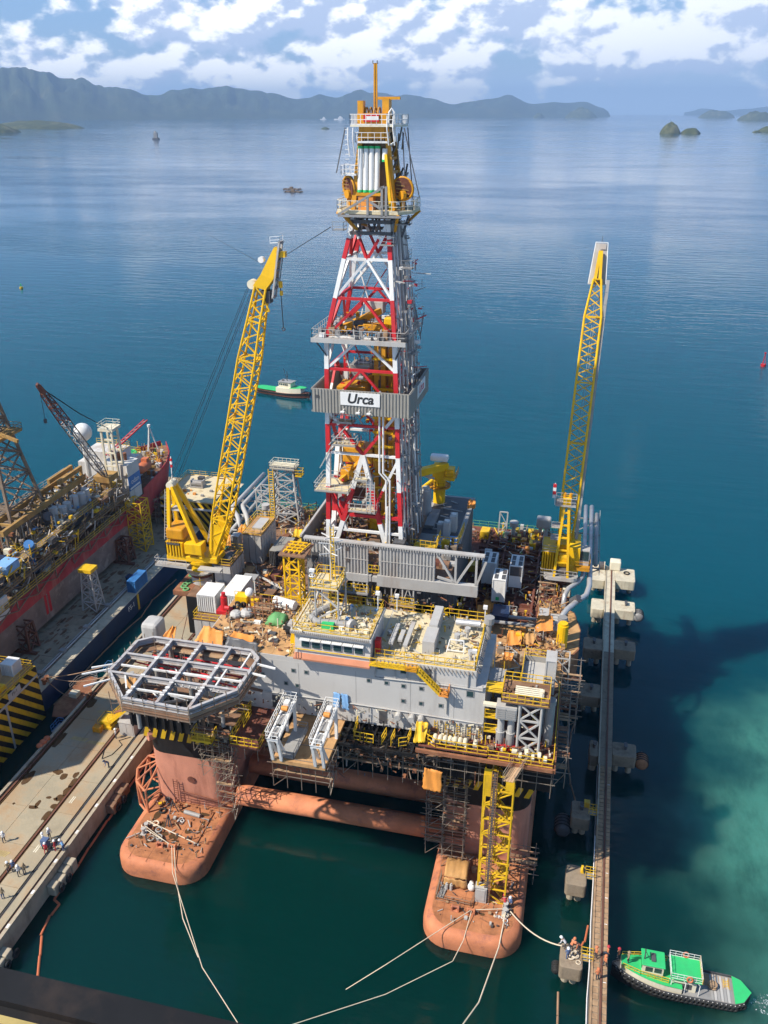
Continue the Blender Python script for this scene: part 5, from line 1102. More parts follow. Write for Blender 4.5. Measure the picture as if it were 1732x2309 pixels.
one('switch_cabinet', 'pale grey electrical cabinet with a red sign on the quay', 'cabinet', MB().box(-65.1, -62.6, 95.4, 97.2, ZQ, ZQ + 2.4).box(-65.2, -62.5, 95.3, 97.3, ZQ + 2.4, ZQ + 2.52).box(-64.9, -63.9, 95.36, 95.42, ZQ + .3, ZQ + 2.2).box(-63.8, -62.8, 95.36, 95.42, ZQ + .3, ZQ + 2.2), 'light_grey')
one('crate', 'small yellow open crate at the foot of the quay gangway', 'crate', MB().box(-69.5, -68.4, 95.0, 95.9, ZQ, ZQ + .9).box(-69.6, -69.5, 94.9, 96.0, ZQ, ZQ + 1.0).box(-68.4, -68.3, 94.9, 96.0, ZQ, ZQ + 1.0), 'orange_yellow')
one('vent_housing', 'tall light grey rounded housing behind the helideck frame', 'housing', MB().box(-53.6, -51.2, 86.6, 89.4, 26, 30.6), 'light_grey', bw=.5)
# ================================================================ ACCOMMODATION BLOCK
acc = thing('accommodation_block', 'long grey accommodation block with a windowed bridge on the rig', 'deckhouse', (-22, 85, ZM))
Yw = 79.3
MB().box(-41.5, -6.9, Yw, 90.6, ZM, 33.4).build('lower_storeys', 'wall_grey', acc)
MB().box(-19.9, -8.0, Yw + .02, 90.2, 33.4, 35.45).build('upper_storey', 'wall_grey', acc)
MB().box(-41.5, -29.1, Yw + .01, 90.6, 33.4, 34.0).build('upper_storey', 'wall_grey', acc)
MB().box(-29.1, -19.9, Yw + .01, 90.4, 33.4, 35.2).build('upper_storey', 'wall_grey', acc)
MB()._a([(-29.1, Yw - .55, 35.2), (-20.1, Yw - .55, 35.2), (-20.1, 85.4, 35.2), (-29.1, 85.4, 35.2), (-29.1, Yw - .2, 37.9), (-20.1, Yw - .2, 37.9), (-20.1, 85.4, 37.9), (-29.1, 85.4, 37.9)], [(0, 3, 2, 1), (4, 5, 6, 7), (0, 1, 5, 4), (1, 2, 6, 5), (2, 3, 7, 6), (3, 0, 4, 7)]).build('bridge', 'wall_grey', acc)
MB().box(-29.5, -19.9, Yw - .75, 85.8, 37.9, 38.3).build('bridge_roof', 'wall_grey', acc); MB().box(-29.3, -20.1, Yw - .55, 85.6, 38.3, 38.36).build('roof_deck', 'cream_deck', acc)
MB()._a([(-29.1, Yw - 1.25, 34.95), (-20.0, Yw - 1.25, 34.95), (-20.0, Yw - .02, 35.5), (-29.1, Yw - .02, 35.5), (-29.1, Yw - 1.25, 34.75), (-20.0, Yw - 1.25, 34.75), (-20.0, Yw - .02, 34.75), (-29.1, Yw - .02, 34.75)], [(0, 1, 2, 3), (4, 7, 6, 5), (0, 4, 5, 1), (1, 5, 6, 2), (3, 2, 6, 7), (0, 3, 7, 4)]).build('orange_ledge', 'ledge_orange', acc)
for i in range(6):   # six bridge windows with frames, sun blinds and mullions
    x = -28.3 + i * 1.27
    w = MB().box(x, x + 1.08, Yw - .54, Yw - .44, 36.1, 37.2).build('window', 'white', acc)
    MB()._a([(x + .06, Yw - .60, 36.16), (x + 1.02, Yw - .60, 36.16), (x + 1.02, Yw - .555, 36.95), (x + .06, Yw - .555, 36.95)], [(0, 1, 2, 3)]).build('pane', 'glass', w)
    MB().box(x - .05, x + 1.13, Yw - .95, Yw - .42, 37.2, 37.3).build('sun_blind', 'white', w)
MB().bar((-29.0, Yw - .75, 35.9), (-20.1, Yw - .75, 35.9), .1).build('window_rail', 'yellow', acc)
def win(x, z, s=.55, sy=None):
    sy = sy or s; w = MB().box(x - s / 2 - .1, x + s / 2 + .1, Yw - .06, Yw + .05, z - sy / 2 - .1, z + sy / 2 + .1).build('window', 'mid_grey', acc)
    MB().box(x - s / 2, x + s / 2, Yw - .075, Yw - .02, z - sy / 2, z + sy / 2).build('pane', 'glass', w)
for (x, z, s) in [(-26.7, 34.35, .7), (-25.0, 34.3, .7), (-21.5, 34.35, .7), (-19.0, 34.5, .7), (-16.3, 34.3, .6), (-29.6, 32.2, .36), (-28.0, 32.2, .36), (-30.6, 30.2, .36), (-29.2, 30.1, .36), (-33.5, 31.0, .36), (-20.4, 32.3, .36), (-18.3, 32.3, .36), (-16.3, 32.2, .36), (-14.2, 32.2, .36), (-12.1, 32.2, .7), (-8.6, 32.4, .7), (-16.3, 30.1, .36), (-14.2, 30.1, .36), (-11.9, 30.2, .36)]: win(x, z, s)
for (x, z0_, z1_) in ((-32.0, 26, 33.4), (-25.8, 26.2, 33.4)): ubox('door', 'dark_grey', acc, x - .5, x + .5, Yw - .03, Yw + .02, 26.3, 28.2)
ubox('door', 'dark_grey', acc, -19.2, -18.2, Yw - .03, Yw + .02, 26.4, 28.2); ubox('door_frame', 'cream', acc, -19.35, -18.05, Yw - .02, Yw + .02, 28.2, 28.7)
ubox('door', 'dark_grey', acc, -13.9, -13.1, Yw - .03, Yw + .02, 33.45, 35.0); ubox('door', 'dark_grey', acc, -27.0, -26.1, Yw - .03, Yw + .02, 26.6, 28.2)
for x in (-38.8, -35.4, -29.0, -22.0, -15.5, -10.4): ubox('panel_seam', 'grey', acc, x, x + .05, Yw - .012, Yw + .01, 28.3, 33.3)
ubox('panel_seam', 'grey', acc, -41.4, -6.95, Yw - .012, Yw + .01, 28.35, 28.42)
# conduits and cable trays fixed to the front wall
for (pts, r) in (([(-19.6, Yw - .12, 34.9), (-19.6, Yw - .12, 32.9), (-14.6, Yw - .12, 33.1), (-11.2, Yw - .12, 33.2), (-11.2, Yw - .12, 29.2)], .09), ([(-11.2, Yw - .12, 33.2), (-7.2, Yw - .12, 33.1), (-7.2, Yw - .12, 33.9)], .09), ([(-8.9, Yw - .12, 35.2), (-8.9, Yw - .12, 33.3)], .08), ([(-34, Yw - .1, 28.6), (-24, Yw - .1, 28.7), (-14, Yw - .1, 28.6), (-7, Yw - .1, 28.5)], .1)): MB().path(pts, r, 6).build('conduit', 'light_grey', acc)
for (x, z) in ((-17.3, 34.6), (-15.9, 34.6), (-14.4, 34.6), (-12.8, 34.6)): ubar('conduit', 'light_grey', acc, (x, Yw - .1, 33.3), (x, Yw - .1, 35.3), .12)
for x in (-16.8, -15.2, -14.1): MB().tube((x, Yw - .9, 28.15), (x, Yw, 28.2), .38, 12).build('air_intake', 'light_grey', acc)
for i in range(9): MB().ladder((-12.4 + i * .65, Yw - .08, 26.2), (-12.4 + i * .65, Yw - .08, 28.0), .35, .35, .06).build('wall_ladder', 'cream' if i % 2 else 'yellow', acc, kind='stuff')
for i in range(7): ubox('wall_lamp', 'dark_grey', acc, -11.9 + i * .75, -11.65 + i * .75, Yw - .2, Yw, 27.8, 28.1)
for i in range(8): one('life_raft', 'white life-raft canister in a row along the bow walkway', 'life raft', MB().tube((-12.2 + i * .58 + (.6 if i == 7 else 0), 77.3, ZM + .75), (-12.2 + i * .58 + (.6 if i == 7 else 0), 78.2, ZM + .75), .26, 12), 'cream', 'life-raft canisters on the bow walkway', smooth=False)
# roofs
for (x0, x1, y0, y1, z, m) in ((-41.4, -29.2, Yw + .1, 90.5, 34.0, 'tan_deck'), (-19.8, -8.1, Yw + .1, 90.1, 35.45, 'cream_deck'), (-29.1, -20, 85.5, 90.3, 35.2, 'cream_deck')):
    nx = round((x1 - x0) / 3)
    for i in range(nx): ubox('roof_plate', m, acc, x0 + (x1 - x0) * i / nx + .01, x0 + (x1 - x0) * (i + 1) / nx - .01, y0, y1, z, z + .05 + random.uniform(-.008, .008))
MB().rail([(-19.7, Yw + .2, 35.5), (-8.2, Yw + .2, 35.5), (-8.2, 90, 35.5), (-19.7, 90, 35.5)], 1.15, .1, 1.1).rail([(-29.2, Yw - .6, 38.36), (-20.1, Yw - .6, 38.36), (-20.1, 85.6, 38.36), (-29.2, 85.6, 38.36)], 1.1, .08, 1.1, True).rail([(-41.3, 90.4, 34.05), (-29.4, 90.4, 34.05)], 1.1, .1).build('railing', 'yellow', acc, kind='stuff')
for i in range(26): x = -20 + i * .46; ubar('lamp_bracket', 'scaffold_steel', acc, (x, Yw + .1, 35.4), (x + .15, Yw - .35, 35.0 + random.random() * .2), .09)
for i in range(40): x = -29.4 + i * .235; ubar('lamp_bracket', 'scaffold_steel', acc, (x, Yw - .7, 38.3), (x, Yw - .9, 37.95), .07)
for i in range(26): y = Yw + .3 + i * .41; ubar('lamp_bracket', 'scaffold_steel', acc, (-8.0, y, 35.4), (-7.6, y, 35.1), .08)
MB().rail([(-29.2, Yw - .9, 35.55), (-29.2, Yw - 2.0, 35.55)], .9, .09).build('railing', 'yellow', acc)
# exterior stair down the front wall with orange landing
MB().box(-15.9, -14.6, Yw - 1.2, Yw - .05, 35.1, 35.2).rail([(-15.9, Yw - 1.2, 35.2), (-14.6, Yw - 1.2, 35.2)], 1, .1).build('stair_landing', 'orange_yellow', acc)
for e in (.25, 1.05): ubar('stair_stringer', 'yellow', acc, (-14.6, Yw - e, 35.1), (-11.9, Yw - e, 32.4), .1, .3)
MB().rail([(-14.6, Yw - 1.1, 35.2), (-11.9, Yw - 1.1, 32.5)], 1.0, .09, .7).build('railing', 'yellow', acc)
MB().box(-12.0, -10.9, Yw - 1.2, Yw - .05, 32.3, 32.4).rail([(-11.9, Yw - 1.15, 32.4), (-10.95, Yw - 1.15, 32.4), (-10.95, Yw - .1, 32.4)], 1, .1, .5).build('stair_landing', 'orange_tarp', acc)
b = MB()
for q in range(10): f = (q + .5) / 10; b.box(-14.6 + 2.7 * f - .14, -14.6 + 2.7 * f + .14, Yw - 1.05, Yw - .25, 35.1 - 2.7 * f, 35.15 - 2.7 * f)
b.build('tread', 'yellow', acc, kind='stuff')
MB().box(-20.1, -15.9, Yw - 1.1, Yw - .02, 35.1, 35.2).rail([(-20.0, Yw - 1.05, 35.2), (-15.9, Yw - 1.05, 35.2)], 1.0, .09, .8).build('balcony', 'yellow', acc)
# side stair at the pierward end
MB().box(-6.85, -5.0, 79.5, 81.5, 32.9, 33.0).rail([(-6.8, 79.5, 33), (-5.0, 79.5, 33), (-5.0, 81.4, 33)], 1.1, .1).build('stair_landing', 'yellow', acc)
for x in (-6.6, -5.3): ubar('stair_stringer', 'yellow', acc, (x, 84.0, 33.0), (x, 87.6, 26.1), .12, .3); MB().rail([(x, 84, 33.1), (x, 87.6, 26.2)], 1.0, .1).build('railing', 'yellow', acc)
b = MB()
for q in range(16): f = (q + .5) / 16; b.box(-6.6, -5.3, 84 + 3.6 * f - .12, 84 + 3.6 * f + .12, 33 - 6.9 * f, 33.05 - 6.9 * f)
b.build('tread', 'dark_grey', acc, kind='stuff')
MB().box(-6.85, -5.0, 81.6, 84.2, 32.9, 33.0).build('side_gallery', 'grey', acc)
MB().box(-6.85, -3.6, 79.3, 80.6, 29.4, 29.5).rail([(-6.8, 79.3, 29.5), (-3.7, 79.3, 29.5)], 1.1, .1).box(-6.85, -4.6, 79.3, 80.4, 27.4, 27.5).rail([(-6.8, 79.3, 27.5), (-4.7, 79.3, 27.5)], 1.1, .1).build('side_gallery', 'yellow', acc)
# roof equipment: ducts, vents, trays
def duct(pts, r, m='grey', ribs=True):
    MB().path(pts, r, 10).build('ventilation_duct', m, acc, smooth=False)
    if ribs:
        for a, b_ in zip(pts, pts[1:]):
            a = Vector(a); b_ = Vector(b_); n = int((b_ - a).length / .8)
            for i in range(n): MB().ring(a.lerp(b_, (i + .5) / n), r, .07, b_ - a, 10, 4).build('duct_flange', 'grey', acc)
duct([(-30.2, 84.0, 34.1), (-30.2, 84.0, 36.4), (-29.6, 84.3, 37.4), (-26.8, 84.6, 37.6)], .5)
duct([(-26.0, 83.6, 39.0), (-27.2, 82.2, 38.9), (-27.6, 81.0, 38.8), (-26.8, 80.2, 38.8), (-22.9, 80.5, 38.8)], .42)
MB().tube((-22.9, 80.5, 38.9), (-22.5, 80.3, 38.9), .62, 14).build('duct_fan', 'light_grey', acc)
MB().box(-30.7, -29.6, 85.2, 86.8, 34.05, 36.2).build('air_handler', 'grey', acc); MB().box(-31.6, -30.6, 83.4, 84.6, 34.05, 35.8).build('air_handler', 'light_grey', acc)
MB().box(-26.0, -24.6, 79.5, 80.3, 38.37, 39.1).build('roof_locker', 'green_deck', acc)
MB().box(-14.6, -13.2, 81.4, 84.6, 35.5, 37.2).build('supply_duct', 'light_grey', acc); MB().box(-14.4, -13.4, 84.6, 89.0, 35.5, 37.5).build('supply_duct', 'light_grey', acc)
for (x, y0, y1) in ((-18.5, 81.2, 85.4), (-17.6, 82.0, 84.2), (-16.8, 81.0, 86.2)): MB().box(x, x + .5, y0, y1, 36.3, 36.6).build('cable_tray', 'light_grey', acc); ubar('tray_leg', 'grey', acc, (x + .25, y0 + .2, 35.5), (x + .25, y0 + .2, 36.3), .12); ubar('tray_leg', 'grey', acc, (x + .25, y1 - .2, 35.5), (x + .25, y1 - .2, 36.3), .12)
MB().path([(-11.6, 87.6, 36.4), (-8.6, 87.4, 36.6)], .42, 12).build('silencer', 'steel_pipe', acc); MB().tube((-7.6, 87.0, 35.0), (-7.6, 87.0, 37.2), .3, 10).tube((-7.6, 87.0, 37.2), (-7.6, 87.0, 38.0), .6, 12).build('mushroom_vent', 'grey', acc)
for (x, y) in ((-9.0, 81.4), (-11.0, 84.4), (-10.0, 86.0)): MB().tube((x, y, 35.5), (x, y, 36.3), .18, 8).tube((x, y, 36.3), (x, y, 36.8), .36, 10).build('mushroom_vent', 'light_grey', acc)
MB().bar((-11.9, 82.4, 35.5), (-11.6, 82.8, 37.0), .1).bar((-9.9, 82.4, 35.5), (-10.0, 82.8, 37.0), .1).bar((-11.6, 82.8, 37), (-10, 82.8, 37), .12).bar((-11.7, 83.9, 35.5), (-11.6, 82.8, 37), .1).bar((-10, 83.9, 35.5), (-10, 82.8, 37), .1).bar((-11.8, 82.4, 35.8), (-10, 82.4, 35.8), .1).build('roof_trestle', 'white', acc)
for i in range(26):
    x = random.uniform(-29, -20.6); y = random.uniform(79, 85.2); s = random.uniform(.15, .5)
    ubox('roof_fitting', random.choice(['cream', 'light_grey', 'wood', 'white', 'light_blue']), acc, x, x + s, y, y + s * 1.4, 38.37, 38.37 + s * .8, random.random())
for i in range(22):
    x = random.uniform(-19.5, -8.6); y = random.uniform(80, 89.6); s = random.uniform(.12, .45)
    ubox('roof_fitting', random.choice(['cream', 'light_grey', 'wood', 'yellow', 'white']), acc, x, x + s, y, y + s * 1.4, 35.51, 35.51 + s * .8, random.random())
for (x, y, z) in ((-20.7, 85.1, 38.4), (-8.4, 89.6, 35.5), (-19.4, 89.8, 35.5), (-8.4, 80.0, 35.5)): MB().bar((x, y, z), (x, y, z + 2.1), .12).box(x - .25, x + .25, y - .2, y + .2, z + 2.0, z + 2.4).build('lamp_post', 'white', acc)
MB().box(-19.9, -19.3, 80.2, 81.0, 35.5, 37.3).build('liferaft_locker', 'red', acc)
# loose things on the tan roof
def put(name, label, cat, mb, m, group=None, **k): return one(name, label, cat, mb, m, group, **k)
put('pump_skid', 'bright red pump unit on the tan roof behind the helideck', 'pump', MB().box(-42.2, -40.4, 86.2, 87.6, 34.06, 34.5).tube((-41.3, 86.9, 34.5), (-41.3, 86.9, 36.3), .42, 12).tube((-41.3, 86.9, 36.3), (-41.3, 86.9, 36.9), .26, 10).tube((-41.0, 86.4, 35.0), (-40.4, 86.4, 35.0), .3, 10), 'red')
gen = thing('compressor', 'yellow and black compressor with a white bag on the tan roof', 'compressor', (-39.5, 89.3, 34.05))
MB().box(-40.6, -39.0, 88.7, 89.9, 34.4, 35.4).build('housing', 'crane_yellow', gen)
for x in (-40.2, -39.4): MB().ring((x, 88.6, 34.4), .3, .12, (0, 1, 0)).build('wheel', 'rubber', gen, smooth=True)
MB().sphere((-38.9, 89.6, 35.7), .6, 10, 8, 1.1).build('bag', 'white', gen, smooth=True); MB().box(-38.6, -37.6, 88.9, 89.6, 34.1, 35).build('tool_box', 'crane_yellow', gen)
tarp('tarpaulin', 'green tarpaulin covering a load on the tan roof', 'green_tarp', [(-35.3, 85.2, 34.1), (-32.8, 84.9, 34.1), (-32.7, 87.4, 34.2), (-35.2, 87.6, 34.2)], -1.0, .14)
put('cable_drum', 'black cable drum standing at the foot of the bridge', 'cable drum', MB().tube((-31.9, 83.9, 34.9), (-31.4, 84.0, 34.9), .85, 16).tube((-32.3, 83.8, 34.9), (-31.1, 84.1, 34.9), .3, 10), 'rubber')
put('foil_bundle', 'crumpled silver foil bundle on the tan roof', 'bundle', MB().sphere((-39.4, 86.0, 34.5), .8, 10, 7, .7).sphere((-38.2, 86.6, 34.5), .9, 9, 7, .65), 'light_grey')
rf = thing('rebar_frame', 'rust-red open steel frame stacked with boards on the tan roof', 'frame', (-36.3, 87.8, 34.05)); b = MB()
for i in range(4):
    for j in range(3): b.bar((-38 + i * 1.05, 86.4 + j * 1.2, 34.05), (-38 + i * 1.05, 86.4 + j * 1.2, 36.0), .1)
for j in range(3):
    for z in (34.8, 35.6): b.bar((-38.1, 86.4 + j * 1.2, z), (-34.7, 86.4 + j * 1.2, z), .09)
b.build('bars', 'rust', rf, kind='stuff')
for i in range(4): ubar('board', 'wood', rf, (-37.6, 86.8 + i * .5, 35.1), (-34.9, 86.9 + i * .5, 35.1), .3, .08)
put('roof_tank', 'white cylindrical tank on a skid at the rear of the tan roof', 'tank', MB().tube((-35.6, 90.0, 34.8), (-32.6, 89.2, 34.8), .6, 12).box(-35.4, -32.8, 89.2, 90, 34.05, 34.3), 'white')
for i, (x, y) in enumerate([(-37.4, 84.9), (-36.3, 85.4), (-35.5, 84.0), (-38.3, 84.2), (-33.6, 83.4), (-32.8, 82.0)]): put('pallet', 'small wooden pallet or hatch lying on the tan roof', 'pallet', MB().box(x - .5, x + .5, y - .35, y + .35, 34.06, 34.2).box(x - .45, x + .45, y - .3, y + .3, 34.2, 34.28), random.choice(['wood', 'dark_grey', 'white', 'brown']), 'boards on the tan roof')
put('yellow_hood', 'yellow curved hood at the end of the bridge windows', 'hood', MB().loft([[(-30.4 + .35 * math.cos(a) * k, 82.3 - .5 + .5 * i, 34.05 + (1.9 if i else 1.6) * max(0, math.sin(a))) for a in [math.pi * q / 8 for q in range(9)]] for i, k in ((0, 1), (1, 1.2))]), 'crane_yellow')
for i in range(60):
    x = random.uniform(-41.2, -29.8); y = random.uniform(80, 90.2); s = random.uniform(.12, .5)
    ubox('roof_fitting', random.choice(['wood', 'rust', 'tan_deck', 'brown', 'cream', 'dark_grey']), acc, x, x + s, y, y + s * random.uniform(.5, 3), 34.055, 34.055 + s * random.uniform(.2, .8), random.random() * 3)
tarp('tarpaulin', 'large orange tarpaulin hung over the edge behind the helideck', 'orange_tarp', [(-42.0, 78.9, 34.2), (-38.4, 78.9, 34.0), (-38.6, 80.4, 35.6), (-41.2, 80.6, 36.0)], .3, .18)
tarp('tarpaulin', 'black plastic sheet hung over the edge behind the helideck', 'black_tarp', [(-38.3, 78.8, 33.6), (-34.2, 78.8, 33.4), (-34.0, 79.9, 34.9), (-38.0, 80.2, 35.2)], .2, .12)
tarp('tarpaulin', 'orange sheet spread flat behind the black plastic sheet', 'orange_tarp', [(-38.0, 80.2, 34.9), (-35.0, 80.0, 34.7), (-35.0, 81.4, 34.9), (-37.8, 81.6, 35.0)], .2, .1)
tarp('tarpaulin', 'small orange tarpaulin tent beside the tall grey housing', 'orange_tarp', [(-47.0, 79.4, 33.4), (-44.8, 79.2, 33.6), (-44.9, 80.6, 35.2), (-45.4, 80.4, 35.4)], .2, .15)
tarp('tarpaulin', 'rust-brown sheet hung inside the helideck frame', 'brown_tarp', [(-47.2, 70.4, 33.2), (-45.2, 69.4, 32.8), (-45.0, 71.0, 34.2), (-46.2, 71.2, 34.3)], .2, .15)
for x, lb in ((-24.7, 'flat light blue sheet hung on the grey wall above the davits'), (-23.75, 'skewed light blue sheet hung beside the flat one')): tarp('tarpaulin', lb, 'light_blue', [(x + (.2 if x > -24 else 0), Yw - .5, 28.1), (x + (1.0 if x > -24 else .8), Yw - .5, 27.9 if x > -24 else 28.1), (x + .82, Yw - .15, 29.9), (x, Yw - .15, 30.0)], .02, .03)
tarp('tarpaulin', 'bright yellow sheet draped over gear below the grey wall', 'yellow', [(-14.6, 76.8, 26.3), (-13.2, 77.0, 26.5), (-13.2, 78.4, 28.2), (-14.5, 78.4, 28.3)], .1, .12)
# two white lifeboat davits
def davit(x, lb):
    d = thing('lifeboat_davit', lb, 'davit', (x, 74, ZM), 'lifeboat davits')
    for e in (-.5, .5):
        ubar('davit_beam', 'white', d, (x + e, 69.9, ZM + 3.4), (x + e, 76.2, ZM + 4.0), .28, .45); ubar('davit_leg', 'white', d, (x + e, 71.0, ZM - .1), (x + e, 70.2, ZM + 3.3), .3); ubar('davit_leg', 'white', d, (x + e, 72.2, ZM - .1), (x + e, 70.4, ZM + 3.3), .26); ubar('davit_leg', 'white', d, (x + e, 76.0, ZM - .1), (x + e, 76.0, ZM + 3.9), .32)
    for i in range(7): y = 70 + i * 1.0; ubar('davit_tie', 'white', d, (x - .6, y, ZM + 3.45 + (y - 70) * .09), (x + .6, y, ZM + 3.45 + (y - 70) * .09), .2)
    for i in range(3): ubox('walk_grating', 'grey', d, x - .38, x + .38, 70.3 + i * 1.9, 71.8 + i * 1.9, ZM + 3.75 + i * .17, ZM + 3.8 + i * .17)
    MB().rail([(x - .75, 69.8, ZM + 3.7), (x - .75, 76.4, ZM + 4.3), (x + .75, 76.4, ZM + 4.3), (x + .75, 69.8, ZM + 3.7)], 1.0, .09, .9, True).build('railing', 'white', d)
    MB().box(x - .3, x + .3, 74.6, 75.4, ZM + 4.3, ZM + 5.0).build('winch', 'white', d); MB().tube((x - .35, 74.2, ZM + 4.6), (x + .35, 74.2, ZM + 4.6), .3, 10).build('winch_drum', 'orange_tarp', d)
    return d
davit(-29.0, 'white lifeboat davit nearer the helideck on the tan boat deck'); davit(-24.0, 'white lifeboat davit nearer the blue sheets on the tan boat deck')
# ================================================================ HELIDECK FRAME
hd = thing('helideck', 'bare grey helideck grillage of steel beams over the bow', 'helideck', (-41, 73, ZM))
ZH = 34.6
OC = [(-48.75, 71.3), (-44.9, 67.2), (-37.05, 66.9), (-33.3, 71.2), (-33.15, 77.45), (-34.5, 78.8), (-47.0, 78.8), (-48.55, 77.6)]
for a, b_ in zip(OC, OC[1:] + OC[:1]):
    for z, h_ in ((ZH, .08), (ZH - .65, .08)): ubar('rim_flange', 'beam_grey', hd, (*a, z), (*b_, z), .34, h_)
    ubar('rim_web', 'beam_grey', hd, (*a, ZH - .32), (*b_, ZH - .32), .06, .6)
def ibeam(a, b_, nm='grillage_beam'):
    o = MB(); A, B = Vector(a), Vector(b_); dz_ = Vector((0, 0, 1))
    o.bar(A, B, .32, .07); o.bar(A - dz_ * .62, B - dz_ * .62, .32, .07); o.bar(A - dz_ * .31, B - dz_ * .31, .05, .58); o.build(nm, 'beam_grey', hd)
for x, ya, yb in ((-44.6, 67.2, 78.8), (-40.85, 67.1, 78.8), (-37.1, 67.0, 78.8)): ibeam((x, ya, ZH + .01), (x, yb, ZH + .01))
for y, xa, xb in ((71.25, -48.7, -33.35), (74.95, -48.6, -33.2)): ibeam((xa, y, ZH - .02), (xb, y, ZH - .02))
for (a, b_) in (((-48.2, 73.0), (-37.0, 73.0)), ((-44.6, 69.2), (-37.0, 69.2)), ((-40.85, 73.1), (-33.4, 73.1)), ((-36.0, 71.2), (-36.0, 74.9)), ((-34.5, 75), (-34.5, 78.5)), ((-46.8, 71.3), (-45.4, 69.0))): ubar('secondary_beam', 'white', hd, (*a, ZH - .3), (*b_, ZH - .3), .18, .22)
for i in range(34):   # little brackets along the beams
    x = random.choice([-44.6, -40.85, -37.1]); y = random.uniform(67.5, 78.5); ubar('bracket', 'white', hd, (x - .25, y, ZH + .06), (x + .25, y, ZH + .06), .12, .08)
for i in range(8): ubar('bracket', 'white', hd, (-40.4 + i * .85, 71.0, ZH - .5), (-40.4 + i * .85, 70.8, ZH - .1), .1)
for (x, y) in ((-46.6, 72.4), (-44.6, 78.0), (-40.8, 74.9), (-37.1, 74.9), (-40.8, 78.5), (-45, 75)):
    ubar('support_column', 'grey', hd, (x, y, 26), (x, y, ZH - .66), .5, rnd=10)
for (a, b_) in (((-46.6, 72.4, 28), (-44.6, 67.6, ZH - .7)), ((-40.8, 78.4, 27), (-40.8, 68, ZH - .7)), ((-37.1, 78.4, 27), (-37.1, 68, ZH - .7)), ((-44.6, 78.0, 27), (-47.6, 72.0, ZH - .7))): ubar('support_strut', 'grey', hd, a, b_, .36, rnd=8)
for i in range(5): ubar('fire_main', 'red', hd, (-48 + i * .4, 75.6 + i * .7, ZH - 1.6 - i * .1), (-34.0 + i * .3, 73.6 + i * .9, ZH - 1.6), .2, rnd=8)
for i in range(14): x = random.uniform(-46, -38); y = random.uniform(68.5, 78); ubar('foam_pipe', random.choice(['red', 'red', 'dark_red', 'white']), hd, (x, y, ZH - random.uniform(1.2, 3)), (x + random.uniform(-.4, 2.2), y + random.uniform(-1.8, 1.8), ZH - random.uniform(1.2, 3)), .16, rnd=6)
ubar('monitor_arm', 'white', hd, (-33.2, 76.6, ZH - .2), (-30.6, 76.2, ZH - .2), .2); ubar('monitor_arm', 'white', hd, (-33.2, 74.9, ZH - .3), (-31.2, 74.6, ZH - .3), .2)
for (a, b_) in (((-48.6, 72.4, ZH - .4), (-52.0, 70.8, ZH - .7)), ((-48.6, 73.4, ZH - .4), (-51.6, 72.2, ZH - .7)), ((-48.0, 70.4, ZH - .4), (-50.6, 68.8, ZH - .7))): ubar('net_arm', 'white', hd, a, b_, .16)
hs = thing('deck_scaffold', 'boarded scaffold hung under the helideck rim', 'scaffold', (-41, 73, 31))
b = MB()
ins = [(x * 1.03 + 41 * .03, y * 1.02 - 73 * .02) for x, y in OC]
for a, b_ in zip(ins, ins[1:] + ins[:1]):
    A = Vector((*a, ZH - 1.25)); B = Vector((*b_, ZH - 1.25)); n = max(2, int((B - A).length / 1.2))
    for k in range(n): p = A.lerp(B, k / n); b.bar(p + Vector((0, 0, -.7)), p + Vector((0, 0, 1.5 + random.random() * .5)), .08)
    for z in (-.4, .3, .9): b.bar(A + Vector((0, 0, z)), B + Vector((0, 0, z)), .08)
    inn = Vector((-41, 73, ZH - 1.25))
    for q in range(3):
        f = .02 + q * .045; ubar('scaffold_board', random.choice(['wood', 'brown']), hs, A.lerp(inn, f), B.lerp(inn, f), .5, .08)
    ubar('toe_board', random.choice(['wood', 'brown', 'rust']), hs, A + Vector((0, 0, .3)), B + Vector((0, 0, .25)), .05, .4); ubar('toe_board', random.choice(['wood', 'brown']), hs, A + Vector((0, 0, -.3)), B + Vector((0, 0, -.3)), .05, .4)
for i in range(40):
    x = random.uniform(-47.5, -34); y = random.uniform(68.2, 78.4); b.bar((x, y, ZH - 3.4), (x + random.uniform(-.3, .3), y, ZH - .5 + random.random() * .5), .07)
    if i % 2: b.bar((x, y, ZH - 2), (x + random.uniform(-3, 3), y + random.uniform(-.5, .5), ZH - 2), .07)
b.build('scaffold_frame', 'scaffold_steel', hs, kind='stuff')
for i in range(46):
    x = random.uniform(-47.5, -35); y = random.uniform(68.2, 78); d_ = random.random() < .5
    ubar('scaffold_board', random.choice(['wood', 'brown', 'brown', 'rust']), hs, (x, y, ZH - 2.3 - random.random() * 2), (x + (random.uniform(1.5, 3.5) if d_ else 0), y + (0 if d_ else random.uniform(1.5, 3)), ZH - 2.3 - random.random() * 2), .45, .07)
# ================================================================ STACKS AND PLATFORM AT THE PIERSIDE BOW CORNER
ex = thing('exhaust_stack', 'twin grey exhaust stacks with a louvred head on a red skid', 'exhaust', (-4.3, 79, ZM))
for x in (-4.9, -3.75):
    MB().tube((x, 79.0, ZM + .4), (x, 79.0, ZM + 2.2), .5, 14).build('silencer', 'grey', ex); MB().tube((x, 79.0, ZM + 2.2), (x, 79.0, ZM + 4.6), .4, 14).build('flue', 'light_grey', ex); MB().ring((x, 79, ZM + 2.2), .5, .07, (0, 0, 1), 14, 5).build('flange', 'light_grey', ex)
MB().box(-5.5, -3.2, 78.0, 79.6, ZM + 4.5, ZM + 6.2).build('louvre_box', 'light_grey', ex)
for x in (-5.4, -4.3): 
    for k in range(5): ubox('louvre', 'grey', ex, x, x + 1.0, 77.94, 78.02, ZM + 4.65 + k * .28, ZM + 4.85 + k * .28)
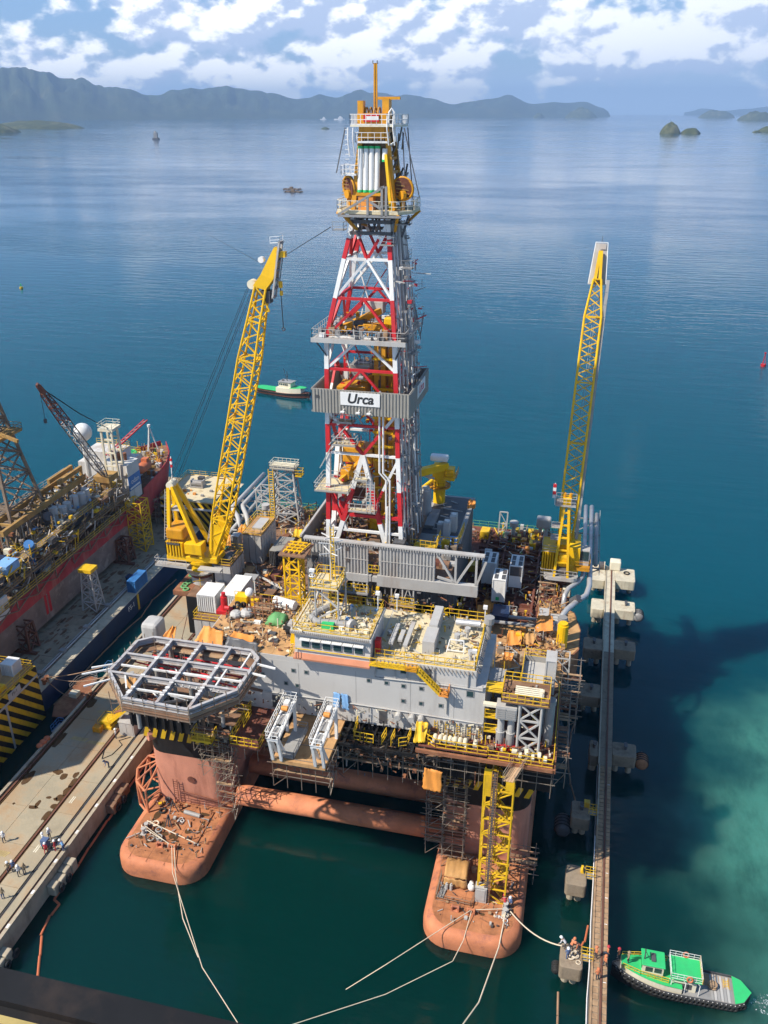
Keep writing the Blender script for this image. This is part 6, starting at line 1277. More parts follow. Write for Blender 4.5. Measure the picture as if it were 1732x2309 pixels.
MB().tube((-3.4, 80.4, ZM + 4.6), (-3.4, 80.4, ZM + 6.0), .75, 16).build('rain_cap', 'light_grey', ex); MB().box(-7.0, -5.5, 78.6, 79.2, ZM + 5.5, ZM + 5.8).build('inlet_duct', 'cream', ex)
corrug(-5.3, -3.1, ZM + .02, ZM + .8, 78.2, .4, .1).build('skid', 'red', ex); MB().box(-5.3, -3.1, 78.2, 79.8, ZM + .02, ZM + .45).build('skid_base', 'red', ex)
pt = thing('equipment_platform', 'yellow-railed equipment platform on a grey braced tower at the bow', 'platform', (-2, 79, ZM))
for x in (-2.9, -.5):
    for y in (78.2, 81.4): ubar('tower_leg', 'light_grey', pt, (x, y, ZM), (x, y, 32.9), .3, rnd=8)
for z0_, z1_ in ((26, 28.2), (28.2, 30.6), (30.6, 32.8)):
    ubar('tower_tie', 'light_grey', pt, (-2.9, 78.2, z1_), (-.5, 78.2, z1_), .2); ubar('tower_brace', 'light_grey', pt, (-2.9, 78.2, z0_), (-.5, 78.2, z1_), .18); ubar('tower_brace', 'light_grey', pt, (-.5, 78.2, z0_), (-2.9, 78.2, z1_), .18); ubar('tower_brace', 'light_grey', pt, (-.5, 78.2, z0_), (-.5, 81.4, z1_), .18); ubar('tower_brace', 'light_grey', pt, (-2.9, 81.4, z0_), (-2.9, 78.2, z1_), .18)
MB().box(-5.0, .3, 77.9, 82.2, 32.9, 33.05).build('floor', 'brown', pt)
for i in range(14): ubox('pump_part', random.choice(['brown', 'rust', 'light_grey', 'cream', 'dark_grey']), pt, *(lambda x, y, q: (x, x + q, y, y + q, 33.05, 33.05 + q))(random.uniform(-4.8, -.6), random.uniform(78.2, 81.6), random.uniform(.2, .6)))
MB().rail([(-5, 78, 33), (.2, 78, 33), (.2, 82.1, 33), (-5, 82.1, 33)], 1.15, .11, .8, True, 3).build('railing', 'yellow', pt, kind='stuff')
for i in range(5): ubar('pipe', 'cream', pt, (-3.6, 79 + i * .35, 33.5), (-.6, 79 + i * .35, 33.5), .2, rnd=8)
cabin('lift_housing', 'tall white housing at the edge of the bow platform', 'housing', -.6, .6, 82.4, 84.6, 31.5, 36.0, 'light_grey', rib=False)
tk = thing('mud_tank', 'open-topped grey tank with streaked lining near the bow corner', 'tank', (-1.6, 85.5, ZM))
MB().box(-3.2, -.2, 82.7, 88.6, 29.0, 31.6).build('shell', 'grey', tk); MB().box(-3.0, -.4, 82.9, 88.4, 31.6, 31.63).build('lining', 'light_grey', tk)
for a in ((-3.2, 82.7, -.2, 82.8), (-3.2, 88.5, -.2, 88.6), (-3.2, 82.7, -3.1, 88.6), (-.3, 82.7, -.2, 88.6)): MB().box(a[0], a[2], a[1], a[3], 31.6, 32.3).build('coaming', 'grey', tk)
for x in (-3.1, -.3):
    for y in (82.9, 88.4): ubar('leg', 'grey', tk, (x, y, ZM), (x, y, 29), .25)
MB().rail([(-3.2, 82.7, 32.3), (-3.2, 88.6, 32.3), (-.2, 88.6, 32.3), (-.2, 82.7, 32.3)], 1, .09).build('railing', 'yellow', tk, kind='stuff')
one('storage_tank', 'upright grey cylinder tank behind the bow platform tower', 'tank', MB().tube((.4, 80.6, ZM), (.4, 80.6, 31.6), .55, 14).tube((.4, 80.6, 31.6), (.4, 80.6, 32.2), .62, 14), 'grey')
one('storage_tank', 'bright yellow upright tank on the seaward deck edge', 'tank', MB().tube((1.1, 101.2, ZM), (1.1, 101.2, 29.4), .75, 14).tube((1.1, 101.2, 29.4), (1.1, 101.2, 29.7), .6, 14), 'crane_yellow')
one('storage_tank', 'dark grey drum behind the bright yellow tank', 'tank', MB().tube((1.0, 103.2, ZM), (1.0, 103.2, 29.2), .7, 14).tube((1.0, 103.2, 29.2), (1.0, 103.2, 29.4), .6, 14), 'mid_grey')
gl = lattice_tower('anchor_rack', 'grey lattice anchor rack sloping down the hull side', 1.4, 97.6, 19.5, 27, 2.2, 1.8, 'light_grey', 1.9, .14, cat='rack')
for i in range(5): one('chain_stopper', 'pale rounded winch drum at the pierside bow corner', 'winch', MB().tube((-2.6 + i * .7, 77.3 + (i % 2) * .5, ZM + .4), (-2.2 + i * .7, 77.3 + (i % 2) * .5, ZM + .4), .36, 12).tube((-2.55 + i * .7, 77.3 + (i % 2) * .5, ZM + .4), (-2.25 + i * .7, 77.3 + (i % 2) * .5, ZM + .4), .42, 12), 'cream', 'winch drums at the bow corner')
for (c4, lb, m) in (([(-10.4, 106.0, 26.9), (-8.6, 106.6, 26.9), (-8.8, 109.4, 27.2), (-10.4, 108.8, 27.4)], 'orange tarpaulin on the dark red deck below the white units', 'orange_tarp'), ([(-11.3, 101.6, 26.8), (-8.8, 101.2, 27.2), (-9.2, 105.6, 28.6), (-11.0, 105.4, 28.4)], 'large orange tarpaulin at the moonpool corner', 'orange_tarp'), ([(-2.6, 101.8, 27.4), (-.2, 102.0, 27.8), (-.4, 104.6, 28.6), (-2.4, 104.4, 28.4)], 'smooth orange tarpaulin over a cable trunk at the deck edge', 'orange_tarp'), ([(-6.3, 98.6, 26.6), (-4.2, 99.0, 26.9), (-4.4, 101.2, 27.6), (-6.1, 101.0, 27.7)], 'crumpled orange tarpaulin near the pair of grey deck pipes', 'orange_tarp'), ([(-4.0, 99.2, 26.9), (-2.6, 99.4, 26.9), (-2.6, 101.2, 27.5), (-3.9, 101.0, 27.5)], 'tan tarpaulin next to the crumpled orange one', 'brown_tarp'), ([(-6.4, 93.8, 26.4), (-5.0, 93.8, 26.4), (-5.0, 95.9, 27.4), (-6.2, 96.0, 27.4)], 'orange sack-like sheet below the roof corner vents', 'orange_tarp'), ([(-55.3, 117.2, 26.8), (-53.6, 117.4, 26.8), (-53.8, 119.4, 27.6), (-55.0, 119.4, 27.8)], 'orange tarpaulin beside the left crane pedestal', 'orange_tarp'), ([(-54.6, 122.2, 26.8), (-53.2, 122.4, 26.9), (-53.4, 124, 27.6), (-54.4, 124, 27.6)], 'orange tarpaulin under the left exhaust bends', 'orange_tarp'), ([(-47.8, 115.4, 26.6), (-45.8, 115.6, 26.6), (-46, 118, 27.8), (-47.4, 118, 27.8)], 'orange tarpaulin beside the ribbed grey module', 'orange_tarp'), ([(-43.6, 112.0, 26.5), (-41.8, 112.2, 26.5), (-42, 113.6, 27.3), (-43.4, 113.6, 27.3)], 'orange tarpaulin at the foot of the yellow deck tower', 'orange_tarp'), ([(-43.2, 124.4, 26.6), (-41.0, 124.6, 26.6), (-41.2, 127, 27.8), (-42.8, 127, 27.8)], 'vivid orange tarpaulin behind the drill floor wall', 'orange_tarp'), ([(-45.0, 123.4, 26.6), (-43.6, 123.4, 26.6), (-43.6, 125, 27.3), (-45, 125, 27.3)], 'yellow sheet beside the vivid orange tarpaulin', 'yellow'), ([(-13.2, 76.1, 20.4), (-11.0, 76.1, 20.2), (-11.0, 76.5, 23.0), (-13.2, 76.5, 23.2)], 'orange sheets draped on the scaffold at the pierside column head', 'orange_tarp'), ([(-14.8, 118.6, 37.2), (-13.6, 119, 37.2), (-13.8, 120.6, 37.8), (-14.8, 120.6, 37.9)], 'orange sheet behind the yellow knuckle crane', 'orange_tarp')):
    tarp('tarpaulin', lb, m, c4, .2, .16)
# ================================================================ DERRICK
dk = thing('drilling_derrick', 'tall red and white banded drilling derrick on the rig', 'derrick', (-26.7, 106.2, 38))
DC = Vector((-26.7, 106.2, 0))
def hw(z):
    T = [(38, 5.15), (41, 5.05), (51.35, 4.7), (57, 4.6), (66.6, 4.35), (71.3, 3.6), (75.9, 2.88), (80, 2.2), (82, 2.1)]
    for (a, b_), (c, d) in zip(T, T[1:]):
        if a <= z <= c: return b_ + (d - b_) * (z - a) / (c - a)
    return T[-1][1]
SG = ((-1, -1), (1, -1), (1, 1), (-1, 1))
def cx(z): return -26.4 - .5 * (z - 38) / 29 if z < 67 else -26.9 + .85 * (z - 67) / 13
def dpt(z, i): h_ = hw(z); return Vector((cx(z) + SG[i][0] * h_, DC.y + SG[i][1] * h_, z))
bands = [(38, 41.74, 'white'), (41.74, 46.57, 'red'), (46.57, 51.35, 'white'), (51.35, 55.3, 'red'), (55.3, 60, 'white'), (60, 62.57, 'red'), (62.57, 66.6, 'white'), (66.6, 71.28, 'red'), (71.28, 75.9, 'white'), (75.9, 78.25, 'red'), (78.25, 80.5, 'white')]
def bcol(z):
    for a, b_, m in bands:
        if a <= z < b_: return m
    return 'white'
def banded(name, p, q, w):
    """a member painted in the bands of the derrick: one piece for each band it crosses"""
    p, q = (p, q) if p.z <= q.z else (q, p); cuts = [p.z] + [a for a, _, _ in bands if p.z + .05 < a < q.z - .05] + [q.z]
    if q.z - p.z < .05: ubar(name, bcol(p.z + .01), dk, p, q, w); return
    for a, b_ in zip(cuts, cuts[1:]):
        ubar(name, bcol((a + b_) / 2), dk, p.lerp(q, (a - p.z) / (q.z - p.z)), p.lerp(q, (b_ - p.z) / (q.z - p.z)), w)
for a, b_, m in bands:
    for i in range(4): ubar('leg', m, dk, dpt(a, i), dpt(b_, i), .56 if a < 66 else .5)
girts = [40.4, 51.35, 55.3, 62.57, 66.6, 71.28, 75.9, 80.2]
for z in girts:
    for i in range(4):
        j = (i + 1) % 4; m = {40.4: 'white', 51.35: 'white', 55.3: 'red', 62.57: 'red', 66.6: 'white', 71.28: 'red', 75.9: 'white', 80.2: 'dark_grey'}[z]
        ubar('girt', m, dk, dpt(z, i), dpt(z, j), .32)
for i in range(4):
    j = (i + 1) % 4
    def md(z): return (dpt(z, i) + dpt(z, j)) / 2
    for (za, zb) in ((75.9, 71.28), (71.28, 66.6), (66.6, 62.57), (62.57, 57.4)):      # inverted V
        banded('brace', md(za), dpt(zb, i), .3); banded('brace', md(za), dpt(zb, j), .3)
    banded('brace', dpt(80.2, i), md(75.9), .34); banded('brace', dpt(80.2, j), md(75.9), .34)
    banded('brace', dpt(57.2, i), md(51.35), .38); banded('brace', dpt(57.2, j), md(51.35), .38)
    lo_i = dpt(40.4, i).lerp(dpt(40.4, j), .12); lo_j = dpt(40.4, i).lerp(dpt(40.4, j), .80)
    banded('brace', md(51.35), lo_i + Vector((0, 0, -1.6)), .6); banded('brace', md(51.35), lo_j + Vector((0, 0, -2.2)), .6)
    if i in (0, 2, 3): banded('brace', dpt(46.5, i), dpt(40.5, i).lerp(dpt(40.5, j), .25), .34)
    if i in (0, 1): banded('brace', dpt(51.0, j), md(44.6).lerp(dpt(44.6, j), .35), .34)
    if i: banded('brace', dpt(51.35, i), dpt(46.5, j).lerp(dpt(46.5, i), .5), .3)
ubar('girt', 'red', dk, dpt(42.7, 0).lerp(dpt(42.7, 1), .3), dpt(42.7, 1), .42)
for z in (45.5, 49.0, 58.6):
    ubar('girt', 'red', dk, dpt(z, 3), dpt(z, 2), .32); ubar('girt', 'red', dk, dpt(z, 1), dpt(z, 2), .32)
# clutter of thin bracing rods inside
for i in range(46):
    z = random.uniform(40, 72); a = dpt(z, random.randrange(4)); b_ = dpt(z, random.randrange(4)); h_ = hw(z) * .9
    p = Vector((DC.x + random.uniform(-h_, h_), DC.y + random.uniform(0, h_), z)); q = p + Vector((random.uniform(-2, 2), random.uniform(-1, 1), random.uniform(1.5, 4.5)))
    ubar('tie_rod', random.choice(['light_grey', 'white', 'red', 'mid_grey']), dk, p, q, .13)
# guide rail, travelling gear
ubox('guide_beam', 'orange_yellow', dk, -26.1, -24.6, 105.6, 107.2, 38, 66.0); ubox('guide_beam', 'orange_yellow', dk, -24.4, -23.6, 106.4, 107.4, 38, 64.5)
ubox('guide_groove', 'dark_grey', dk, -25.5, -25.2, 105.52, 105.6, 40, 65); 
for k in range(12): ubox('guide_clamp', 'crane_yellow', dk, -26.3, -23.5, 105.4, 105.58, 41 + k * 2.0, 41.3 + k * 2)
for (x0, x1, y0, y1, z0_, z1_, m) in ((-30.4, -26.6, 103.6, 106.4, 46.6, 48.0, 'orange_yellow'), (-30.6, -26.4, 105.6, 108.6, 48.4, 50.6, 'orange_yellow'), (-29.4, -27.4, 104.2, 106, 43.6, 45.6, 'dark_red'), (-30.6, -26.8, 103.4, 107, 58.0, 59.8, 'orange_yellow'), (-29.8, -27.2, 107.2, 109.8, 59.6, 61.8, 'mid_grey'), (-29.6, -27.0, 104.4, 106.2, 67.0, 68.2, 'dark_grey'), (-27.6, -25.2, 107.0, 108.6, 68.6, 70.2, 'light_grey'), (-27.2, -24.0, 104.2, 105.4, 67.0, 67.9, 'orange_yellow'), (-24.6, -23.2, 104.8, 106.4, 66.8, 68.6, 'crane_yellow'), (-26.6, -24.2, 104.4, 106.8, 39, 41.6, 'crane_yellow')):
    bev(MB().box(x0, x1, y0, y1, z0_, z1_).build('pipe_handler', m, dk), .12)
for (a, b_) in (((-30.2, 103.2, 46.6), (-26.2, 107.6, 50.2)), ((-30.0, 103.6, 67.2), (-25.6, 107.2, 69.0)), ((-30.6, 103.6, 58), (-26.4, 106.8, 60.4))): ubar('handler_arm', 'orange_yellow', dk, a, b_, .6, .8)
MB().loft([[(-30 + .9 * math.cos(a) * k, 104.6 + .9 * math.sin(a) * k, z) for a in [6.2832 * q / 12 for q in range(12)]] for z, k in ((40.2, .4), (41.6, 1), (43.4, 1.1))]).build('hopper', 'red', dk)
# standpipes and cable trays up the pierward side
for i in range(15):
    f = i / 14; y = 101.6 + f * 8.6
    pts = []
    for z in (38, 50, 58, 67, 74, 80): h_ = hw(z); pts.append((cx(z) + h_ + .35 + .35 * (i % 3), DC.y - h_ * .8 + f * h_ * 1.7, z))
    MB().path(pts, random.choice([.09, .12, .16]), 6).build('standpipe', random.choice(['light_grey', 'steel_pipe', 'light_grey', 'mid_grey', 'white']), dk)
for (x, m) in ((-24.3, 'white'), (-23.8, 'white')): MB().path([(x, 101.0, 57.5), (x, 101.0, 49.2), (x + .9, 101.0, 48.2), (x + .9, 100.9, 38.2)], .13, 8).build('mud_line', m, dk)
MB().path([(-23.2, 100.9, 44.5), (-23.3, 100.9, 38.2)], .13, 8).build('mud_line', 'white', dk)
for i in range(46):
    z = random.uniform(40, 80); h_ = hw(z); y = DC.y + random.uniform(-h_, h_)
    ubar('tray_rung', random.choice(['grey', 'light_grey', 'mid_grey']), dk, (cx(z) + h_ + .2, y, z), (cx(z) + h_ + random.uniform(.8, 1.9), y + random.uniform(-.5, .8), z + random.uniform(-.5, .5)), .14)
for z in (42, 47.5, 53, 58, 64, 70, 75.5): 
    h_ = hw(z); b = MB(); x = cx(z) + h_ + .3; b.box(x, x + 1.3, DC.y - 1, DC.y + 1.6, z, z + .1).rail([(x + 1.3, DC.y - 1, z + .1), (x + 1.3, DC.y + 1.6, z + .1)], 1.1, .08); b.build('rest_platform', 'grey', dk)
MB().ladder((DC.x + 5.6, DC.y + 2.6, 39), (DC.x + 2.9, DC.y + 1.6, 80), .6, .5, .1).build('access_ladder', 'light_grey', dk)
# railed platforms on the quayward front
for (x0, x1, y0, y1, z) in ((-30.6, -28.0, 101.2, 102.6, 55.5), (-30.6, -27.4, 100.6, 102.6, 52.6), (-33.0, -28.2, 99.9, 104.4, 46.2), (-27.6, -25.8, 100.3, 101.6, 48.0), (-28.4, -24.6, 100.0, 102.4, 43.6), (-27.6, -26.0, 103, 104.4, 62.6), (-29, -26, 103, 104.6, 46.0)):
    MB().box(x0, x1, y0, y1, z, z + .15).build('work_platform', 'panel_olive', dk); MB().box(x0 + .1, x1 - .1, y0 + .1, y1 - .1, z + .151, z + .17).build('platform_grating', 'cream_deck', dk)
    MB().rail([(x0, y0, z + .15), (x1, y0, z + .15), (x1, y1, z + .15), (x0, y1, z + .15)], 1.1, .09, .9, True, 3).build('railing', 'light_grey', dk, kind='stuff')
for (a, b_) in (((-31.0, 101, 52.7), (-28.6, 101, 55.4)), ((-32.2, 100.6, 49.5), (-30.6, 100.8, 52.6)), ((-28.6, 100.4, 46.2), (-27.4, 100.4, 48.0)), ((-31.0, 104, 38), (-27.0, 104, 46.0))): MB().ladder(a, b_, .7, .4, .1, (0, 1, 0)).build('stair_flight', 'light_grey', dk)
for x in (-25.0, -25.6): MB().ladder((x, 99.9, 43.8), (x, 100.1, 48.2), .5, .4, .08).build('caged_ladder', 'light_grey', dk)
# pipe-racking board level
ZP = 66.6
for (x0, x1, y0, y1) in ((-32.8, -21.0, 100.6, 102.4), (-32.8, -30.8, 102.4, 111.8), (-22.6, -21.0, 102.4, 111.8), (-30.8, -22.6, 110.2, 111.8)): MB().box(x0, x1, y0, y1, ZP - .1, ZP + .05).build('racking_board', 'light_grey', dk)
ubox('board_edge', 'light_grey', dk, -32.9, -20.9, 100.45, 100.6, ZP - .45, ZP + .1)
MB().rail([(-32.8, 100.6, ZP), (-21, 100.6, ZP), (-21, 111.8, ZP), (-32.8, 111.8, ZP)], 1.2, .08, .9, True, 3).build('railing', 'light_grey', dk, kind='stuff')
for i in range(6): ubar('finger_beam', 'dark_grey', dk, (-30.2 + i * .5, 102.4, ZP), (-30.2 + i * .5, 106.5, ZP), .2); 
for (a, b_) in (((-32.4, 100.8, ZP - .3), (-31.2, 101.6, ZP - 2.4)), ((-21.4, 100.8, ZP - .3), (-22.4, 101.6, ZP - 2.4))): ubar('board_strut', 'dark_grey', dk, a, b_, .16)
for i in range(30):
    x = random.uniform(-32.4, -21.4); y = random.choice([random.uniform(100.8, 102.2), random.uniform(110.4, 111.6)]); s = random.uniform(.2, .8)
    ubox('board_gear', random.choice(['light_grey', 'orange_yellow', 'mid_grey', 'white', 'dark_grey', 'wood']), dk, x, x + s, y, y + s, ZP + .05, ZP + random.uniform(.3, 1.3))
for i in range(20):
    x = random.uniform(-22.6, -20.8); y = random.uniform(102, 111); ubar('board_gear', random.choice(['light_grey', 'grey', 'mid_grey']), dk, (x, y, ZP - random.uniform(0, 2)), (x + random.uniform(-1, .6), y + random.uniform(-1, 1), ZP + random.uniform(1, 3)), .12)
# wind wall band with the rig's name
wx0, wx1, wy0, wy1, wz0, wz1 = -32.8, -20.2, 100.0, 112.4, 57.3, 60.35
corrug(wx0, wx1, wz0, wz1, wy0, .42, .1).build('wind_wall', 'panel_olive', dk); corrug(wy0, wy1, wz0, wz1, wx1, .42, .1, axis='y').build('wind_wall', 'panel_olive', dk)
b = corrug(wx0, wx1, wz0, wz1, wy1, .42, .1); b.build('wind_wall', 'panel_olive', dk); corrug(wy0, wy1, wz0, wz1, wx0, .42, .1, axis='y').build('wind_wall', 'panel_olive', dk)
for z in (wz0 + .1, wz1 - .05):
    for a, b_ in (((wx0, wy0 + .1), (wx1, wy0 + .1)), ((wx1 - .1, wy0), (wx1 - .1, wy1)), ((wx0, wy1 + .12), (wx1, wy1 + .12)), ((wx0 - .1, wy0), (wx0 - .1, wy1))): ubar('wall_girt', 'panel_olive', dk, (*a, z), (*b_, z), .14, .2)
nb = MB().box(-29.05, -23.95, wy0 - .2, wy0 - .12, 58.55, 60.25).build('name_board', 'white', dk)
text('name_lettering', 'Urca', 'cable', nb, (-26.5, wy0 - .21, 59.4), (R(90), 0, 0), 1.75, .2, .012, .045)
nb = MB().box(wx1 + .12, wx1 + .2, 104.2, 109.4, 58.6, 60.2).build('name_board', 'white', dk)
text('name_lettering', 'Urca', 'red', nb, (wx1 + .21, 106.8, 59.4), (R(90), 0, R(90)), 1.6, .18, .012)
for x in (-28.6, -26.6, -25.2): MB().bar((x, wy0 - .1, 58.0), (x, wy0 - .9, 57.9), .09).box(x - .25, x + .25, wy0 - 1.15, wy0 - .8, 57.8, 57.95).build('sign_lamp', 'white', dk)
ubox('wall_opening', 'dark_grey', dk, -32.4, -31.9, wy0 - .13, wy0 - .09, 59.2, 59.6)
dk_before = set(bpy.data.objects)
# crown: dark frame, wide platform, compensator cylinders, water-table and mast
for z in (78.9, 80.2, 81.0):
    for a, b_ in (((-29.2, 103.6), (-24.2, 103.6)), ((-24.2, 103.6), (-24.2, 108.8)), ((-29.2, 108.8), (-24.2, 108.8)), ((-29.2, 103.6), (-29.2, 108.8))): ubar('crown_frame', 'dark_grey', dk, (*a, z), (*b_, z), .3, .4)
for i in range(12): x = random.uniform(-29.2, -22.5); ubar('crown_frame', random.choice(['dark_grey', 'mid_grey', 'grey']), dk, (x, 103.8 + random.uniform(-.6, 3), 78.6), (x + random.uniform(-.8, .8), 103.8 + random.uniform(-.6, 3), 81), .2)
for (x0, x1, z) in ((-31.2, -29.8, 79.2), (-23.4, -21.8, 80.0), (-25.4, -23.6, 77.6), (-22.8, -21.4, 75.0)): MB().box(x0, x1, 102.8, 104.2, z, z + .1).rail([(x0, 102.8, z), (x1, 102.8, z), (x1, 104.2, z)], 1.0, .08).build('rest_platform', 'mid_grey', dk)
PP = [(-30.7, 103.4), (-29.8, 102.2), (-23.0, 101.9), (-21.6, 103.6), (-21.6, 108.0), (-23.0, 109.6), (-29.8, 109.6), (-30.7, 108.4)]
MB().prism(PP, 81.2, 81.5).build('crown_platform', 'cream_deck', dk); MB().rail([(*p, 81.5) for p in PP], 1.15, .09, .8, True, 3).build('railing', 'cream', dk, kind='stuff')
for p, i in ((PP[0], 3), (PP[2], 1), (PP[4], 2), (PP[1], 0)): ubar('platform_knee', 'orange_yellow', dk, (*p, 81.2), dpt(79.2, i), .3)
for (a, b_, w) in (((-28.9, 104.0, 81.5), (-27.9, 104.8, 90.6), .55), ((-23.9, 104.0, 81.5), (-25.0, 104.8, 90.6), .55), ((-28.9, 108.6, 81.5), (-27.9, 107.6, 90.6), .55), ((-23.9, 108.6, 81.5), (-25.0, 107.6, 90.6), .55)): ubar('crown_column', 'orange_yellow', dk, a, b_, w)
for k in range(6):
    z = 82.6 + k * 1.5; f = (z - 81.5) / 9.1; xa = -28.9 + f; xb = -23.9 - 1.1 * f; ya = 104.0 + .8 * f; yb = 108.6 - f
    for (a, b_) in (((xa, ya), (xa, yb)), ((xb, ya), (xb, yb)), ((xa, yb), (xb, yb))): ubar('crown_tie', 'orange_yellow', dk, (*a, z), (*b_, z), .3)
    ubar('crown_tie', 'ship_steel', dk, (xb, ya, z), (xb, yb, z + 1.4), .2)
for i in range(4): 
    x = -28.0 + i * .68; MB().tube((x, 103.9, 83.7), (x, 104.3, 88.2), .31, 14).build('compensator_bottle', 'white', dk)
    MB().tube((x, 103.88, 83.45), (x, 103.9, 83.72), .33, 14).build('bottle_ring', 'green_deck', dk); MB().tube((x, 104.3, 88.18), (x, 104.33, 88.45), .33, 14).build('bottle_ring', 'green_deck', dk)
MB().tube((-25.1, 104.2, 87.0), (-25.1, 104.3, 88.2), .31, 14).build('compensator_bottle', 'white', dk); MB().tube((-25.1, 104.18, 86.8), (-25.1, 104.2, 87.02), .33, 14).build('bottle_ring', 'green_deck', dk)
ubox('bottle_base', 'orange_yellow', dk, -28.4, -25.4, 103.6, 104.6, 83.1, 83.45); ubox('bottle_base', 'orange_tarp', dk, -28.2, -26.4, 103.7, 105.0, 81.5, 83.1)
ubar('derrick_gin', 'crane_yellow', dk, (-24.9, 103.9, 87.6), (-24.1, 103.0, 81.6), .32); ubox('crown_core', 'ship_steel', dk, -28, -25, 105, 107.4, 82, 90.6)
for x, s in ((-23.0, 1), (-29.6, -1)):    # fast-line sheaves
    MB().tube((x, 104.6, 83.9), (x + (.05 if s > 0 else .35), 104.85, 83.95), 1.25, 22).build('sheave', 'dark_red', dk); MB().ring((x, 104.7, 83.9), 1.25, .16, (.2 if s > 0 else 1, 1, .15), 22, 6).build('sheave_rim', 'orange_yellow', dk, smooth=True)
    MB().tube((x - .15, 104.2, 83.2), (x + .15, 104.55, 83.2), .5, 16).build('sheave_hub', 'orange_yellow', dk)
    for q in range(5): ubar('sheave_line', 'ship_ochre', dk, (x - .8, 104.55, 83.1 + q * .4), (x + .8, 104.55, 82.9 + q * .4), .1)
    ubar('sheave_post', 'orange_yellow', dk, (x, 104.6, 81.5), (x, 104.8, 83.6), .4)
for (x0, x1, y0, y1, z) in ((-30.2, -28.4, 103.6, 105.2, 85.4), (-28.4, -24.6, 103.4, 104.8, 88.9)): MB().box(x0, x1, y0, y1, z - .1, z).rail([(x0, y0, z), (x1, y0, z), (x1, y1, z), (x0, y1, z)], 1.0, .09, .7, True, 3).build('crown_gallery', 'white', dk)
TP = [(-29.0, 103.5), (-24.0, 103.3), (-23.1, 104.2), (-23.1, 107.6), (-29.0, 107.8)]
MB().prism(TP, 90.5, 90.7).build('water_table', 'cream', dk); MB().rail([(*p, 90.7) for p in TP], 1.1, .1, .6, True, 3).build('railing', 'white', dk, kind='stuff')
for (x0, x1, y0, y1, z0_, z1_, m) in ((-28.4, -25.0, 104.4, 107.4, 90.7, 91.9, 'orange_yellow'), (-28.4, -27.7, 104.6, 105.6, 91.9, 93.2, 'orange_yellow'), (-25.6, -24.8, 105, 106.4, 91.9, 93.4, 'orange_yellow'), (-27.6, -25.8, 104.2, 104.6, 91.0, 91.8, 'red'), (-28.2, -25.2, 104.4, 107.2, 89.2, 90.5, 'orange_yellow'), (-26.2, -23.6, 105.4, 105.7, 93.3, 93.6, 'orange_yellow')): MB().box(x0, x1, y0, y1, z0_, z1_).build('crown_block', m, dk)
for i in range(4): MB().ring((-27.6 + i * .5, 105.8, 91.8), .7, .1, (1, 0, 0)).build('crown_sheave', 'ship_ochre', dk, smooth=True)
ubox('loudspeaker_post', 'white', dk, -27.0, -25.6, 103.2, 103.35, 91.2, 91.6)
for (x, z) in ((-29.2, 90.4), (-28.6, 90.4), (-24.6, 91.6), (-23.9, 91.6)): MB().path([(x, 103.3, z), (x, 103.1, z - 1.2), (x + .2, 103.2, z - 3)], .08, 5).build('hose', 'white', dk)
MB().path([(-24.6, 104, 90.8), (-24.5, 103.8, 92.0), (-24.2, 103.8, 92.4), (-23.9, 103.8, 92.0), (-23.8, 104, 89.0), (-24.4, 103.9, 88.6)], .11, 6).build('hose', 'white', dk)
for s in (-1, 1): ubar('mast_leg', 'orange_yellow', dk, (-26.6 + s * .16, 106.0, 92.0), (-26.6 + s * .12, 106.0, 97.0), .16)
ubar('mast_leg', 'orange_yellow', dk, (-26.6, 106.3, 92.0), (-26.6, 106.25, 97.0), .16)
for k in range(14): ubar('mast_rung', 'ship_ochre', dk, (-26.8, 106.0, 92.3 + k * .34), (-26.4, 106.1, 92.3 + k * .34), .1)
MB().bar((-26.9, 106, 97), (-26.3, 106, 97), .08).bar((-26.9, 106, 97), (-26.9, 106, 97.3), .08).bar((-26.4, 106, 97), (-26.4, 106, 97.3), .08).build('mast_light', 'dark_grey', dk)
for (a, b_) in (((-29.6, 103.6, 90.4), (-30.6, 103.0, 85.6)), ((-22.8, 104.0, 90.4), (-20.9, 104.0, 83.0)), ((-22.8, 106, 90.4), (-22.4, 108, 81.6)), ((-23.0, 104.2, 90), (-22.8, 105.4, 81.6))): ubar('guy_line', 'dark_grey', dk, a, b_, .11)
for k in range(9): ubar('ladder_rung', 'white', dk, (-29.6, 103.4, 90.2 - k * .52), (-29.2, 103.5, 90.2 - k * .52), .1)
for i in range(14): z = random.uniform(82, 90); ubar('crown_pipe', random.choice(['mid_grey', 'dark_grey', 'ship_steel', 'grey']), dk, (-23.9 + random.uniform(-.4, .8), 104.6 + random.random() * 3, z), (-23.7 + random.uniform(-.4, .8), 104.6 + random.random() * 3, z + 1.6), .16)
# gin-pole truss on the crown platform front
for (a, b_) in (((-30.2, 101.9, 81.0), (-22.6, 101.9, 81.0)), ((-30.2, 101.9, 81.1), (-24.6, 101.9, 84.3)), ((-24.9, 101.9, 81), (-24.9, 101.9, 84.3)), ((-24.4, 101.9, 81), (-24.4, 101.9, 84.3)), ((-26.6, 101.9, 81), (-26.6, 101.9, 83.1)), ((-26.3, 101.9, 82.6), (-24.9, 101.9, 81.8))): ubar('gin_truss', 'mid_grey', dk, a, b_, .26)
for o in [o for o in bpy.data.objects if o not in dk_before and o.parent == dk]: o.location.x += .75
litter(dk, 420, -30.4, -22.6, 102, 110.6, 39, 24, ['light_grey', 'mid_grey', 'orange_yellow', 'red'], .5, 'derrick_fittings'); litter(dk, 300, -22.6, -20.6, 101.6, 110.6, 39, 36, ['light_grey', 'white', 'mid_grey', 'red'], .5, 'derrick_fittings')
litter(dk, 200, -31.4, -22, 100.9, 110, 66.7, 1.2, ['light_grey', 'orange_yellow', 'dark_grey', 'brown'], .4, 'derrick_fittings')
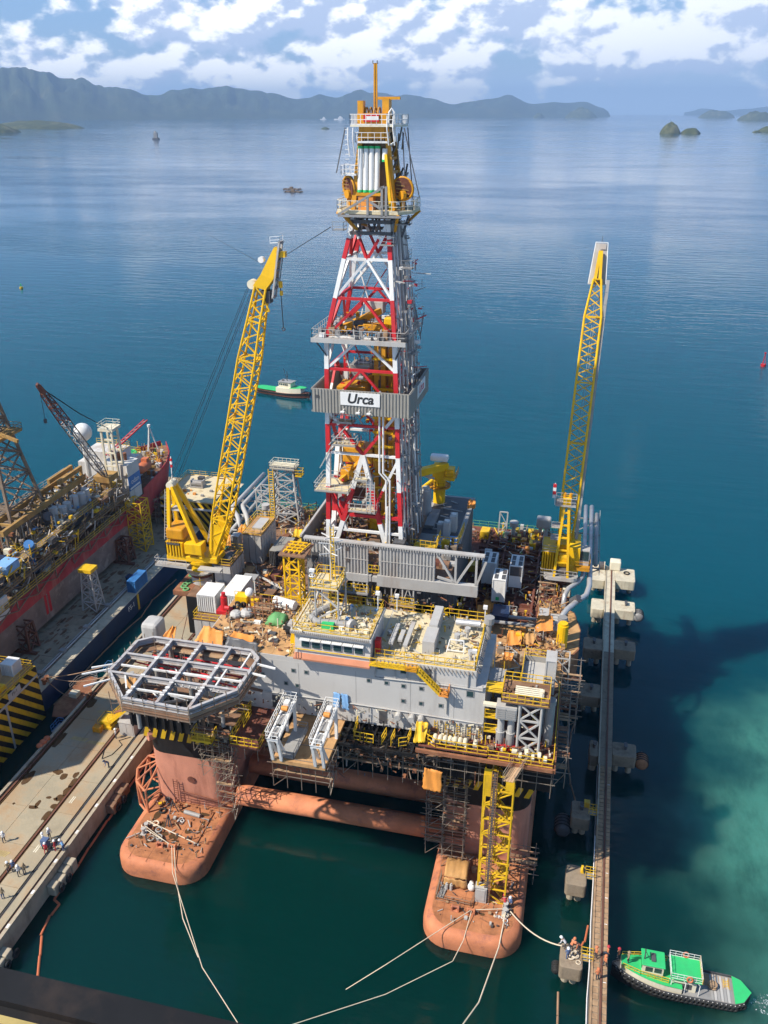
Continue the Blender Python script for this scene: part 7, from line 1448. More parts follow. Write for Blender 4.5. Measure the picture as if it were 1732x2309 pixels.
# ================================================================ DRILL FLOOR
df = thing('drill_floor', 'grey ribbed drill floor wall and substructure below the derrick', 'drill floor', (-24, 104, ZM))
MB().box(-34.4, -20.0, 98.2, 113, 37.4, 38.0).build('floor', 'brown', df)
for x in (-33.6, -27, -20.6):
    for y in (99, 106, 112.4): ubar('substructure_leg', 'mid_grey', df, (x, y, ZM - 3), (x, y, 37.4), .8)
for i in range(22): x = random.uniform(-33, -21); y = random.uniform(98.8, 112); s = random.uniform(.4, 1.6); ubox('floor_gear', random.choice(['dark_grey', 'mid_grey', 'ship_steel', 'orange_yellow', 'brown', 'light_grey', 'dark_red']), df, x, x + s, y, y + s, 38, 38 + random.uniform(.4, 2.0))
YW = 97.6
ubox('top_rail_beam', 'light_grey', df, -33.9, -9.6, YW - .15, YW + .45, 40.15, 40.5); ubox('top_rail_beam', 'light_grey', df, -33.9, -9.6, YW - .35, YW - .15, 40.3, 40.5)
for i in range(70): x = -33.8 + i * .345; ubox('rail_bracket', 'light_grey', df, x, x + .12, YW - .34, YW - .16, 40.0, 40.29)
for (x0, x1, z0_, z1_, nm) in ((-33.0, -31.5, 36.9, 40.1, 1), (-31.5, -28.6, 36.6, 40.1, 1), (-28.5, -25.0, 35.9, 40.1, 1), (-23.6, -16.0, 36.0, 40.15, 1)):
    corrug(x0, x1, z0_, z1_, YW, .44, .16).build('wind_wall', 'light_grey', df)
ubar('wall_girt', 'light_grey', df, (-28.4, YW - .17, 38.0), (-25.0, YW - .17, 38.0), .06, .1); ubar('wall_girt', 'light_grey', df, (-23.5, YW - .17, 38.1), (-16.1, YW - .17, 38.1), .06, .1)
for (x, z) in ((-28.1, 39.1), (-28.1, 37.4)): ubox('wall_opening', 'dark_grey', df, x, x + .55, YW - .2, YW - .1, z, z + .55)
ubox('door', 'dark_grey', df, -32.9, -32.0, YW - .19, YW - .1, 36.9, 38.4)
MB().box(-23.8, -10.3, YW - .35, YW + .5, 34.35, 35.95).build('box_girder', 'light_grey', df); MB().box(-29.0, -25.0, YW - .35, YW + .5, 34.7, 35.85).build('box_girder', 'light_grey', df)
MB().box(-24.5, -23.8, YW - .3, YW + .4, 34.9, 35.6).build('girder_bracket', 'light_grey', df); MB().box(-25.0, -24.6, YW - .3, YW + .4, 34.9, 35.8).build('girder_bracket', 'light_grey', df)
for (a, b_) in (((-15.9, 40.2), (-13.4, 36.0)), ((-13.3, 36.0), (-13.3, 40.2)), ((-13.1, 36.0), (-10.9, 40.1)), ((-10.6, 36.0), (-10.6, 40.2)), ((-10.5, 36.0), (-9.4, 39.6)), ((-15.7, 36.6), (-13.5, 36.1))): ubar('truss_member', 'light_grey', df, (a[0], YW, a[1]), (b_[0], YW, b_[1]), .28)
corrug(98.2, 112.5, 36.5, 40.2, -34.45, .44, .14, axis='y').build('wind_wall', 'mid_grey', df); ubar('wall_girt', 'light_grey', df, (-34.5, 98, 40.3), (-34.5, 112.6, 40.3), .3)
MB().rail([(-25, 97.5, 36.2), (-23.6, 97.5, 36.2)], 1.1, .1, .5).rail([(-29, 97.2, 33.2), (-25, 97.2, 33.2)], 1.1, .1, .6).rail([(-22.0, 96.8, 32.2), (-18.6, 96.8, 32.2)], 1.1, .1, .6).build('railing', 'yellow', df, kind='stuff')
for (x0, x1, z) in ((-29, -25, 33.1), (-22, -18.6, 32.1)):
    MB().box(x0, x1, 96.8, 98.2, z - .2, z).build('hanging_walkway', 'mid_grey', df)
    for x in (x0 + .2, (x0 + x1) / 2, x1 - .2): ubar('walkway_hanger', 'light_grey', df, (x, 97.2, z), (x, 97.5, 35), .18); ubar('walkway_hanger', 'light_grey', df, (x, 97.2, z), (x + .9 if x < x1 - .3 else x - .9, 97.5, 35), .13)
for (x0, x1) in ((-29.2, -26.2),): MB().box(x0, x1, 98.4, 98.6, 28.5, 33).build('shutter', 'orange_yellow', df)
g = thing('moonpool_scaffold', 'boarded scaffold tower standing in the dark moonpool', 'scaffold', (-21, 96, 24)); scaffold(g, -21.8, -18.6, 94.8, 97, 24.5, 32, 1.6, 1.7, .09)
for i in range(30):    # gear on the pierward side of the drill floor
    x = random.uniform(-20.6, -14.6); y = random.uniform(99.5, 108); s = random.uniform(.3, 1.3); ubox('floor_gear', random.choice(['mid_grey', 'ship_steel', 'yellow', 'brown', 'light_grey', 'dark_red']), df, x, x + s, y, y + s, 36.2, 36.2 + random.uniform(.3, 1.4))
MB().box(-20.0, -14.2, 98.4, 108, 35.6, 36.2).build('side_floor', 'brown', df)
MB().rail([(-20.4, 102.6, 38.0), (-16.8, 102.4, 38.0), (-16.8, 106.2, 38.0)], 1.2, .12, .7, bars=3).build('railing', 'yellow', df, kind='stuff'); MB().box(-20.4, -16.8, 102.4, 104.4, 37.8, 38.0).build('side_platform', 'yellow', df)
# mud module and its roof
mm = thing('mud_module', 'dark-roofed grey process module behind the derrick, pierward side', 'module', (-17.6, 116, ZM))
MB().box(-20.6, -14.6, 107.6, 124.4, ZM, 36).build('wall', 'mid_grey', mm); MB().box(-20.9, -14.3, 107.3, 124.8, 36, 36.3).build('roof_edge', 'grey', mm); MB().box(-20.3, -15.0, 110.6, 124.2, 36.3, 36.36).build('roof', 'dark_grey', mm)
y = 108.0
while y < 124: ubox('wall_rib', 'mid_grey', mm, -14.62, -14.45, y, y + .2, ZM, 36); y += 1.3
x = -20.4
while x < -14.8: ubox('wall_rib', 'grey', mm, x, x + .18, 107.45, 107.62, ZM, 36); x += 1.1
MB().box(-20.2, -18.8, 112, 118, 36.36, 36.9).build('roof_hatch', 'mid_grey', mm)
for i in range(8): ubar('roof_lug', 'light_grey', mm, (-19.4 + random.random() * 4, 112 + i * 1.4, 36.36), (-19.4 + random.random() * 4, 112 + i * 1.4, 36.7), .14)
for (x0, x1, y0, y1, z0_, z1_) in ((-16.9, -15.9, 108.6, 110.2, 37.0, 39.2), (-16.2, -15.2, 110.2, 111.8, 37.0, 39.6), (-17.9, -17.0, 109.6, 111, 36.4, 38.4)):
    bev(MB().box(x0, x1, y0, y1, z0_, z1_).build('air_unit', 'light_grey', mm), .1); MB().tube(((x0 + x1) / 2, (y0 + y1) / 2, z1_), ((x0 + x1) / 2, (y0 + y1) / 2, z1_ + .1), .36, 12).build('fan_ring', 'white', mm)
MB().box(-17.8, -14.4, 106.4, 109.4, 36.4, 36.9).build('unit_stand', 'light_blue', mm); MB().rail([(-17.8, 106.2, 36.9), (-14.4, 106.2, 36.9), (-14.2, 111.6, 36.9)], 1.3, .12, .6, bars=3).build('railing', 'yellow', mm, kind='stuff')
MB().tube((-20.9, 117, 35.6), (-20.9, 117, 40.4), .85, 18).tube((-20.9, 117, 40.4), (-20.9, 117, 40.8), .6, 18).build('surge_tank', 'light_grey', mm, smooth=False)
# knuckle-boom crane
kc = thing('knuckle_crane', 'orange-yellow knuckle-boom crane folded towards the derrick', 'crane', (-19.7, 122, 36))
MB().tube((-19.7, 122, 36.3), (-19.7, 122, 40.6), .95, 20).build('pedestal', 'crane_yellow', kc, smooth=False); MB().tube((-19.7, 122, 39.0), (-19.7, 122, 39.15), 1.75, 20).build('gallery', 'orange_yellow', kc)
MB().rail([(-19.7 + 1.7 * math.cos(6.2832 * i / 12), 122 + 1.7 * math.sin(6.2832 * i / 12), 39.15) for i in range(12)], 1.0, .09, 1.0, True).build('railing', 'orange_yellow', kc)
MB().box(-20.7, -18.7, 121.0, 123, 40.6, 42.6).build('slew_head', 'crane_yellow', kc); MB().box(-18.8, -17.2, 120.6, 122.6, 40.6, 41.2).box(-18.6, -17.4, 120.8, 122.4, 41.2, 42.4).build('cab', 'crane_yellow', kc)
MB().rail([(-18.8, 120.4, 41.2), (-16.9, 120.4, 41.2), (-16.9, 122.8, 41.2)], 1.0, .09).build('railing', 'orange_yellow', kc)
bev(MB().box(-21.2, -18.4, 121.2, 122.6, 43.3, 44.3).build('engine_cover', 'white', kc), .3)
o = MB(); o.bar((-18.6, 121.8, 42.6), (-22.8, 117.6, 42.6), 1.0, 1.1); o.build('main_boom', 'crane_yellow', kc); MB().bar((-22.6, 117.8, 42.5), (-28.0, 113.4, 42.7), .8, .9).build('outer_boom', 'crane_yellow', kc)
MB().tube((-20.4, 120.6, 40.8), (-22.2, 118.6, 42.2), .22, 8).build('luffing_ram', 'light_grey', kc); MB().tube((-20.6, 121.0, 40.4), (-22.0, 119.2, 39.6), .25, 8).build('folding_ram', 'crane_yellow', kc)
# ================================================================ PEDESTAL CRANES
def crane_left():
    c = thing('pedestal_crane', 'yellow pedestal crane with lattice boom beside the striped dock tower', 'crane', (-54, 107, ZM))
    pd = MB().tube((-54, 107, 22), (-54, 107, 27.4), 1.75, 24).build('pedestal', 'light_grey', c); MB().tube((-54, 107, 27.2), (-54, 107, 27.5), 1.8, 24).build('paint_band', 'dark_red', pd); MB().tube((-54, 107, 27.5), (-54, 107, 29.7), 1.6, 24).build('pedestal_top', 'crane_yellow', c); MB().tube((-54, 107, 28.0), (-54, 107, 28.2), 2.4, 24).build('gallery', 'light_grey', c)
    bev(MB()._a([(-58.6, 104.8, 30.0), (-50.6, 105.4, 30.0), (-50.6, 108.6, 30.0), (-58.6, 109.2, 30.0), (-58.6, 104.8, 31.0), (-50.6, 105.4, 31.0), (-50.6, 108.6, 31.0), (-58.6, 109.2, 31.0), ], [(0, 3, 2, 1), (4, 5, 6, 7), (0, 1, 5, 4), (1, 2, 6, 5), (2, 3, 7, 6), (3, 0, 4, 7)]).build('slew_frame', 'crane_yellow', c), .15)
    MB().tube((-54, 107, 29.6), (-54, 107, 30.1), 2.0, 20).build('slew_ring', 'crane_yellow', c)
    corrug(-58.6, -55.8, 31.0, 33.2, 104.9, .5, .12).build('machinery_house', 'crane_yellow', c); MB().box(-58.6, -55.8, 104.9, 109.0, 31, 33.2).build('machinery_core', 'crane_yellow', c); ubox('louvre', 'dark_grey', c, -58.3, -56.2, 104.7, 104.8, 32.9, 33.2); text('maker_lettering', 'LIEBHERR', 'cable', c, (-57.2, 104.72, 33.45), (R(90), 0, 0), .5)
    bev(MB().box(-58.4, -55.6, 105.0, 108.4, 33.6, 35.4).build('engine_hood', 'orange_yellow', c), .25); bev(MB().box(-55.4, -52.6, 104.6, 106.4, 31.6, 33.4).build('winch_house', 'crane_yellow', c), .1)
    MB().box(-60.0, -54.8, 103.6, 104.8, 29.6, 29.9).rail([(-60, 104.8, 29.9), (-60, 103.6, 29.9), (-54.8, 103.6, 29.9)], 1.1, .09).build('catwalk', 'light_grey', c); MB().box(-53.2, -49.6, 103.9, 105.0, 29.4, 29.7).build('catwalk', 'light_grey', c)
    for s in (-1, 1):
        y = 107 + s * 1.9; ty = 107 + s * .55
        ubar('a_frame_strut', 'crane_yellow', c, (-52.8, y, 31.0), (-57.2, ty, 41.8), .62); ubar('a_frame_post', 'crane_yellow', c, (-58.2, y, 31), (-57.8, ty, 41.6), .5)
        MB().ladder((-58.5, y, 33.5), (-58.2, ty, 41.2), .45, .45, .08, (1, 0, 0)).build('a_frame_ladder', 'light_grey', c)
    for z, f in ((34.5, .33), (38, .65)): ubar('a_frame_tie', 'crane_yellow', c, (-58.0, 107 - 1.9 + 1.35 * f, z), (-58.0, 107 + 1.9 - 1.35 * f, z), .35); MB().box(-58.4, -56, 106, 108, z, z + .1).build('rest_platform', 'light_grey', c)
    MB().tube((-57.5, 106.2, 41.9), (-57.5, 107.8, 41.9), .6, 14).build('head_sheave', 'cream', c); MB().bar((-57.4, 107, 42.2), (-57.2, 107, 46.3), .1).build('light_pole', 'white', c)
    for k in range(3): ubox('marker_light', 'red' if k % 2 == 0 else 'white', c, -57.4, -57.1, 106.9, 107.15, 44.6 + k * .5, 45.0 + k * .5)
    A = Vector((-51.2, 107, 31.6)); B = Vector((-41.4, 107, 71.4)); D = (B - A).normalized(); U = Vector((0, 1, 0)); V = D.cross(U).normalized()
    lattice(c, [(A, 1.5, .25, U, V), (A + D * 6, 1.45, 1.15, U, V), (A + D * 14, 1.4, 1.2, U, V), (A + D * 22, 1.4, 1.2, U, V), (A + D * 31, 1.4, 1.2, U, V), (A + D * 36.5, 1.1, .9, U, V), (B, .7, .75, U, V)], 'crane_yellow', None, .32, .15, panel=2.5)
    for s in (-1, 1): MB()._a([A + U * (1.5 * s) - V * .6 - D * 1.2, A + U * (1.5 * s) + V * .6 - D * 1.2, A + U * (1.45 * s) + V * 1.2 + D * 5, A + U * (1.45 * s) - V * 1.2 + D * 5] + [A + U * (1.35 * s) - V * .6 - D * 1.2, A + U * (1.35 * s) + V * .6 - D * 1.2, A + U * (1.3 * s) + V * 1.2 + D * 5, A + U * (1.3 * s) - V * 1.2 + D * 5], [(0, 1, 2, 3), (7, 6, 5, 4), (0, 4, 5, 1), (1, 5, 6, 2), (2, 6, 7, 3), (3, 7, 4, 0)]).build('boom_foot', 'crane_yellow', c)
    T = B + D * 5.2 + Vector((.9, 0, 0))
    o = MB(); o.loft([[B + U * .8 - V * .8, B + U * .8 + V * 1.0, B - U * .8 + V * 1.0, B - U * .8 - V * .8], [B.lerp(T, .3) + U * .8 - V * 1.3, B.lerp(T, .3) + U * .8 + V * .5, B.lerp(T, .3) - U * .8 + V * .5, B.lerp(T, .3) - U * .8 - V * 1.3], [T + U * .4 - V * .5, T + U * .4 + V * .1, T - U * .4 + V * .1, T - U * .4 - V * .5]]); o.build('boom_head', 'crane_yellow', c)
    s = -1 if V.x > 0 else 1
    VV = V * s                                   # underside of the boom
    MB().tube(B - V * s * 0 + Vector((-1.3, -.5, .3)), B + Vector((-1.3, .5, .3)), .6, 16).build('luffing_sheave', 'cream', c); MB().tube(B.lerp(T, .62) + Vector((-1.2, -.3, .3)), B.lerp(T, .62) + Vector((-1.2, .3, .3)), .4, 14).build('guide_sheave', 'white', c)
    for e in (-.6, .6): ubar('jib_beam', 'light_grey', c, B + Vector((1.6, e, -1.2)), T + Vector((.7, e, .6)), .22, .3)
    for k in range(7): p = (B + Vector((1.6, 0, -1.2))).lerp(T + Vector((.7, 0, .6)), k / 6); ubar('jib_tie', 'mid_grey', c, p - U * .7, p + U * .7, .3)
    MB().rail([tuple(T + Vector((-.5, -.6, .5))), tuple(T + Vector((.8, -.6, .6))), tuple(T + Vector((.8, .6, .6)))], .8, .07).build('tip_railing', 'white', c)
    ubox('tip_cage', 'crane_yellow', c, T.x + .5, T.x + 1.3, 106.6, 107.4, T.z - 1.2, T.z - .5)
    MB().path([tuple(T + Vector((1.0, 0, -.6))), (-38.9, 107, 72.4), (-38.75, 107, 66.2)], .06, 5).build('hoist_rope', 'cable', c); MB().tube((-38.86, 107, 71.4), (-38.86, 107, 72.2), .28, 8).tube((-38.8, 107, 70.4), (-38.8, 107, 71.0), .22, 8).build('hook_block', 'crane_yellow', c); MB().ring((-38.75, 107, 66.0), .2, .07, (0, 1, 0), 10, 5).build('hook', 'dark_grey', c)
    MB().box(-41.4, -40.2, 106.4, 107.6, 69.4, 71.0).build('main_block', 'dark_grey', c); MB().bar((-41.0, 106.3, 69.9), (-40.3, 106.3, 68.4), .16).bar((-41.2, 106.3, 68.4), (-40.3, 106.3, 68.4), .16).bar((-41.0, 106.3, 69.9), (-41.2, 106.3, 68.4), .16).build('main_hook', 'crane_yellow', c)
    b = MB()
    for e, g in ((-.4, 0), (-.15, .25), (.15, .9), (.4, 1.15)): b.bar((-57.8 + g, 107 + e, 42.3), (B.x - 1.7 + g * .6, 107 + e, B.z + .3), .045)
    b.build('luffing_rope', 'cable', c, kind='stuff')
    MB().ladder(A + V * 1.6 * s + D * 1, A + V * 1.6 * s + D * 8, .6, .5, .1, (0, 1, 0)).build('boom_ladder', 'light_grey', c)
    return c
crane_left()
def crane_right():
    c = thing('pedestal_crane', 'yellow pedestal crane with lattice boom on the pierward deck edge', 'crane', (0.2, 118, ZM))
    MB().tube((.2, 118, 22), (.2, 118, 28.4), 1.7, 24).build('pedestal', 'dark_red', c, smooth=False); MB().tube((.2, 118, 28.3), (.2, 118, 28.7), 2.2, 20).build('slew_ring', 'light_grey', c)
    MB().prism(rrect(-2.4, 2.6, 114.4, 121.4, .9, 4), 28.7, 29.3).build('slew_frame', 'light_grey', c)
    MB().box(-3.0, -.8, 116.0, 121, 29.3, 32.6).build('machinery_house', 'crane_yellow', c); corrug(-3.0, -.8, 29.4, 32.5, 116.0, .4, .08).build('house_panel', 'crane_yellow', c); MB().box(1.0, 2.6, 116.4, 121.4, 29.3, 33.4).build('machinery_house', 'crane_yellow', c); MB().box(-.9, 1.1, 118, 121.2, 29.3, 33.0).build('machinery_house', 'crane_yellow', c)
    bev(MB().box(-.5, 1.0, 115.2, 116.4, 30.6, 32.6).build('winch_drum_guard', 'crane_yellow', c), .3); MB().tube((-.5, 115.3, 30.0), (.9, 115.3, 30.0), .5, 12).build('winch_drum', 'dark_grey', c)
    for x in (-.9, 1.1):
        tx = -.35 if x < 0 else .3
        ubar('a_frame_strut', 'crane_yellow', c, (x, 114.6, 29.2), (tx, 116.4, 40.2), .36); ubar('a_frame_post', 'crane_yellow', c, (x, 119.2, 32), (tx, 117.6, 40.2), .34)
    for k in range(5): z = 31.5 + k * 1.9; f = (z - 29.2) / 11; w = 1.0 - .67 * f; ubar('a_frame_tie', 'crane_yellow', c, (.05 - w, 114.6 + 1.8 * f, z), (.05 + w, 114.6 + 1.8 * f, z), .22); 
    for (z, w) in ((36.4, 1.0), (34.4, 1.1)): MB().box(-1.9, -.5, 116.4, 118, z, z + .1).rail([(-1.9, 116.4, z), (-.5, 116.4, z)], 1, .08).build('rest_platform', 'light_grey', c)
    MB().box(-1.6, 1.3, 115.8, 117.8, 40.2, 40.4).rail([(-1.6, 115.8, 40.4), (1.3, 115.8, 40.4), (1.3, 117.8, 40.4), (-1.6, 117.8, 40.4)], 1.1, .09, .7, True).build('head_platform', 'light_grey', c); MB().box(-.6, .6, 116, 117.4, 40.4, 41.4).build('head_frame', 'crane_yellow', c)
    for x in (-.45, .45): MB().tube((x, 116.7, 41.3), (x, 116.7, 42.0), .25, 10).build('head_sheave', 'orange_yellow', c)
    MB().bar((-1.7, 115.8, 40.4), (-1.9, 115.8, 43.8), .1).build('wind_sock_pole', 'white', c)
    for k in range(4): ubox('wind_sock', 'red' if k % 2 else 'white', c, -2.15, -1.7, 115.7, 115.95, 41.5 + k * .55, 42.0 + k * .55)
    A = Vector((.25, 120.2, 32.6)); B = Vector((1.15, 130.6, 70.0)); D = (B - A).normalized(); U = Vector((1, 0, 0)); U = (U - D * U.dot(D)).normalized(); V = D.cross(U).normalized()
    lattice(c, [(A, 1.0, .3, U, V), (A + D * 6, 1.25, 1.0, U, V), (A + D * 15, 1.25, 1.1, U, V), (A + D * 24, 1.25, 1.1, U, V), (A + D * 33.5, 1.2, 1.1, U, V), (B, .55, .7, U, V)], 'crane_yellow', None, .34, .13, panel=2.6)
    T = B + D * 4.6
    for e in (-.35, .35): MB().bar(B + U * e, T + U * e * .3 - D * .6, .42, 1.2).build('boom_head', 'crane_yellow', c)
    MB()._a([B - U * 1.3 - D * .6 + V * 1.0, B + U * 1.2 - D * .6 + V * 1.0, T + U * .9 + D * .6 + V * .8, T - U * .8 + D * .6 + V * .8, B - U * 1.3 - D * .6 + V * 1.12, B + U * 1.2 - D * .6 + V * 1.12, T + U * .9 + D * .6 + V * .92, T - U * .8 + D * .6 + V * .92], [(0, 1, 2, 3), (7, 6, 5, 4), (0, 4, 5, 1), (1, 5, 6, 2), (2, 6, 7, 3), (3, 7, 4, 0)]).build('tip_platform', 'light_grey', c)
    for s in (-1, 1): ubar('tip_railing', 'white', c, B + U * 1.25 * s - D * .6 - V * .2, T + U * .85 * s + D * .6 - V * .1, .1)
    ubar('tip_railing', 'white', c, T - U * .85 + D * .6 - V * .1, T + U * .85 + D * .6 - V * .1, .1); MB().bar(T + D * .6, T + D * 1.5, .08).build('tip_light', 'dark_grey', c)
    W0 = A + U * 1.6 - V * .9; W1 = B + U * 1.5 - V * .9
    n = 22
    for k in range(n): ubar('boom_walkway', 'grey', c, W0.lerp(W1, k / n), W0.lerp(W1, (k + .97) / n), .42, .06)
    for e in (-.22, .22): ubar('walkway_rail', 'grey', c, W0 + U * e + V * .9, W1 + U * e + V * .9, .08)
    MB().bar(A + D * 2 - V * .4, B - D * 3 - V * .2, .06).bar(A + D * 2 - V * .4 + U * .4, B - D * 3 - V * .2 + U * .3, .06).build('hoist_rope', 'grey', c, kind='stuff')
    cb = MB().box(2.2, 4.0, 116.8, 118.6, 30.4, 33.0).build('cab', 'light_grey', c); MB().box(2.3, 3.9, 116.75, 116.8, 31.3, 32.8).build('cab_window', 'glass', cb); MB().box(2.0, 4.2, 115.8, 118.8, 30.0, 30.4).rail([(2, 115.8, 30.4), (4.2, 115.8, 30.4), (4.2, 118.8, 30.4)], 1.1, .1).build('cab_platform', 'orange_yellow', c)
    MB().rail([(-2.9, 115, 29.3), (-2.9, 114.5, 29.3), (2.4, 114.5, 29.3)], 1.1, .09).rail([(-3, 116, 32.6), (-.8, 116, 32.6), (-.8, 121, 32.6), (-3, 121, 32.6)], 1.0, .08, 1.0, True).build('railing', 'light_grey', c, kind='stuff')
    return c
crane_right()
# ================================================================ DECK MODULES, CONTAINERS, TOWERS
def ribbed(name, label, x0, x1, y0, y1, z0_, z1_, m='wall_grey', roofm='tan_deck', open_=False):
    c = thing(name, label, 'module', ((x0 + x1) / 2, (y0 + y1) / 2, z0_)); MB().box(x0 + .02, x1 - .02, y0 + .02, y1 - .02, z0_, z1_ - .1).build('wall', 'mid_grey', c)
    n = max(2, int((y1 - y0) / 1.0))
    for i in range(n): ubox('wall_panel', m, c, x1 - .03, x1 + .06, y0 + (y1 - y0) * i / n + .06, y0 + (y1 - y0) * (i + 1) / n - .06, z0_ + .1, z1_ - .3)
    n = max(2, int((x1 - x0) / 1.0))
    for i in range(n): ubox('wall_panel', m, c, x0 + (x1 - x0) * i / n + .06, x0 + (x1 - x0) * (i + 1) / n - .06, y0 - .06, y0 + .03, z0_ + .1, z1_ - .3)
    MB().box(x0 - .1, x1 + .1, y0 - .1, y1 + .1, z1_ - .1, z1_).build('roof', roofm, c)
    MB().rail([(x0, y0, z1_), (x1, y0, z1_), (x1, y1, z1_), (x0, y1, z1_)], 1.0, .08, 1.2, True).build('railing', 'yellow', c, kind='stuff')
    return c
m1 = ribbed('process_module', 'tall ribbed grey deck module behind the left crane', -50.0, -46.8, 114, 120.6, ZM, 31.2, 'wall_grey'); ubox('roof_hatch', 'light_grey', m1, -48.9, -47.3, 115.6, 119.4, 31.2, 31.6)
m2 = ribbed('process_module', 'lower ribbed grey deck module in front of the tall one', -51.4, -48.7, 105.8, 111, ZM, 29.8, 'wall_grey', 'brown'); ubox('roof_hatch', 'dark_grey', m2, -50.7, -49.4, 107.0, 110, 29.8, 29.95)
cabin('shipping_container', 'dark green container between ribbed module and drill floor', 'container', -45.4, -42.8, 113.6, 118.8, ZM, 28.8, 'dark_grey', roofm='panel_olive')
cabin('duct_box', 'small light grey ribbed box on the lower deck module side', 'box', -51.2, -49.9, 112.2, 113.6, 28, 31.4, 'light_grey')
cabin('shipping_container', 'white ribbed container at the edge of the tan roof', 'container', -49.2, -46.5, 95.0, 98.6, 28.2, 30.9, 'white')
cabin('shipping_container', 'long white container behind the tan roof', 'container', -45.9, -43.4, 95.6, 101.4, 28.2, 31.0, 'white')
ribbed('store_module', 'low ribbed grey store under the white containers', -49.2, -44.4, 93.4, 101, 22, 28.0, 'light_grey', 'brown')
for (x0, x1, y0, y1, lb) in ((-11.5, -9.4, 113.4, 117.0, 'white refrigeration unit with dark roof panels next to the truss end'), (-7.4, -5.5, 113.2, 116.9, 'white refrigeration unit with a dark front on the red deck'), (-9.4, -7.5, 108.5, 112.0, 'white refrigeration unit with a green plate nearest the moonpool')):
    q = cabin('refrigeration_unit', lb, 'unit', x0, x1, y0, y1, 27.4, 31, 'white', rib=False, group='refrigeration units on the red deck')
    for i in range(2):
        for j in range(2): ubox('roof_panel', 'dark_grey', q, x0 + .2 + i * 1.05, x0 + .75 + i * 1.05, y0 + .3 + j * 1.6, y0 + 1.6 + j * 1.6, 31.06, 31.12)
    for e in (x0 + .2, x1 - .2): ubar('skid_leg', 'dark_grey', q, (e, y0 + .2, ZM), (e, y0 + .2, 27.4), .25); ubar('skid_leg', 'dark_grey', q, (e, y1 - .2, ZM), (e, y1 - .2, 27.4), .25)
    if x0 == -7.4: ubox('front_panel', 'dark_grey', q, x0 + .1, x1 - .1, y0 - .04, y0 + .02, 29.4, 30.9)
    if x0 == -9.4: ubox('front_plate', 'green_deck', q, x0 + .6, x0 + 1.1, y0 - .04, y0 + .02, 27.7, 28.2)
one('tote_tank', 'dark blue tank on the red deck below the white units', 'tank', MB().box(-8.8, -6.6, 104.6, 107.6, ZM + .1, ZM + 1.4).box(-8.9, -6.5, 104.5, 107.7, ZM + 1.4, ZM + 1.5), 'dark_blue')
for i, (y) in enumerate((105.2, 103.5)): MB().tube((-9.6, y, ZM + 1.1), (-2.6, y + .2, ZM + 1.1), .26, 10).build('deck_pipe', 'grey', rig)
# yellow deck tower next to the drill floor
yt = lattice_tower('deck_tower', 'yellow lattice lift tower beside the drill floor wall', -34.0, 93.4, ZM, 40.2, 2.0, 2.0, 'crane_yellow', 2.05, .15)
MB().box(-35.6, -32.0, 92.0, 96.0, 40.2, 40.4).build('head_platform', 'brown', yt)
for k in range(4): ubar('head_bar', 'crane_yellow', yt, (-35.0 + k * .7, 92.4, 40.7), (-34.4 + k * .7, 95.4, 40.7), .16); ubar('head_bar', 'crane_yellow', yt, (-35.0, 92.8 + k * .8, 40.8), (-32.6, 92.8 + k * .8, 40.8), .16)
b = MB()
for i in range(60):
    p = Vector((random.uniform(-32.8, -31.0), random.uniform(93, 97), random.uniform(27, 39.5))); b.bar(p, p + Vector((random.uniform(-.6, .6), random.uniform(-.6, .6), random.uniform(-1.6, 1.6))), .09)
b.build('cable_tangle', 'panel_olive', yt, kind='stuff')
# grey radio mast on the bridge roof
rm = thing('radio_mast', 'grey braced radio mast with a railed platform on the bridge roof', 'mast', (-25.6, 82, 38.4))
for (x, y) in ((-27.1, 81.0), (-24.2, 80.4), (-27.1, 83.6), (-24.2, 83.6)): ubar('leg', 'light_grey', rm, (x, y, 38.4), (x, y, 43.0), .2, rnd=8)
for (a, b_) in (((-27.1, 81.0, 38.6), (-24.2, 80.4, 40.8)), ((-24.2, 80.4, 40.8), (-27.1, 81, 42.8)), ((-27.1, 81, 41), (-27.1, 83.6, 43)), ((-24.2, 80.4, 39), (-24.2, 83.6, 41))): ubar('brace', 'light_grey', rm, a, b_, .16)
MB().box(-27.6, -24.2, 80.4, 84.0, 43.0, 43.15).build('platform', 'cream_deck', rm); MB().rail([(-27.5, 80.5, 43.15), (-24.3, 80.5, 43.15), (-24.3, 83.9, 43.15), (-27.5, 83.9, 43.15)], 1.1, .1, .8, True).build('railing', 'yellow', rm, kind='stuff')
MB().ladder((-25.4, 82.6, 38.4), (-25.4, 82.6, 43), .6, .4, .1).bar((-25.75, 82.4, 38.4), (-25.75, 82.4, 44), .1).bar((-25.05, 82.4, 38.4), (-25.05, 82.4, 44), .1).build('caged_ladder', 'yellow', rm)
MB().tube((-25.7, 83, 43.1), (-25.7, 83, 50.2), .2, 8, .1).build('pole', 'light_grey', rm); MB().ladder((-25.4, 82.8, 43.2), (-25.5, 82.9, 49.8), .4, .35, .08).build('pole_ladder', 'yellow', rm)
for (z, L) in ((46.4, 1.5), (47.6, 1.4), (48.4, 1.2)):
    for a in range(4): ubar('aerial_arm', 'white', rm, (-25.7, 83, z), (-25.7 + L * math.cos(a * 1.57 + z), 83 + L * math.sin(a * 1.57 + z), z + .3), .09)
MB().bar((-27.3, 80.8, 43.1), (-27.3, 80.8, 45.2), .14).box(-27.6, -27.0, 80.6, 81.0, 45.0, 45.3).ring((-27.3, 80.8, 44.5), .35, .06).build('radar_post', 'white', rm)
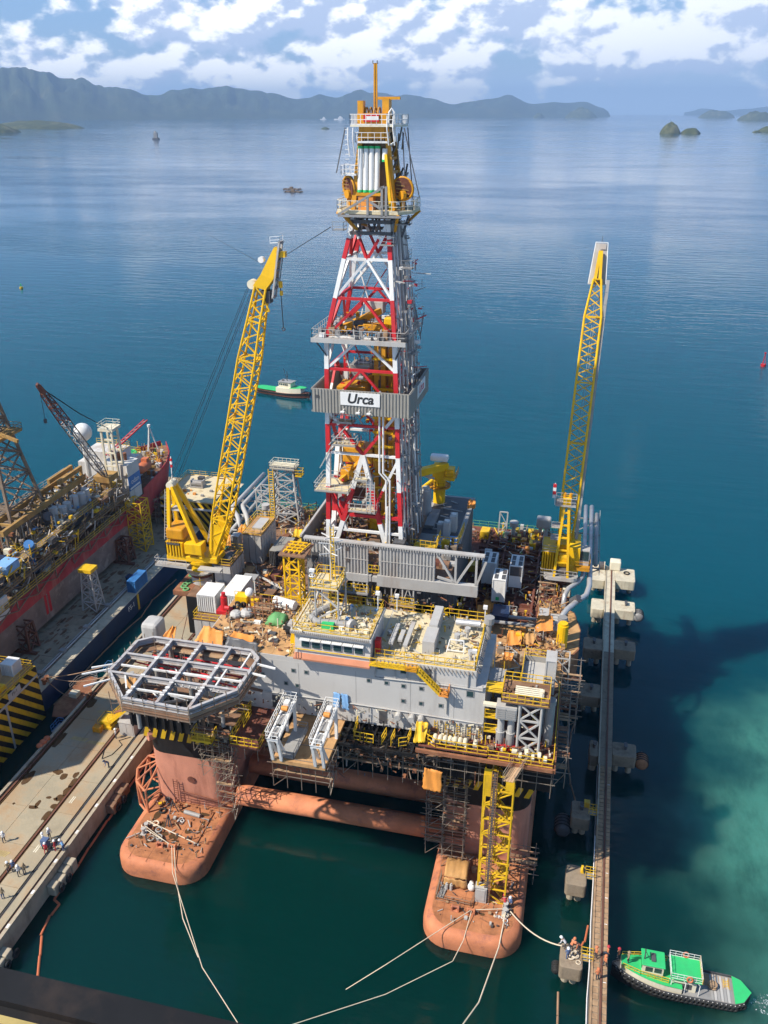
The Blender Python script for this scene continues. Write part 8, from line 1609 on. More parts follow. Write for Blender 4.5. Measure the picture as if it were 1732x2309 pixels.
# pipe bridge tower at the stern, quayside
lt = thing('flare_tower', 'grey lattice pipe tower with yellow basket at the rig stern', 'tower', (-48, 129.5, ZM))
LG = [((-49.9, 128.6), (-50.0, 129.4)), ((-45.6, 129.0), (-46.6, 129.6)), ((-49.9, 131.4), (-50.0, 131.2)), ((-45.6, 131.6), (-46.6, 131.2))]
def lp(i, f): a, b_ = LG[i]; return Vector((a[0] + (b_[0] - a[0]) * min(1, f * 1.6), a[1] + (b_[1] - a[1]) * f, ZM + 10.2 * f))
for i in range(4): ubar('leg', 'light_grey', lt, lp(i, 0), lp(i, 1), .24)
for k in range(5):
    for i, j in ((0, 1), (2, 3), (0, 2), (1, 3)): ubar('cross_bar', 'light_grey', lt, lp(i, (k + 1) / 5), lp(j, (k + 1) / 5), .17); ubar('brace', 'light_grey', lt, lp(i, k / 5), lp(j, (k + 1) / 5), .15); ubar('brace', 'light_grey', lt, lp(j, k / 5), lp(i, (k + 1) / 5), .15)
MB().box(-50.6, -46.0, 129.0, 131.6, 36.2, 36.4).build('platform', 'mid_grey', lt); MB().rail([(-50.6, 129, 36.4), (-46, 129, 36.4), (-46, 131.6, 36.4), (-50.6, 131.6, 36.4)], 1.0, .1, .8, True).build('railing', 'cream', lt, kind='stuff')
MB().box(-46.0, -44.8, 129, 130.4, 35.2, 35.3).rail([(-46, 129, 35.3), (-44.8, 129, 35.3), (-44.8, 130.4, 35.3), (-46, 130.4, 35.3)], 1.1, .1, .6, True).build('basket', 'yellow', lt); MB().ladder((-50.3, 128.6, ZM), (-50.4, 129, 36.2), .8, .45, .12).build('caged_ladder', 'yellow', lt)
for i in range(3): ubar('pipe', 'cream', lt, (-50.4, 129.5 + i * .6, 36.9), (-46.2, 129.5 + i * .6, 36.9), .26, rnd=8)
lattice_tower('pipe_trestle', 'short grey lattice trestle under the left exhaust pipes', -52.6, 131.6, ZM, 31.4, 2.6, 2.6, 'light_grey', 1.8, .14, cat='trestle')
# vents and frames along the stern
def mush(x, y, z, h_, r, lb, box=False):
    g = thing('air_vent', lb, 'vent', (x, y, z), 'vents at the stern')
    if not box: MB().tube((x, y, z), (x, y, z + h_), r * .45, 12).build('stalk', 'light_grey', g); MB().tube((x, y, z + h_), (x, y, z + h_ + r * 1.1), r, 18).build('cap', 'light_grey', g)
    else:
        for e in (-.5, .5): MB().tube((x + e, y, z), (x + e, y, z + h_), .32, 12).build('stalk', 'light_grey', g)
        bev(MB().box(x - 1.2, x + 1.2, y - .8, y + .8, z + h_, z + h_ + 1.9).build('cap', 'light_grey', g), .3)
mush(-8.4, 132.3, ZM, 2.4, .75, 'round-capped grey air vent at the stern rail'); mush(-3.5, 133.4, ZM, 2.2, 1, 'boxy twin-legged grey air vent at the stern rail', True); mush(-35.2, 121.5, ZM, 9.6, 1, 'boxy twin-legged grey vent behind the quayward derrick leg', True); mush(-50.4, 120.8 + 5, ZM, 4.2, .7, 'grey round vent by the foot of the stern pipe tower')
wf = thing('lifting_frame', 'pale blue-grey open lifting frame at the stern rail', 'frame', (-10.4, 132.5, ZM))
for x in (-11.0, -9.7): ubar('post', 'light_grey', wf, (x, 132.6, ZM), (x + .1, 132.8, 30.6), .2)
for z in (28.4, 30.6): ubar('cross_bar', 'light_grey', wf, (-10.9, 132.8, z), (-9.6, 132.8, z), .18)
ubar('brace', 'light_grey', wf, (-10.9, 132.7, 26.4), (-9.7, 132.8, 28.4), .12); ubar('brace', 'light_grey', wf, (-9.7, 132.7, 28.5), (-10.9, 132.8, 30.5), .12)
lattice_tower('lattice_post', 'thin grey lattice post at the stern behind the derrick', -41, 134, ZM, 34, .7, .7, 'light_grey', .9, .08, cat='post')
for (x0, x1, y0) in ((-46.4, -44.4, 104.4),):
    g = thing('glass_booth', 'small booth with grey posts and glass on the deck', 'booth', (x0, y0, ZM))
    for x in (x0, (x0 + x1) / 2, x1): ubar('post', 'white', g, (x, y0, ZM), (x, y0, ZM + 2.6), .16); ubar('post', 'white', g, (x, y0 + 1.6, ZM), (x, y0 + 1.6, ZM + 2.6), .16)
    MB().box(x0, x1, y0 - .02, y0 + .02, ZM + .7, ZM + 2.3).build('pane', 'glass', g); MB().box(x0 - .1, x1 + .1, y0 - .1, y0 + 1.7, ZM + 2.6, ZM + 2.7).build('roof', 'grey', g)
hpile = thing('hose_pile', 'tangle of maroon hoses on the deck behind the white containers', 'hose', (-47, 107.6, ZM))
for i in range(9): MB().path([(-48.4 + i * .15 + random.random() * .4, 105.6 + i * .3, ZM + .2 + random.random() * .4), (-46.8 + random.random(), 106.6 + i * .25, ZM + .5 + random.random() * .4), (-45 + random.random() * .6, 106.4 + i * .32, ZM + .2)], .1, 5).build('hose', random.choice(['dark_red', 'cable', 'mid_grey', 'dark_red']), hpile)
for i in range(8): ubar('deck_pipe', 'light_grey', rig, (-46 + i * .22, 110.0 - i * .2, ZM + .3), (-41.5 + i * .22, 107.4 - i * .2, ZM + .3), .14, rnd=6)
ubox('walkway_trench', 'dark_grey', rig, -43.0, -41.6, 95, 108, ZM + .02, ZM + .3)
# dense small fittings over the decks
FM = ['rust', 'brown', 'light_grey', 'yellow', 'wood', 'dark_grey', 'cream', 'orange_tarp']
litter(rig, 700, -53.5, -33, 103, 135, ZM, 1.2, FM); litter(rig, 700, -13.4, 1, 91.5, 134, ZM, 1.1, FM); litter(rig, 350, -31.5, -14.5, 116, 135, ZM, 1.4, FM)
litter(rig, 200, -2.8, 1.2, 92, 117, ZM, 1.8, ['rust', 'scaffold_steel', 'tan_deck', 'wood']); litter(rig, 160, -13.8, 1.2, 77, 79.6, ZM, .6, ['rust', 'scaffold_steel', 'yellow', 'cream']); litter(rig, 240, -40, -13, 76, 79.6, 20.5, 4.5, ['rust', 'scaffold_steel', 'brown', 'dark_grey'])
litter(acc, 320, -41, -29.6, 80, 90.2, 34.06, .3, ['rust', 'wood', 'brown', 'dark_grey', 'cream'], .35); litter(acc, 220, -29, -20.4, 79, 85.2, 38.37, .3, ['cream', 'light_grey', 'yellow', 'wood'], .25); litter(acc, 260, -19.6, -8.4, 79.8, 89.8, 35.5, .3, ['cream', 'light_grey', 'yellow', 'brown'], .25)
litter(acc, 160, -41, -7, 78.7, 79.2, 26.1, 2.4, ['light_grey', 'rust', 'cream', 'scaffold_steel'], .25); litter(df, 300, -34, -20.4, 98.6, 112, 38, 1.4, ['dark_grey', 'ship_steel', 'light_grey', 'yellow']); litter(df, 200, -33, -12, 97.2, 98.4, 28, 6, ['mid_grey', 'rust', 'yellow', 'dark_grey'])
litter(ship, 1400, -108, -93.4, 90, 156, 14, 6.5, ['ship_steel', 'ship_ochre', 'light_grey', 'yellow', 'cream', 'ship_white', 'rust', 'dark_grey', 'light_blue'], .9); litter(ship, 300, -107, -96, 160, 180, 14.4, 3, ['ship_ochre', 'light_grey', 'yellow', 'cream', 'rust'], .8)
litter(rig, 120, -53, -43, 75, 84, 2.62, .25, ['rust', 'light_grey', 'dark_grey', 'wood'], .3); litter(rig, 120, -11, -1.6, 73.6, 84, 2.62, .25, ['rust', 'light_grey', 'dark_grey', 'wood'], .3)
# ================================================================ TUGS
def tug_hull_rings(L, Bm, zk, sheer, fullness_stern=.8):
    out = []
    for k in range(17):
        f = k / 16; y = f * L
        if f < .14: w = (math.sin(f / .14 * math.pi / 2)) ** .6 * .92
        elif f < .6: w = .92 + .08 * (f - .14) / .46
        else: w = max(.03, math.cos((f - .6) / .4 * math.pi / 2) ** .72)
        z = sheer(f); hb = Bm / 2 * w
        out.append((y, hb, z))
    return out
def tug(name, label, org, ang, L, Bm, style):
    """built along local +x (bow at +x) in metres, placed at org, heading ang"""
    t = thing(name, label, 'tugboat', (0, 0, 0)); P = lambda m: m
    sh = lambda f: 1.15 + .75 * max(0, (f - .45) / .55) ** 1.6 + .1 * max(0, (.15 - f) / .15)
    H = tug_hull_rings(L, Bm, -1, sh)
    MB().loft([[(y, -hb * .75, -1.2), (y, hb * .75, -1.2), (y, hb, z * .5), (y, hb, z), (y, -hb, z), (y, -hb, z * .5)] for y, hb, z in H]).build('hull', 'black_paint' if style else 'dark_grey', t)
    MB().loft([[(y, -hb * .93, z + .01), (y, hb * .93, z + .01), (y, hb * .93, z + .03), (y, -hb * .93, z + .03)] for y, hb, z in H]).build('deck', 'mid_grey' if style else 'dark_red', t)
    def part_deck(f0, f1, dz, m, nm, k=.9):
        R_ = [(y, hb, z) for y, hb, z in H if f0 <= y / L <= f1]
        MB().loft([[(y, -hb * k, z + dz - .06), (y, hb * k, z + dz - .06), (y, hb * k, z + dz), (y, -hb * k, z + dz)] for y, hb, z in R_]).build(nm, m, t)
    def block(f0, f1, dz, m, nm, k=.8):
        R_ = [(y, hb, z) for y, hb, z in H if f0 <= y / L <= f1]
        MB().loft([[(y, -hb * k, z), (y, hb * k, z), (y, hb * k, z + dz), (y, -hb * k, z + dz)] for y, hb, z in R_]).build(nm, m, t)
    if style:      # near tug: green decks, cream house, open canopy
        b = MB()
        for s in (-1, 1):
            for (y0, h0, z0_), (y1, h1, z1_) in zip(H, H[1:]): b._a([(y0, s * h0, z0_), (y1, s * h1, z1_), (y1, s * h1, z1_ + .28), (y0, s * h0, z0_ + .28), (y0, s * (h0 - .08), z0_), (y1, s * max(0, h1 - .08), z1_), (y1, s * max(0, h1 - .08), z1_ + .28), (y0, s * (h0 - .08), z0_ + .28)], [(0, 1, 2, 3), (7, 6, 5, 4), (3, 2, 6, 7)])
        b.build('bulwark', 'dark_grey', t)
        part_deck(0, .13, .32, 'green_deck', 'stern_deck', .95)
        block(.5, .97, .95, 'cream', 'forward_house', .86); part_deck(.44, .99, 1.0, 'green_deck', 'forward_deck', .9)
        zf_ = sh(.7) + 1.0
        wh = MB().box(L * .64, L * .79, -.95, .95, zf_ - .2, zf_ + 1.55).build('wheelhouse', 'cream', t)
        for s in (-1, 1):
            for e in (.02, .43): MB().box(L * .65 + e * 2.4, L * .65 + e * 2.4 + .8, s * .96 - .02, s * .96 + .02, zf_ + .55, zf_ + 1.25).build('window', 'glass', wh)
        MB().box(L * .785, L * .795, -.7, .7, zf_ + .6, zf_ + 1.3).build('window', 'glass', wh)
        bev(MB().box(L * .63, L * .80, -1.1, 1.1, zf_ + 1.5, zf_ + 1.65).build('wheelhouse_roof', 'green_deck', t), .1)
        zc = sh(.4) + 2.0
        bev(MB().box(L * .37, L * .59, -1.55, 1.55, zc, zc + .12).build('canopy', 'green_deck', t), .05)
        for x in (.38, .48, .58):
            for s in (-1, 1): MB().path([(L * x, s * 1.5, sh(.4)), (L * x, s * 1.5, zc - .3), (L * x + .25, s * 1.5, zc)], .06, 6).build('canopy_post', 'white', t)
        MB().box(L * .40, L * .57, -1.2, 1.2, sh(.4), sh(.4) + 1.5).build('engine_casing', 'cream', t)
        for s in (-1, 1): MB().box(L * .43, L * .55, s * 1.2 - .02, s * 1.2 + .02, sh(.4) + .4, sh(.4) + 1.2).build('casing_opening', 'dark_grey', t)
        MB().rail([(L * .37, -1.5, zc + .12), (L * .59, -1.5, zc + .12), (L * .59, 1.5, zc + .12), (L * .37, 1.5, zc + .12)], .8, .06, .7, True, 3).build('railing', 'white', t, kind='stuff')
        MB().rail([(L * .37, -1.56, zc + .1), (L * .37, 1.56, zc + .1)], .8, .08, .7).rail([(L * .6, -1.45, zf_ - .1), (L * .8, -1.25, zf_), (L * .93, -.75, zf_ + .1)], .75, .08, .8).rail([(L * .6, 1.45, zf_ - .1), (L * .8, 1.25, zf_), (L * .93, .75, zf_ + .1)], .75, .08, .8).build('railing', 'yellow', t, kind='stuff')
        for (x, y) in ((L * .46, 1.6), (L * .47, -1.6)): MB().ring((x, y, zc + .5), .3, .1, (0, 1, .3)).build('life_ring', 'boom_orange', t, smooth=True)
        MB().bar((L * .78, .3, zf_ + 1.6), (L * .78, .3, zf_ + 3.2), .1).bar((L * .78, -.2, zf_ + 2.6), (L * .78, .8, zf_ + 2.6), .07).bar((L * .74, .3, zf_ + 1.7), (L * .78, .3, zf_ + 2.9), .06).build('mast', 'dark_grey', t); MB().box(L * .70, L * .73, -.6, .5, zf_ + 1.66, zf_ + 1.8).build('radar', 'dark_grey', t)
        MB().tube((L * .27, 0, sh(.2)), (L * .27, 0, sh(.2) + .5), .35, 12).tube((L * .27, 0, sh(.2) + .5), (L * .27, 0, sh(.2) + .6), .5, 12).ring((L * .27, 0, sh(.2) + .3), .45, .1).build('towing_bitt', 'wood', t)
        for i in range(6): ubar('deck_board', 'grey' if i % 2 else 'light_grey', t, (L * .16 + i * .36, -1.6, sh(.2) + .06), (L * .16 + i * .36, 1.6, sh(.2) + .06), .26, .05)
        MB().box(L * .14, L * .36, -1.65, -.1, sh(.2) + .03, sh(.2) + .06).build('work_deck', 'wood', t); MB().ladder((L * .17, -1.3, sh(.2) + .12), (L * .17, -.2, sh(.2) + .12), .5, .2, .06, (1, 0, 0)).build('grating', 'yellow', t)
    else:          # far tug
        part_deck(.0, .45, .5, 'green_deck', 'aft_deck', .85); block(.40, .92, 1.8, 'cream', 'deck_house', .82); part_deck(.66, .94, 1.86, 'green_deck', 'forward_deck', .82)
        zf_ = sh(.6) + 1.8
        wh = MB().box(L * .48, L * .70, -1.6, 1.6, zf_ - .3, zf_ + 1.9).build('wheelhouse', 'cream', t); MB().box(L * .47, L * .72, -1.8, 1.8, zf_ + 1.9, zf_ + 2.1).build('wheelhouse_roof', 'grey', t)
        for i in range(5):
            for s in (-1, 1): MB().box(L * .49 + i * .75, L * .49 + i * .75 + .55, s * 1.61 - .02, s * 1.61 + .02, zf_ + .8, zf_ + 1.5).build('window', 'glass', wh)
        MB().box(L * .44, L * .60, -1.62, 1.62, sh(.5) + .1, sh(.5) + .8).build('casing_opening', 'dark_grey', t)
        MB().bar((L * .6, 0, zf_ + 1.7), (L * .6, 0, zf_ + 5.6), .14).bar((L * .6, 0, zf_ + 1.7), (L * .54, 0, zf_ + 6.4), .1).bar((L * .6, -.7, zf_ + 4), (L * .6, .7, zf_ + 4), .1).build('mast', 'dark_grey', t); MB().tube((L * .52, 0, zf_ + 1.7), (L * .52, 0, zf_ + 2.4), .5, 10).build('funnel', 'dark_grey', t)
        MB().loft([[(y, -hb - .02, z * .1), (y, hb + .02, z * .1), (y, hb + .02, z * .45), (y, -hb - .02, z * .45)] for y, hb, z in H]).build('boot_top', 'dark_red', t)
        MB().ring((L + .1, 0, 1.5), .6, .25, (1, 0, 0)).build('bow_fender', 'rubber', t, smooth=True)
    for s in (-1, 1):     # tyre fenders round the hull
        for (y0, h0, z0_), (y1, h1, z1_) in zip(H[1:], H[2:]):
            n = 2
            for q in range(n):
                f = q / n; y = y0 + (y1 - y0) * f; hb = h0 + (h1 - h0) * f; z = z0_ + (z1_ - z0_) * f
                d_ = Vector((h0 - h1, s * (y1 - y0), 0)); MB().ring((y, s * (hb + .08), z - .3), .3, .13, d_, 10, 5).build('tyre_fender', 'rubber', t, smooth=True)
                ubox('tyre_strap', 'white' if style else 'dark_grey', t, y - .05, y + .05, s * hb - .06, s * hb + .06, z - .1, z + .12)
    t.location = org; t.rotation_euler.z = ang; WL[t.name] = Vector((0, 0, 0))
    return t
tug('tugboat', 'green-decked tugboat nosing up to the pier', (25.7, 72.8, 0), R(180), 15.4, 4.1, 1)
tug('tugboat', 'dark-hulled tugboat with cream wheelhouse steaming behind the rig', (-114.5, 284.2, 0), R(-13), 22.5, 5.6, 0)
# foam churned up by the propellers
wk = bpy.data.materials.new('foam'); wk.use_nodes = True; tn = wk.node_tree; g_ = tn.nodes.new('ShaderNodeNewGeometry'); n_ = tn.nodes.new('ShaderNodeTexNoise'); n_.inputs['Scale'].default_value = 1.6; n_.inputs['Detail'].default_value = 8; n_.inputs['Roughness'].default_value = .7; n_.inputs['Distortion'].default_value = 2.0
tn.links.new(g_.outputs['Position'], n_.inputs['Vector']); r_ = tn.nodes.new('ShaderNodeMapRange'); r_.inputs[1].default_value = .53; r_.inputs[2].default_value = .66; tn.links.new(n_.outputs['Fac'], r_.inputs[0])
pb2 = tn.nodes['Principled BSDF']; pb2.inputs['Base Color'].default_value = (.62, .72, .72, 1); pb2.inputs['Roughness'].default_value = .8; tn.links.new(r_.outputs[0], pb2.inputs['Alpha'])
def foam(x, y, rx, ry, lb):
    b = MB(); n = 26; b.v = [(x + rx * math.cos(6.2832 * i / n) * (1 + .3 * vn(i * .6, 2, x)), y + ry * math.sin(6.2832 * i / n) * (1 + .3 * vn(i * .6, 5, x)), .03) for i in range(n)]; b.f = [tuple(range(n))]
    o = b.build('wake_foam', wk); tag(o, lb, 'foam', kind='stuff')
foam(29.2, 72.9, 3.4, 1.5, 'white churned water behind the green tugboat'); foam(-90.6, 278.4, 2.6, .6, 'thin white wake at the far tugboat')
# ================================================================ FAR VESSELS
def far_boat(x, y, L, h_, lb, hm='white'):
    t = thing('far_boat', lb, 'boat', (x, y, 0)); MB().loft([[(x - L * .5, y - L * .02, 0), (x - L * .5, y + L * .02, 0), (x - L * .5, y + L * .02, h_ * .3), (x - L * .5, y - L * .02, h_ * .3)], [(x, y - L * .09, 0), (x, y + L * .09, 0), (x, y + L * .1, h_ * .3), (x, y - L * .1, h_ * .3)], [(x + L * .5, y - L * .05, 0), (x + L * .5, y + L * .05, 0), (x + L * .5, y + L * .07, h_ * .3), (x + L * .5, y - L * .07, h_ * .3)]]).build('hull', hm, t)
    MB().box(x - L * .1, x + L * .32, y - L * .07, y + L * .07, h_ * .3, h_ * .7).build('house', 'white', t); MB().box(x, x + L * .2, y - L * .05, y + L * .05, h_ * .7, h_).build('bridge', 'white', t)
far_boat(-3511, 12312, 150, 42, 'pair-like white ship under the far hills, the larger'); far_boat(-3720, 12250, 90, 34, 'small white ship under the far hills beside a larger one'); far_boat(2960, 24600, 90, 30, 'faint white ship near the bay mouth')
rigp = thing('far_barge', 'small work barge with a tall box house out in the bay', 'barge', (-1610, 3172, 0)); MB().box(-1622, -1598, 3166, 3178, -1, 6).build('hull', 'dark_grey', rigp); MB().box(-1617, -1603, 3168, 3176, 6, 24).build('house', 'mid_grey', rigp); MB().box(-1614, -1608, 3169, 3175, 24, 29).build('bridge', 'light_grey', rigp)
for (x, y, lb) in ((-392, 1142, 'low dark raft out in the bay, the farther of two'), (-377, 1104, 'low dark raft out in the bay, the closer of two')):
    g = thing('raft', lb, 'raft', (x, y, 0)); 
    for i in range(5): ubar('log', 'ship_steel', g, (x - 11, y + i * 2.2 - 4, .4), (x + 11, y + i * 2.2 - 4 + random.uniform(-1, 1), .4), .9)
    for i in range(4): ubar('cross_log', 'brown', g, (x - 10 + i * 6.5, y - 6, 1.0), (x - 10 + i * 6.5, y + 6, 1.0), .6)
    MB().box(x - 3, x + 1, y - 2, y + 2, 1.2, 3.4).build('hut', 'ship_steel', g)
def buoy(x, y, m1, m2, h_, lb):
    g = thing('buoy', lb, 'buoy', (x, y, 0)); MB().tube((x, y, -.3), (x, y, .9), 1.0, 14).build('float', m1, g)
    for k in range(3): a = k * 2.09; ubar('frame_leg', m2, g, (x + .7 * math.cos(a), y + .7 * math.sin(a), .9), (x, y, h_ - .4), .14)
    MB().tube((x, y, h_ - .6), (x, y, h_), .34, 8).build('lantern', m2, g)
buoy(71, 361, 'red', 'red', 5.6, 'slender red buoy near the edge of the open water'); buoy(-318, 441, 'yellow', 'green_deck', 2.6, 'small yellow-green buoy far out on the water'); 
# ================================================================ ROPES
def rope(lb, pts, r=.07, m='rope', sag=0.0, cat='rope', group=None):
    P = [Vector(low(p) if 4.4 < p[2] < 6 and p[1] > 73 and p[0] > -52 and p[0] < 0 else p) for p in pts]; out = []
    for a, b_ in zip(P, P[1:]):
        for k in range(10): f = k / 10; out.append(a.lerp(b_, f) - Vector((0, 0, sag * 4 * f * (1 - f))))
    out.append(P[-1]); o = MB().path(out, r, 6).build('mooring_rope', m, smooth=True); return tag(o, lb, cat, group)
rope('pale mooring rope from the quayside pontoon chock to the foreground', [(-50.6, 76.4, 5.7), (-45.7, 74.1, 5.6), (-45.2, 72.6, 2.6), (-35.9, 61.0, 2.4), (-23.6, 50.4, 4)], .05)
rope('pale mooring rope dipping off the quayside pontoon bow', [(-50.6, 76.0, 5.7), (-45.4, 74.2, 5.5), (-44.8, 72.6, 2.6), (-41.2, 67.0, 1.9), (-37.6, 63.5, -.2)], .06)
rope('pale rope stretched across the quayside pontoon deck', [(-51.0, 77.6, 5.4), (-42.9, 75.5, 5.3)], .08)
rope('pale mooring rope from pierside chock towards the left foreground', [(-2.6, 74.3, 5.6), (-6.5, 73.2, 5.6), (-15.3, 66.0, 2.6), (-19.5, 63.8, .0)], .05)
rope('pale mooring rope with a knuckle below the pierside bow', [(-6.4, 73.2, 5.6), (-7.0, 71.5, 2.4), (-7.9, 69.0, 1.6), (-14.6, 63.0, 1.8), (-31.5, 50.5, 4)], .05)
rope('pale mooring rope dropping straight off the pierside bow', [(-2.4, 74.3, 5.7), (-2.8, 71.5, 2.4), (-4.2, 64, 2.4), (-8.0, 54.5, 4)], .08)
rope('pale mooring rope slung from pierside pontoon to the workers\' dolphin', [(-1.9, 74.0, 5.7), (4.4, 71.8, 4.3)], .085, sag=1.1)
rope('brown mooring rope from the dock bollard to the rig, upper strand', [(-83.3, 104, 4.9), (-49.0, 79, 32)], .07, 'rope_brown', .8); rope('brown mooring rope from the dock bollard to the rig, lower strand', [(-83.3, 104.2, 4.9), (-50.5, 78.5, 30)], .07, 'rope_brown', 1.6)
rope('brown mooring rope from the dock bollard to the work barge', [(-83.3, 103.6, 4.8), (-77.4, 103.0, 2.0)], .07, 'rope_brown', .8)
rope('reddish rope hanging from the left crane deck to the quay', [(-54.8, 105, 26), (-60, 108, 12), (-72, 112.5, 3.2)], .05, 'dark_red', .4)
rope('thin dark cable from the derrick crown out over the bay', [(-30.6, 102.6, 79.6), (-72, 190, 60), (-190, 420, 36)], .05, 'cable', 0)
rope('black hose snaking over the quay near the cabinet', [(-66.0, 92.3, ZQ + .06), (-65.0, 89.6, ZQ + .06), (-64.0, 90.8, ZQ + .06), (-63.6, 93.2, ZQ + .06), (-64.6, 94.0, ZQ + .06), (-63.2, 95.2, ZQ + .06)], .05, 'cable', cat='hose')
rope('white water hose along the pier edge', [(7.95, 90, 4.1), (7.8, 82, 4.0), (7.6, 76, 4.1), (7.55, 70, 4.0), (7.35, 66, 4.0), (7.3, 58, 4.0)], .07, 'white', cat='hose')
# ================================================================ GANTRY GIRDER CLOSE TO THE CAMERA
gg = thing('crane_girder', 'dark girder of the yard gantry crane with a yellow kick plate', 'girder', (-6, 7, 80))
MB().box(-14, 6, 6.98, 7.46, 78.6, 80.0).build('box_girder', 'black_paint', gg); MB().box(-14, 6, 6.83, 6.985, 78.8, 79.86).build('side_web', 'black_paint', gg)
MB().box(-14, 6, 6.72, 6.835, 78.9, 79.9).build('kick_plate', 'faded_yellow', gg); MB().box(-14, 6, 5.2, 6.725, 79.0, 79.82).build('walkway_plate', 'rust', gg)
# ================================================================ PEOPLE
def body_mesh(pose):
    me = bpy.data.meshes.new('person_body'); ob = bpy.data.objects.new('tmp_body', me); COL.objects.link(ob)
    st = .16 if pose == 'walk' else .03
    bend = {'stand': 0, 'walk': .04, 'bend': .55}[pose]
    V = {'pel': (0, 0, .95), 'chest': (0, bend * .55, 1.32 - bend * .25), 'neck': (0, bend * .85, 1.50 - bend * .38), 'head': (0, bend * 1.0 + .01, 1.62 - bend * .42), 'top': (0, bend * 1.05 + .01, 1.70 - bend * .45)}
    for s, n in ((-1, 'l'), (1, 'r')):
        k = s * st
        V['hip' + n] = (s * .10, 0, .90); V['kn' + n] = (s * .11, k * .6 + .03, .50); V['an' + n] = (s * .11, k, .09); V['to' + n] = (s * .12, k + .16, .04)
        V['sh' + n] = (s * .20, bend * .75, 1.43 - bend * .33); V['el' + n] = (s * .27, bend * .8 - k * .8, 1.15 - bend * .45); V['wr' + n] = (s * .26, bend * .9 + .12 - k * .9, .93 - bend * .5); V['hd' + n] = (s * .25, bend * .95 + .18 - k, .85 - bend * .5)
    names = list(V); ix = {n: i for i, n in enumerate(names)}
    E = [('pel', 'chest'), ('chest', 'neck'), ('neck', 'head'), ('head', 'top')]
    for n in 'lr': E += [('pel', 'hip' + n), ('hip' + n, 'kn' + n), ('kn' + n, 'an' + n), ('an' + n, 'to' + n), ('chest', 'sh' + n), ('sh' + n, 'el' + n), ('el' + n, 'wr' + n), ('wr' + n, 'hd' + n)]
    me.from_pydata([V[n] for n in names], [(ix[a], ix[b_]) for a, b_ in E], [])
    sk = ob.modifiers.new('skin', 'SKIN'); sub = ob.modifiers.new('sub', 'SUBSURF'); sub.levels = 1; sub.render_levels = 1
    rad = {'pel': (.15, .12), 'chest': (.18, .13), 'neck': (.07, .07), 'head': (.10, .115), 'top': (.08, .09), 'hip': (.10, .10), 'kn': (.07, .07), 'an': (.05, .05), 'to': (.05, .04), 'sh': (.075, .075), 'el': (.055, .055), 'wr': (.04, .04), 'hd': (.045, .035)}
    for i, n in enumerate(names):
        r_ = rad.get(n) or rad[n[:-1]]; me.skin_vertices[0].data[i].radius = r_
    me.skin_vertices[0].data[ix['pel']].use_root = True
    dg = bpy.context.evaluated_depsgraph_get(); dg.update(); ev = ob.evaluated_get(dg); m2 = bpy.data.meshes.new_from_object(ev)
    bpy.data.objects.remove(ob)
    for i in range(4): m2.materials.append(None)
    for p in m2.polygons:
        c = p.center; hz = 1.50 - bend * .42
        if c.z > hz: p.material_index = 2
        elif c.z < .10: p.material_index = 3
        elif c.z < .93 and abs(c.x) < .2: p.material_index = 1
        elif c.z < 1.0 - bend * .4 and abs(c.x) > .2: p.material_index = 2
        else: p.material_index = 0
    m2.shade_smooth(); return m2, V['head'], bend
BODY = {p: body_mesh(p) for p in ('stand', 'walk', 'bend')}
def person(x, y, z, rz, pose, top, leg, lb, hat='helmet', group=None):
    me, hd, bend = BODY[pose]; o = bpy.data.objects.new('person', me); COL.objects.link(o); o.location = (x, y, z); o.rotation_euler.z = rz; o.scale = (1.06,) * 3
    for i, m in enumerate((top, leg, 'skin', 'cloth_dark')): o.material_slots[i].link = 'OBJECT'; o.material_slots[i].material = M[m]
    tag(o, lb, 'person', group)
    hm_ = MB(); hm_.loft([[(hd[0] + .16 * k * math.cos(6.2832 * i / 12), hd[1] + .18 * k * math.sin(6.2832 * i / 12), hd[2] + z_) for i in range(12)] for k, z_ in ((1.15, .02), (1.0, .04), (.92, .12), (.6, .19), (.15, .21))]); h_ = hm_.build('helmet', hat, None, smooth=True); h_.parent = o
    return o
P_ = person
P_(-69.3, 71.8, ZQ, .6, 'walk', 'cloth_white', 'cloth_dark', 'person in white shirt walking alone across the yellow hatching')
P_(-64.05, 72.9, ZQ, -.4, 'stand', 'cloth_white', 'cloth_blue', 'person in white overalls standing behind the dark blue barrow')
P_(-63.7, 73.8, ZQ, -1.9, 'stand', 'cloth_white', 'cloth_dark', 'person in white shirt pointing beside the dark blue barrow')
P_(-62.7, 71.4, ZQ, .3, 'walk', 'cloth_red', 'cloth_red', 'person in red overalls in front of the dark blue barrow')
P_(-61.6, 71.95, ZQ + .22, 2.0, 'stand', 'cloth_red', 'cloth_red', 'person in red overalls and white helmet on the quay kerb')
P_(-60.65, 72.3, ZQ + .1, 1.2, 'bend', 'light_blue', 'cloth_blue', 'person in light blue bending at the quay edge')
P_(-65.6, 67.5, ZQ, .9, 'walk', 'cloth_tan', 'cloth_dark', 'person in tan walking by the crane rail with two companions')
P_(-65.1, 67.8, ZQ, .7, 'walk', 'cloth_blue', 'cloth_dark', 'person in blue shirt and white helmet walking by the crane rail')
P_(-63.95, 67.3, ZQ, .8, 'walk', 'cloth_white', 'cloth_dark', 'person in white shirt walking in front of a tan-clad companion')
P_(-63.4, 67.7, ZQ, .8, 'walk', 'cloth_tan', 'cloth_dark', 'person in tan shirt walking beside the white-shirted one', 'cloth_tan')
P_(-63.75, 63.7, ZQ, .5, 'stand', 'cloth_tan', 'cloth_blue', 'person in tan shirt standing alone near the quay kerb', 'cloth_tan')
P_(-65.3, 94.5, ZQ, 2.2, 'stand', 'cloth_white', 'cloth_dark', 'person in white standing next to the grey electrical cabinet')
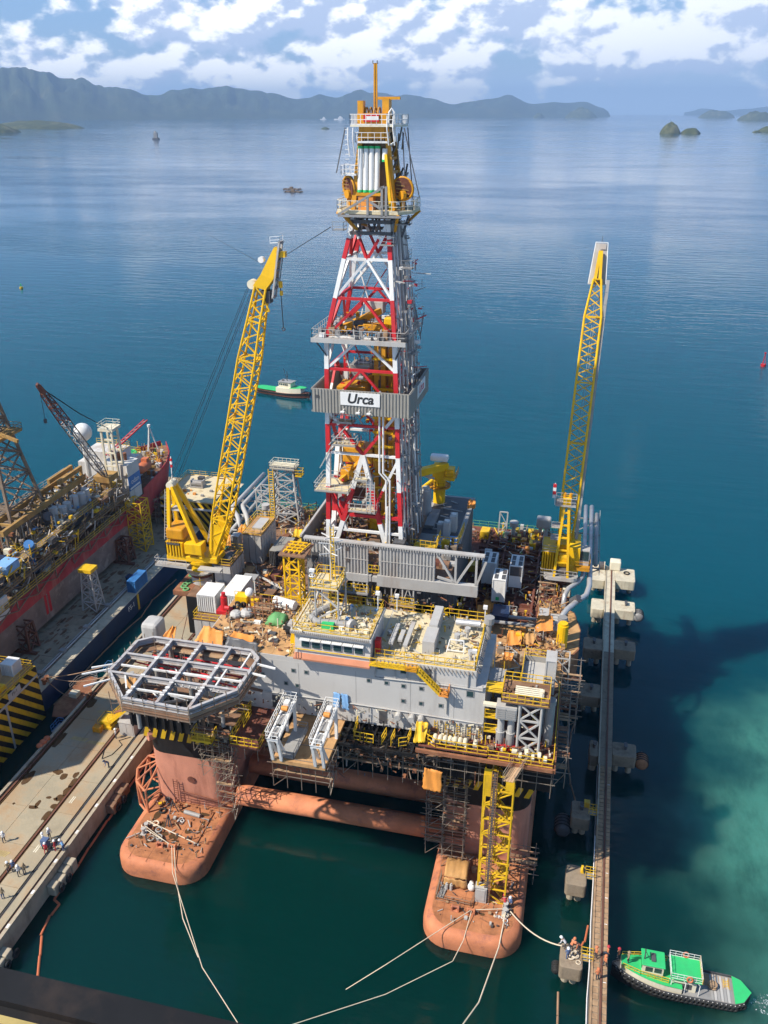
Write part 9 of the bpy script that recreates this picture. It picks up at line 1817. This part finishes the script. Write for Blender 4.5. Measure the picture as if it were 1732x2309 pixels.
P_(-63.0, 88.2, ZQ, 2.4, 'bend', 'cloth_blue', 'cloth_dark', 'person in blue overalls bending over on the quay alone', 'dark_blue')
P_(4.75, 71.7, 4.07, 1.2, 'bend', 'cloth_white', 'cloth_dark', 'person in white bending at the rope on the crowded dolphin')
P_(5.05, 70.4, 4.07, .4, 'stand', 'cloth_blue', 'cloth_blue', 'person in blue with white helmet on the crowded dolphin')
P_(5.4, 71.6, 4.07, -.6, 'bend', 'cloth_orange', 'cloth_dark', 'person in orange hauling rope in the middle of the dolphin', 'cloth_orange')
P_(6.35, 71.8, 4.07, 2.0, 'bend', 'cloth_orange', 'cloth_dark', 'person in orange bending at the footbridge side of the dolphin', 'cloth_orange')
P_(8.2, 71.3, 4.08, -1.2, 'stand', 'cloth_orange', 'cloth_dark', 'person in orange vest on the pier by the railed footbridge', 'cloth_orange')
P_(9.5, 71.7, 4.05, -1.5, 'stand', 'cloth_orange', 'cloth_dark', 'person in orange vest reaching towards the tug from the pier', 'cloth_red')
P_(9.2, 70.4, 4.05, -1.0, 'walk', 'cloth_orange', 'cloth_dark', 'person in orange vest walking along the pier beside the tug', 'cloth_orange')
P_(8.4, 68.5, 4.08, .2, 'stand', 'cloth_orange', 'cloth_dark', 'person in orange vest standing apart on the pier', 'cloth_orange')
P_(12.0, 72.7, 2.55, 1.6, 'stand', 'cloth_tan', 'cloth_dark', 'person in tan on the green foredeck of the tug', 'cloth_tan')
P_(10.9, 72.9, 2.6, 1.6, 'stand', 'cloth_orange', 'cloth_dark', 'person in orange at the very bow of the tug', 'cloth_red')
P_(-2.7, 77.0, 2.62, .3, 'bend', 'cloth_red', 'cloth_dark', 'person in red bending at the pierside pontoon bollard', 'cloth_red'); P_(-2.1, 77.2, 2.62, 2.6, 'stand', 'cloth_blue', 'cloth_dark', 'person in blue at the pierside pontoon bollard')
bw_ = thing('barrow', 'dark blue handling barrow among the people on the quay', 'barrow', (-63.3, 72.2, ZQ)); MB().box(-63.75, -62.85, 71.9, 72.7, ZQ + .5, ZQ + 1.5).build('bin', 'cloth_blue', bw_)
for e in (71.9, 72.7): MB().ring((-63.3, e, ZQ + .32), .26, .07, (0, 1, 0)).build('wheel', 'rubber', bw_, smooth=True)
ubar('handle', 'scaffold_steel', bw_, (-62.85, 72.3, ZQ + 1.3), (-62.3, 72.3, ZQ + 1.5), .07)
# quay odds and ends
rc = thing('safety_ladder', 'blue railed ladder frame on the dock side of the quay', 'ladder', (-75.9, 95.5, 2)); MB().rail([(-76.6, 94.2, 2.4), (-76.6, 96.4, 2.4), (-75.7, 96.4, 2.4)], 1.1, .1, .7).build('railing', 'blue', rc); MB().box(-76.6, -75.6, 94.2, 96.4, 2.2, 2.4).build('step', 'mid_grey', rc)
one('life_raft', 'orange inflated fender bundle over the dock side kerb', 'fender', MB().sphere((-75.6, 91.6, 3.3), .55, 10, 7, .7).sphere((-75.7, 90.8, 3.25), .6, 10, 7, .7).sphere((-75.8, 90.0, 3.2), .55, 10, 7, .7), 'boom_orange', smooth=True)
rc = thing('safety_ladder', 'blue railed ladder frame at the far end of the quay', 'ladder', (-75.9, 110, 2)); MB().rail([(-76.4, 110.2, 3.0), (-76.4, 111.8, 3.0), (-75.6, 111.8, 3.0)], 1.1, .1, .7).build('railing', 'blue', rc); MB().box(-76.4, -75.6, 110.2, 111.8, 2.8, 3.0).build('step', 'mid_grey', rc)
qb = thing('quay_bollard', 'rusty bollard cluster with rope on the barge side of the quay', 'bollard', (-75.0, 103, ZQ))
for e in (0, 1.0): MB().tube((-75.1, 102.6 + e, ZQ), (-75.1, 102.6 + e, ZQ + .6), .25, 10).tube((-75.1, 102.6 + e, ZQ + .6), (-75.1, 102.6 + e, ZQ + .75), .36, 10).build('post', 'rust', qb)
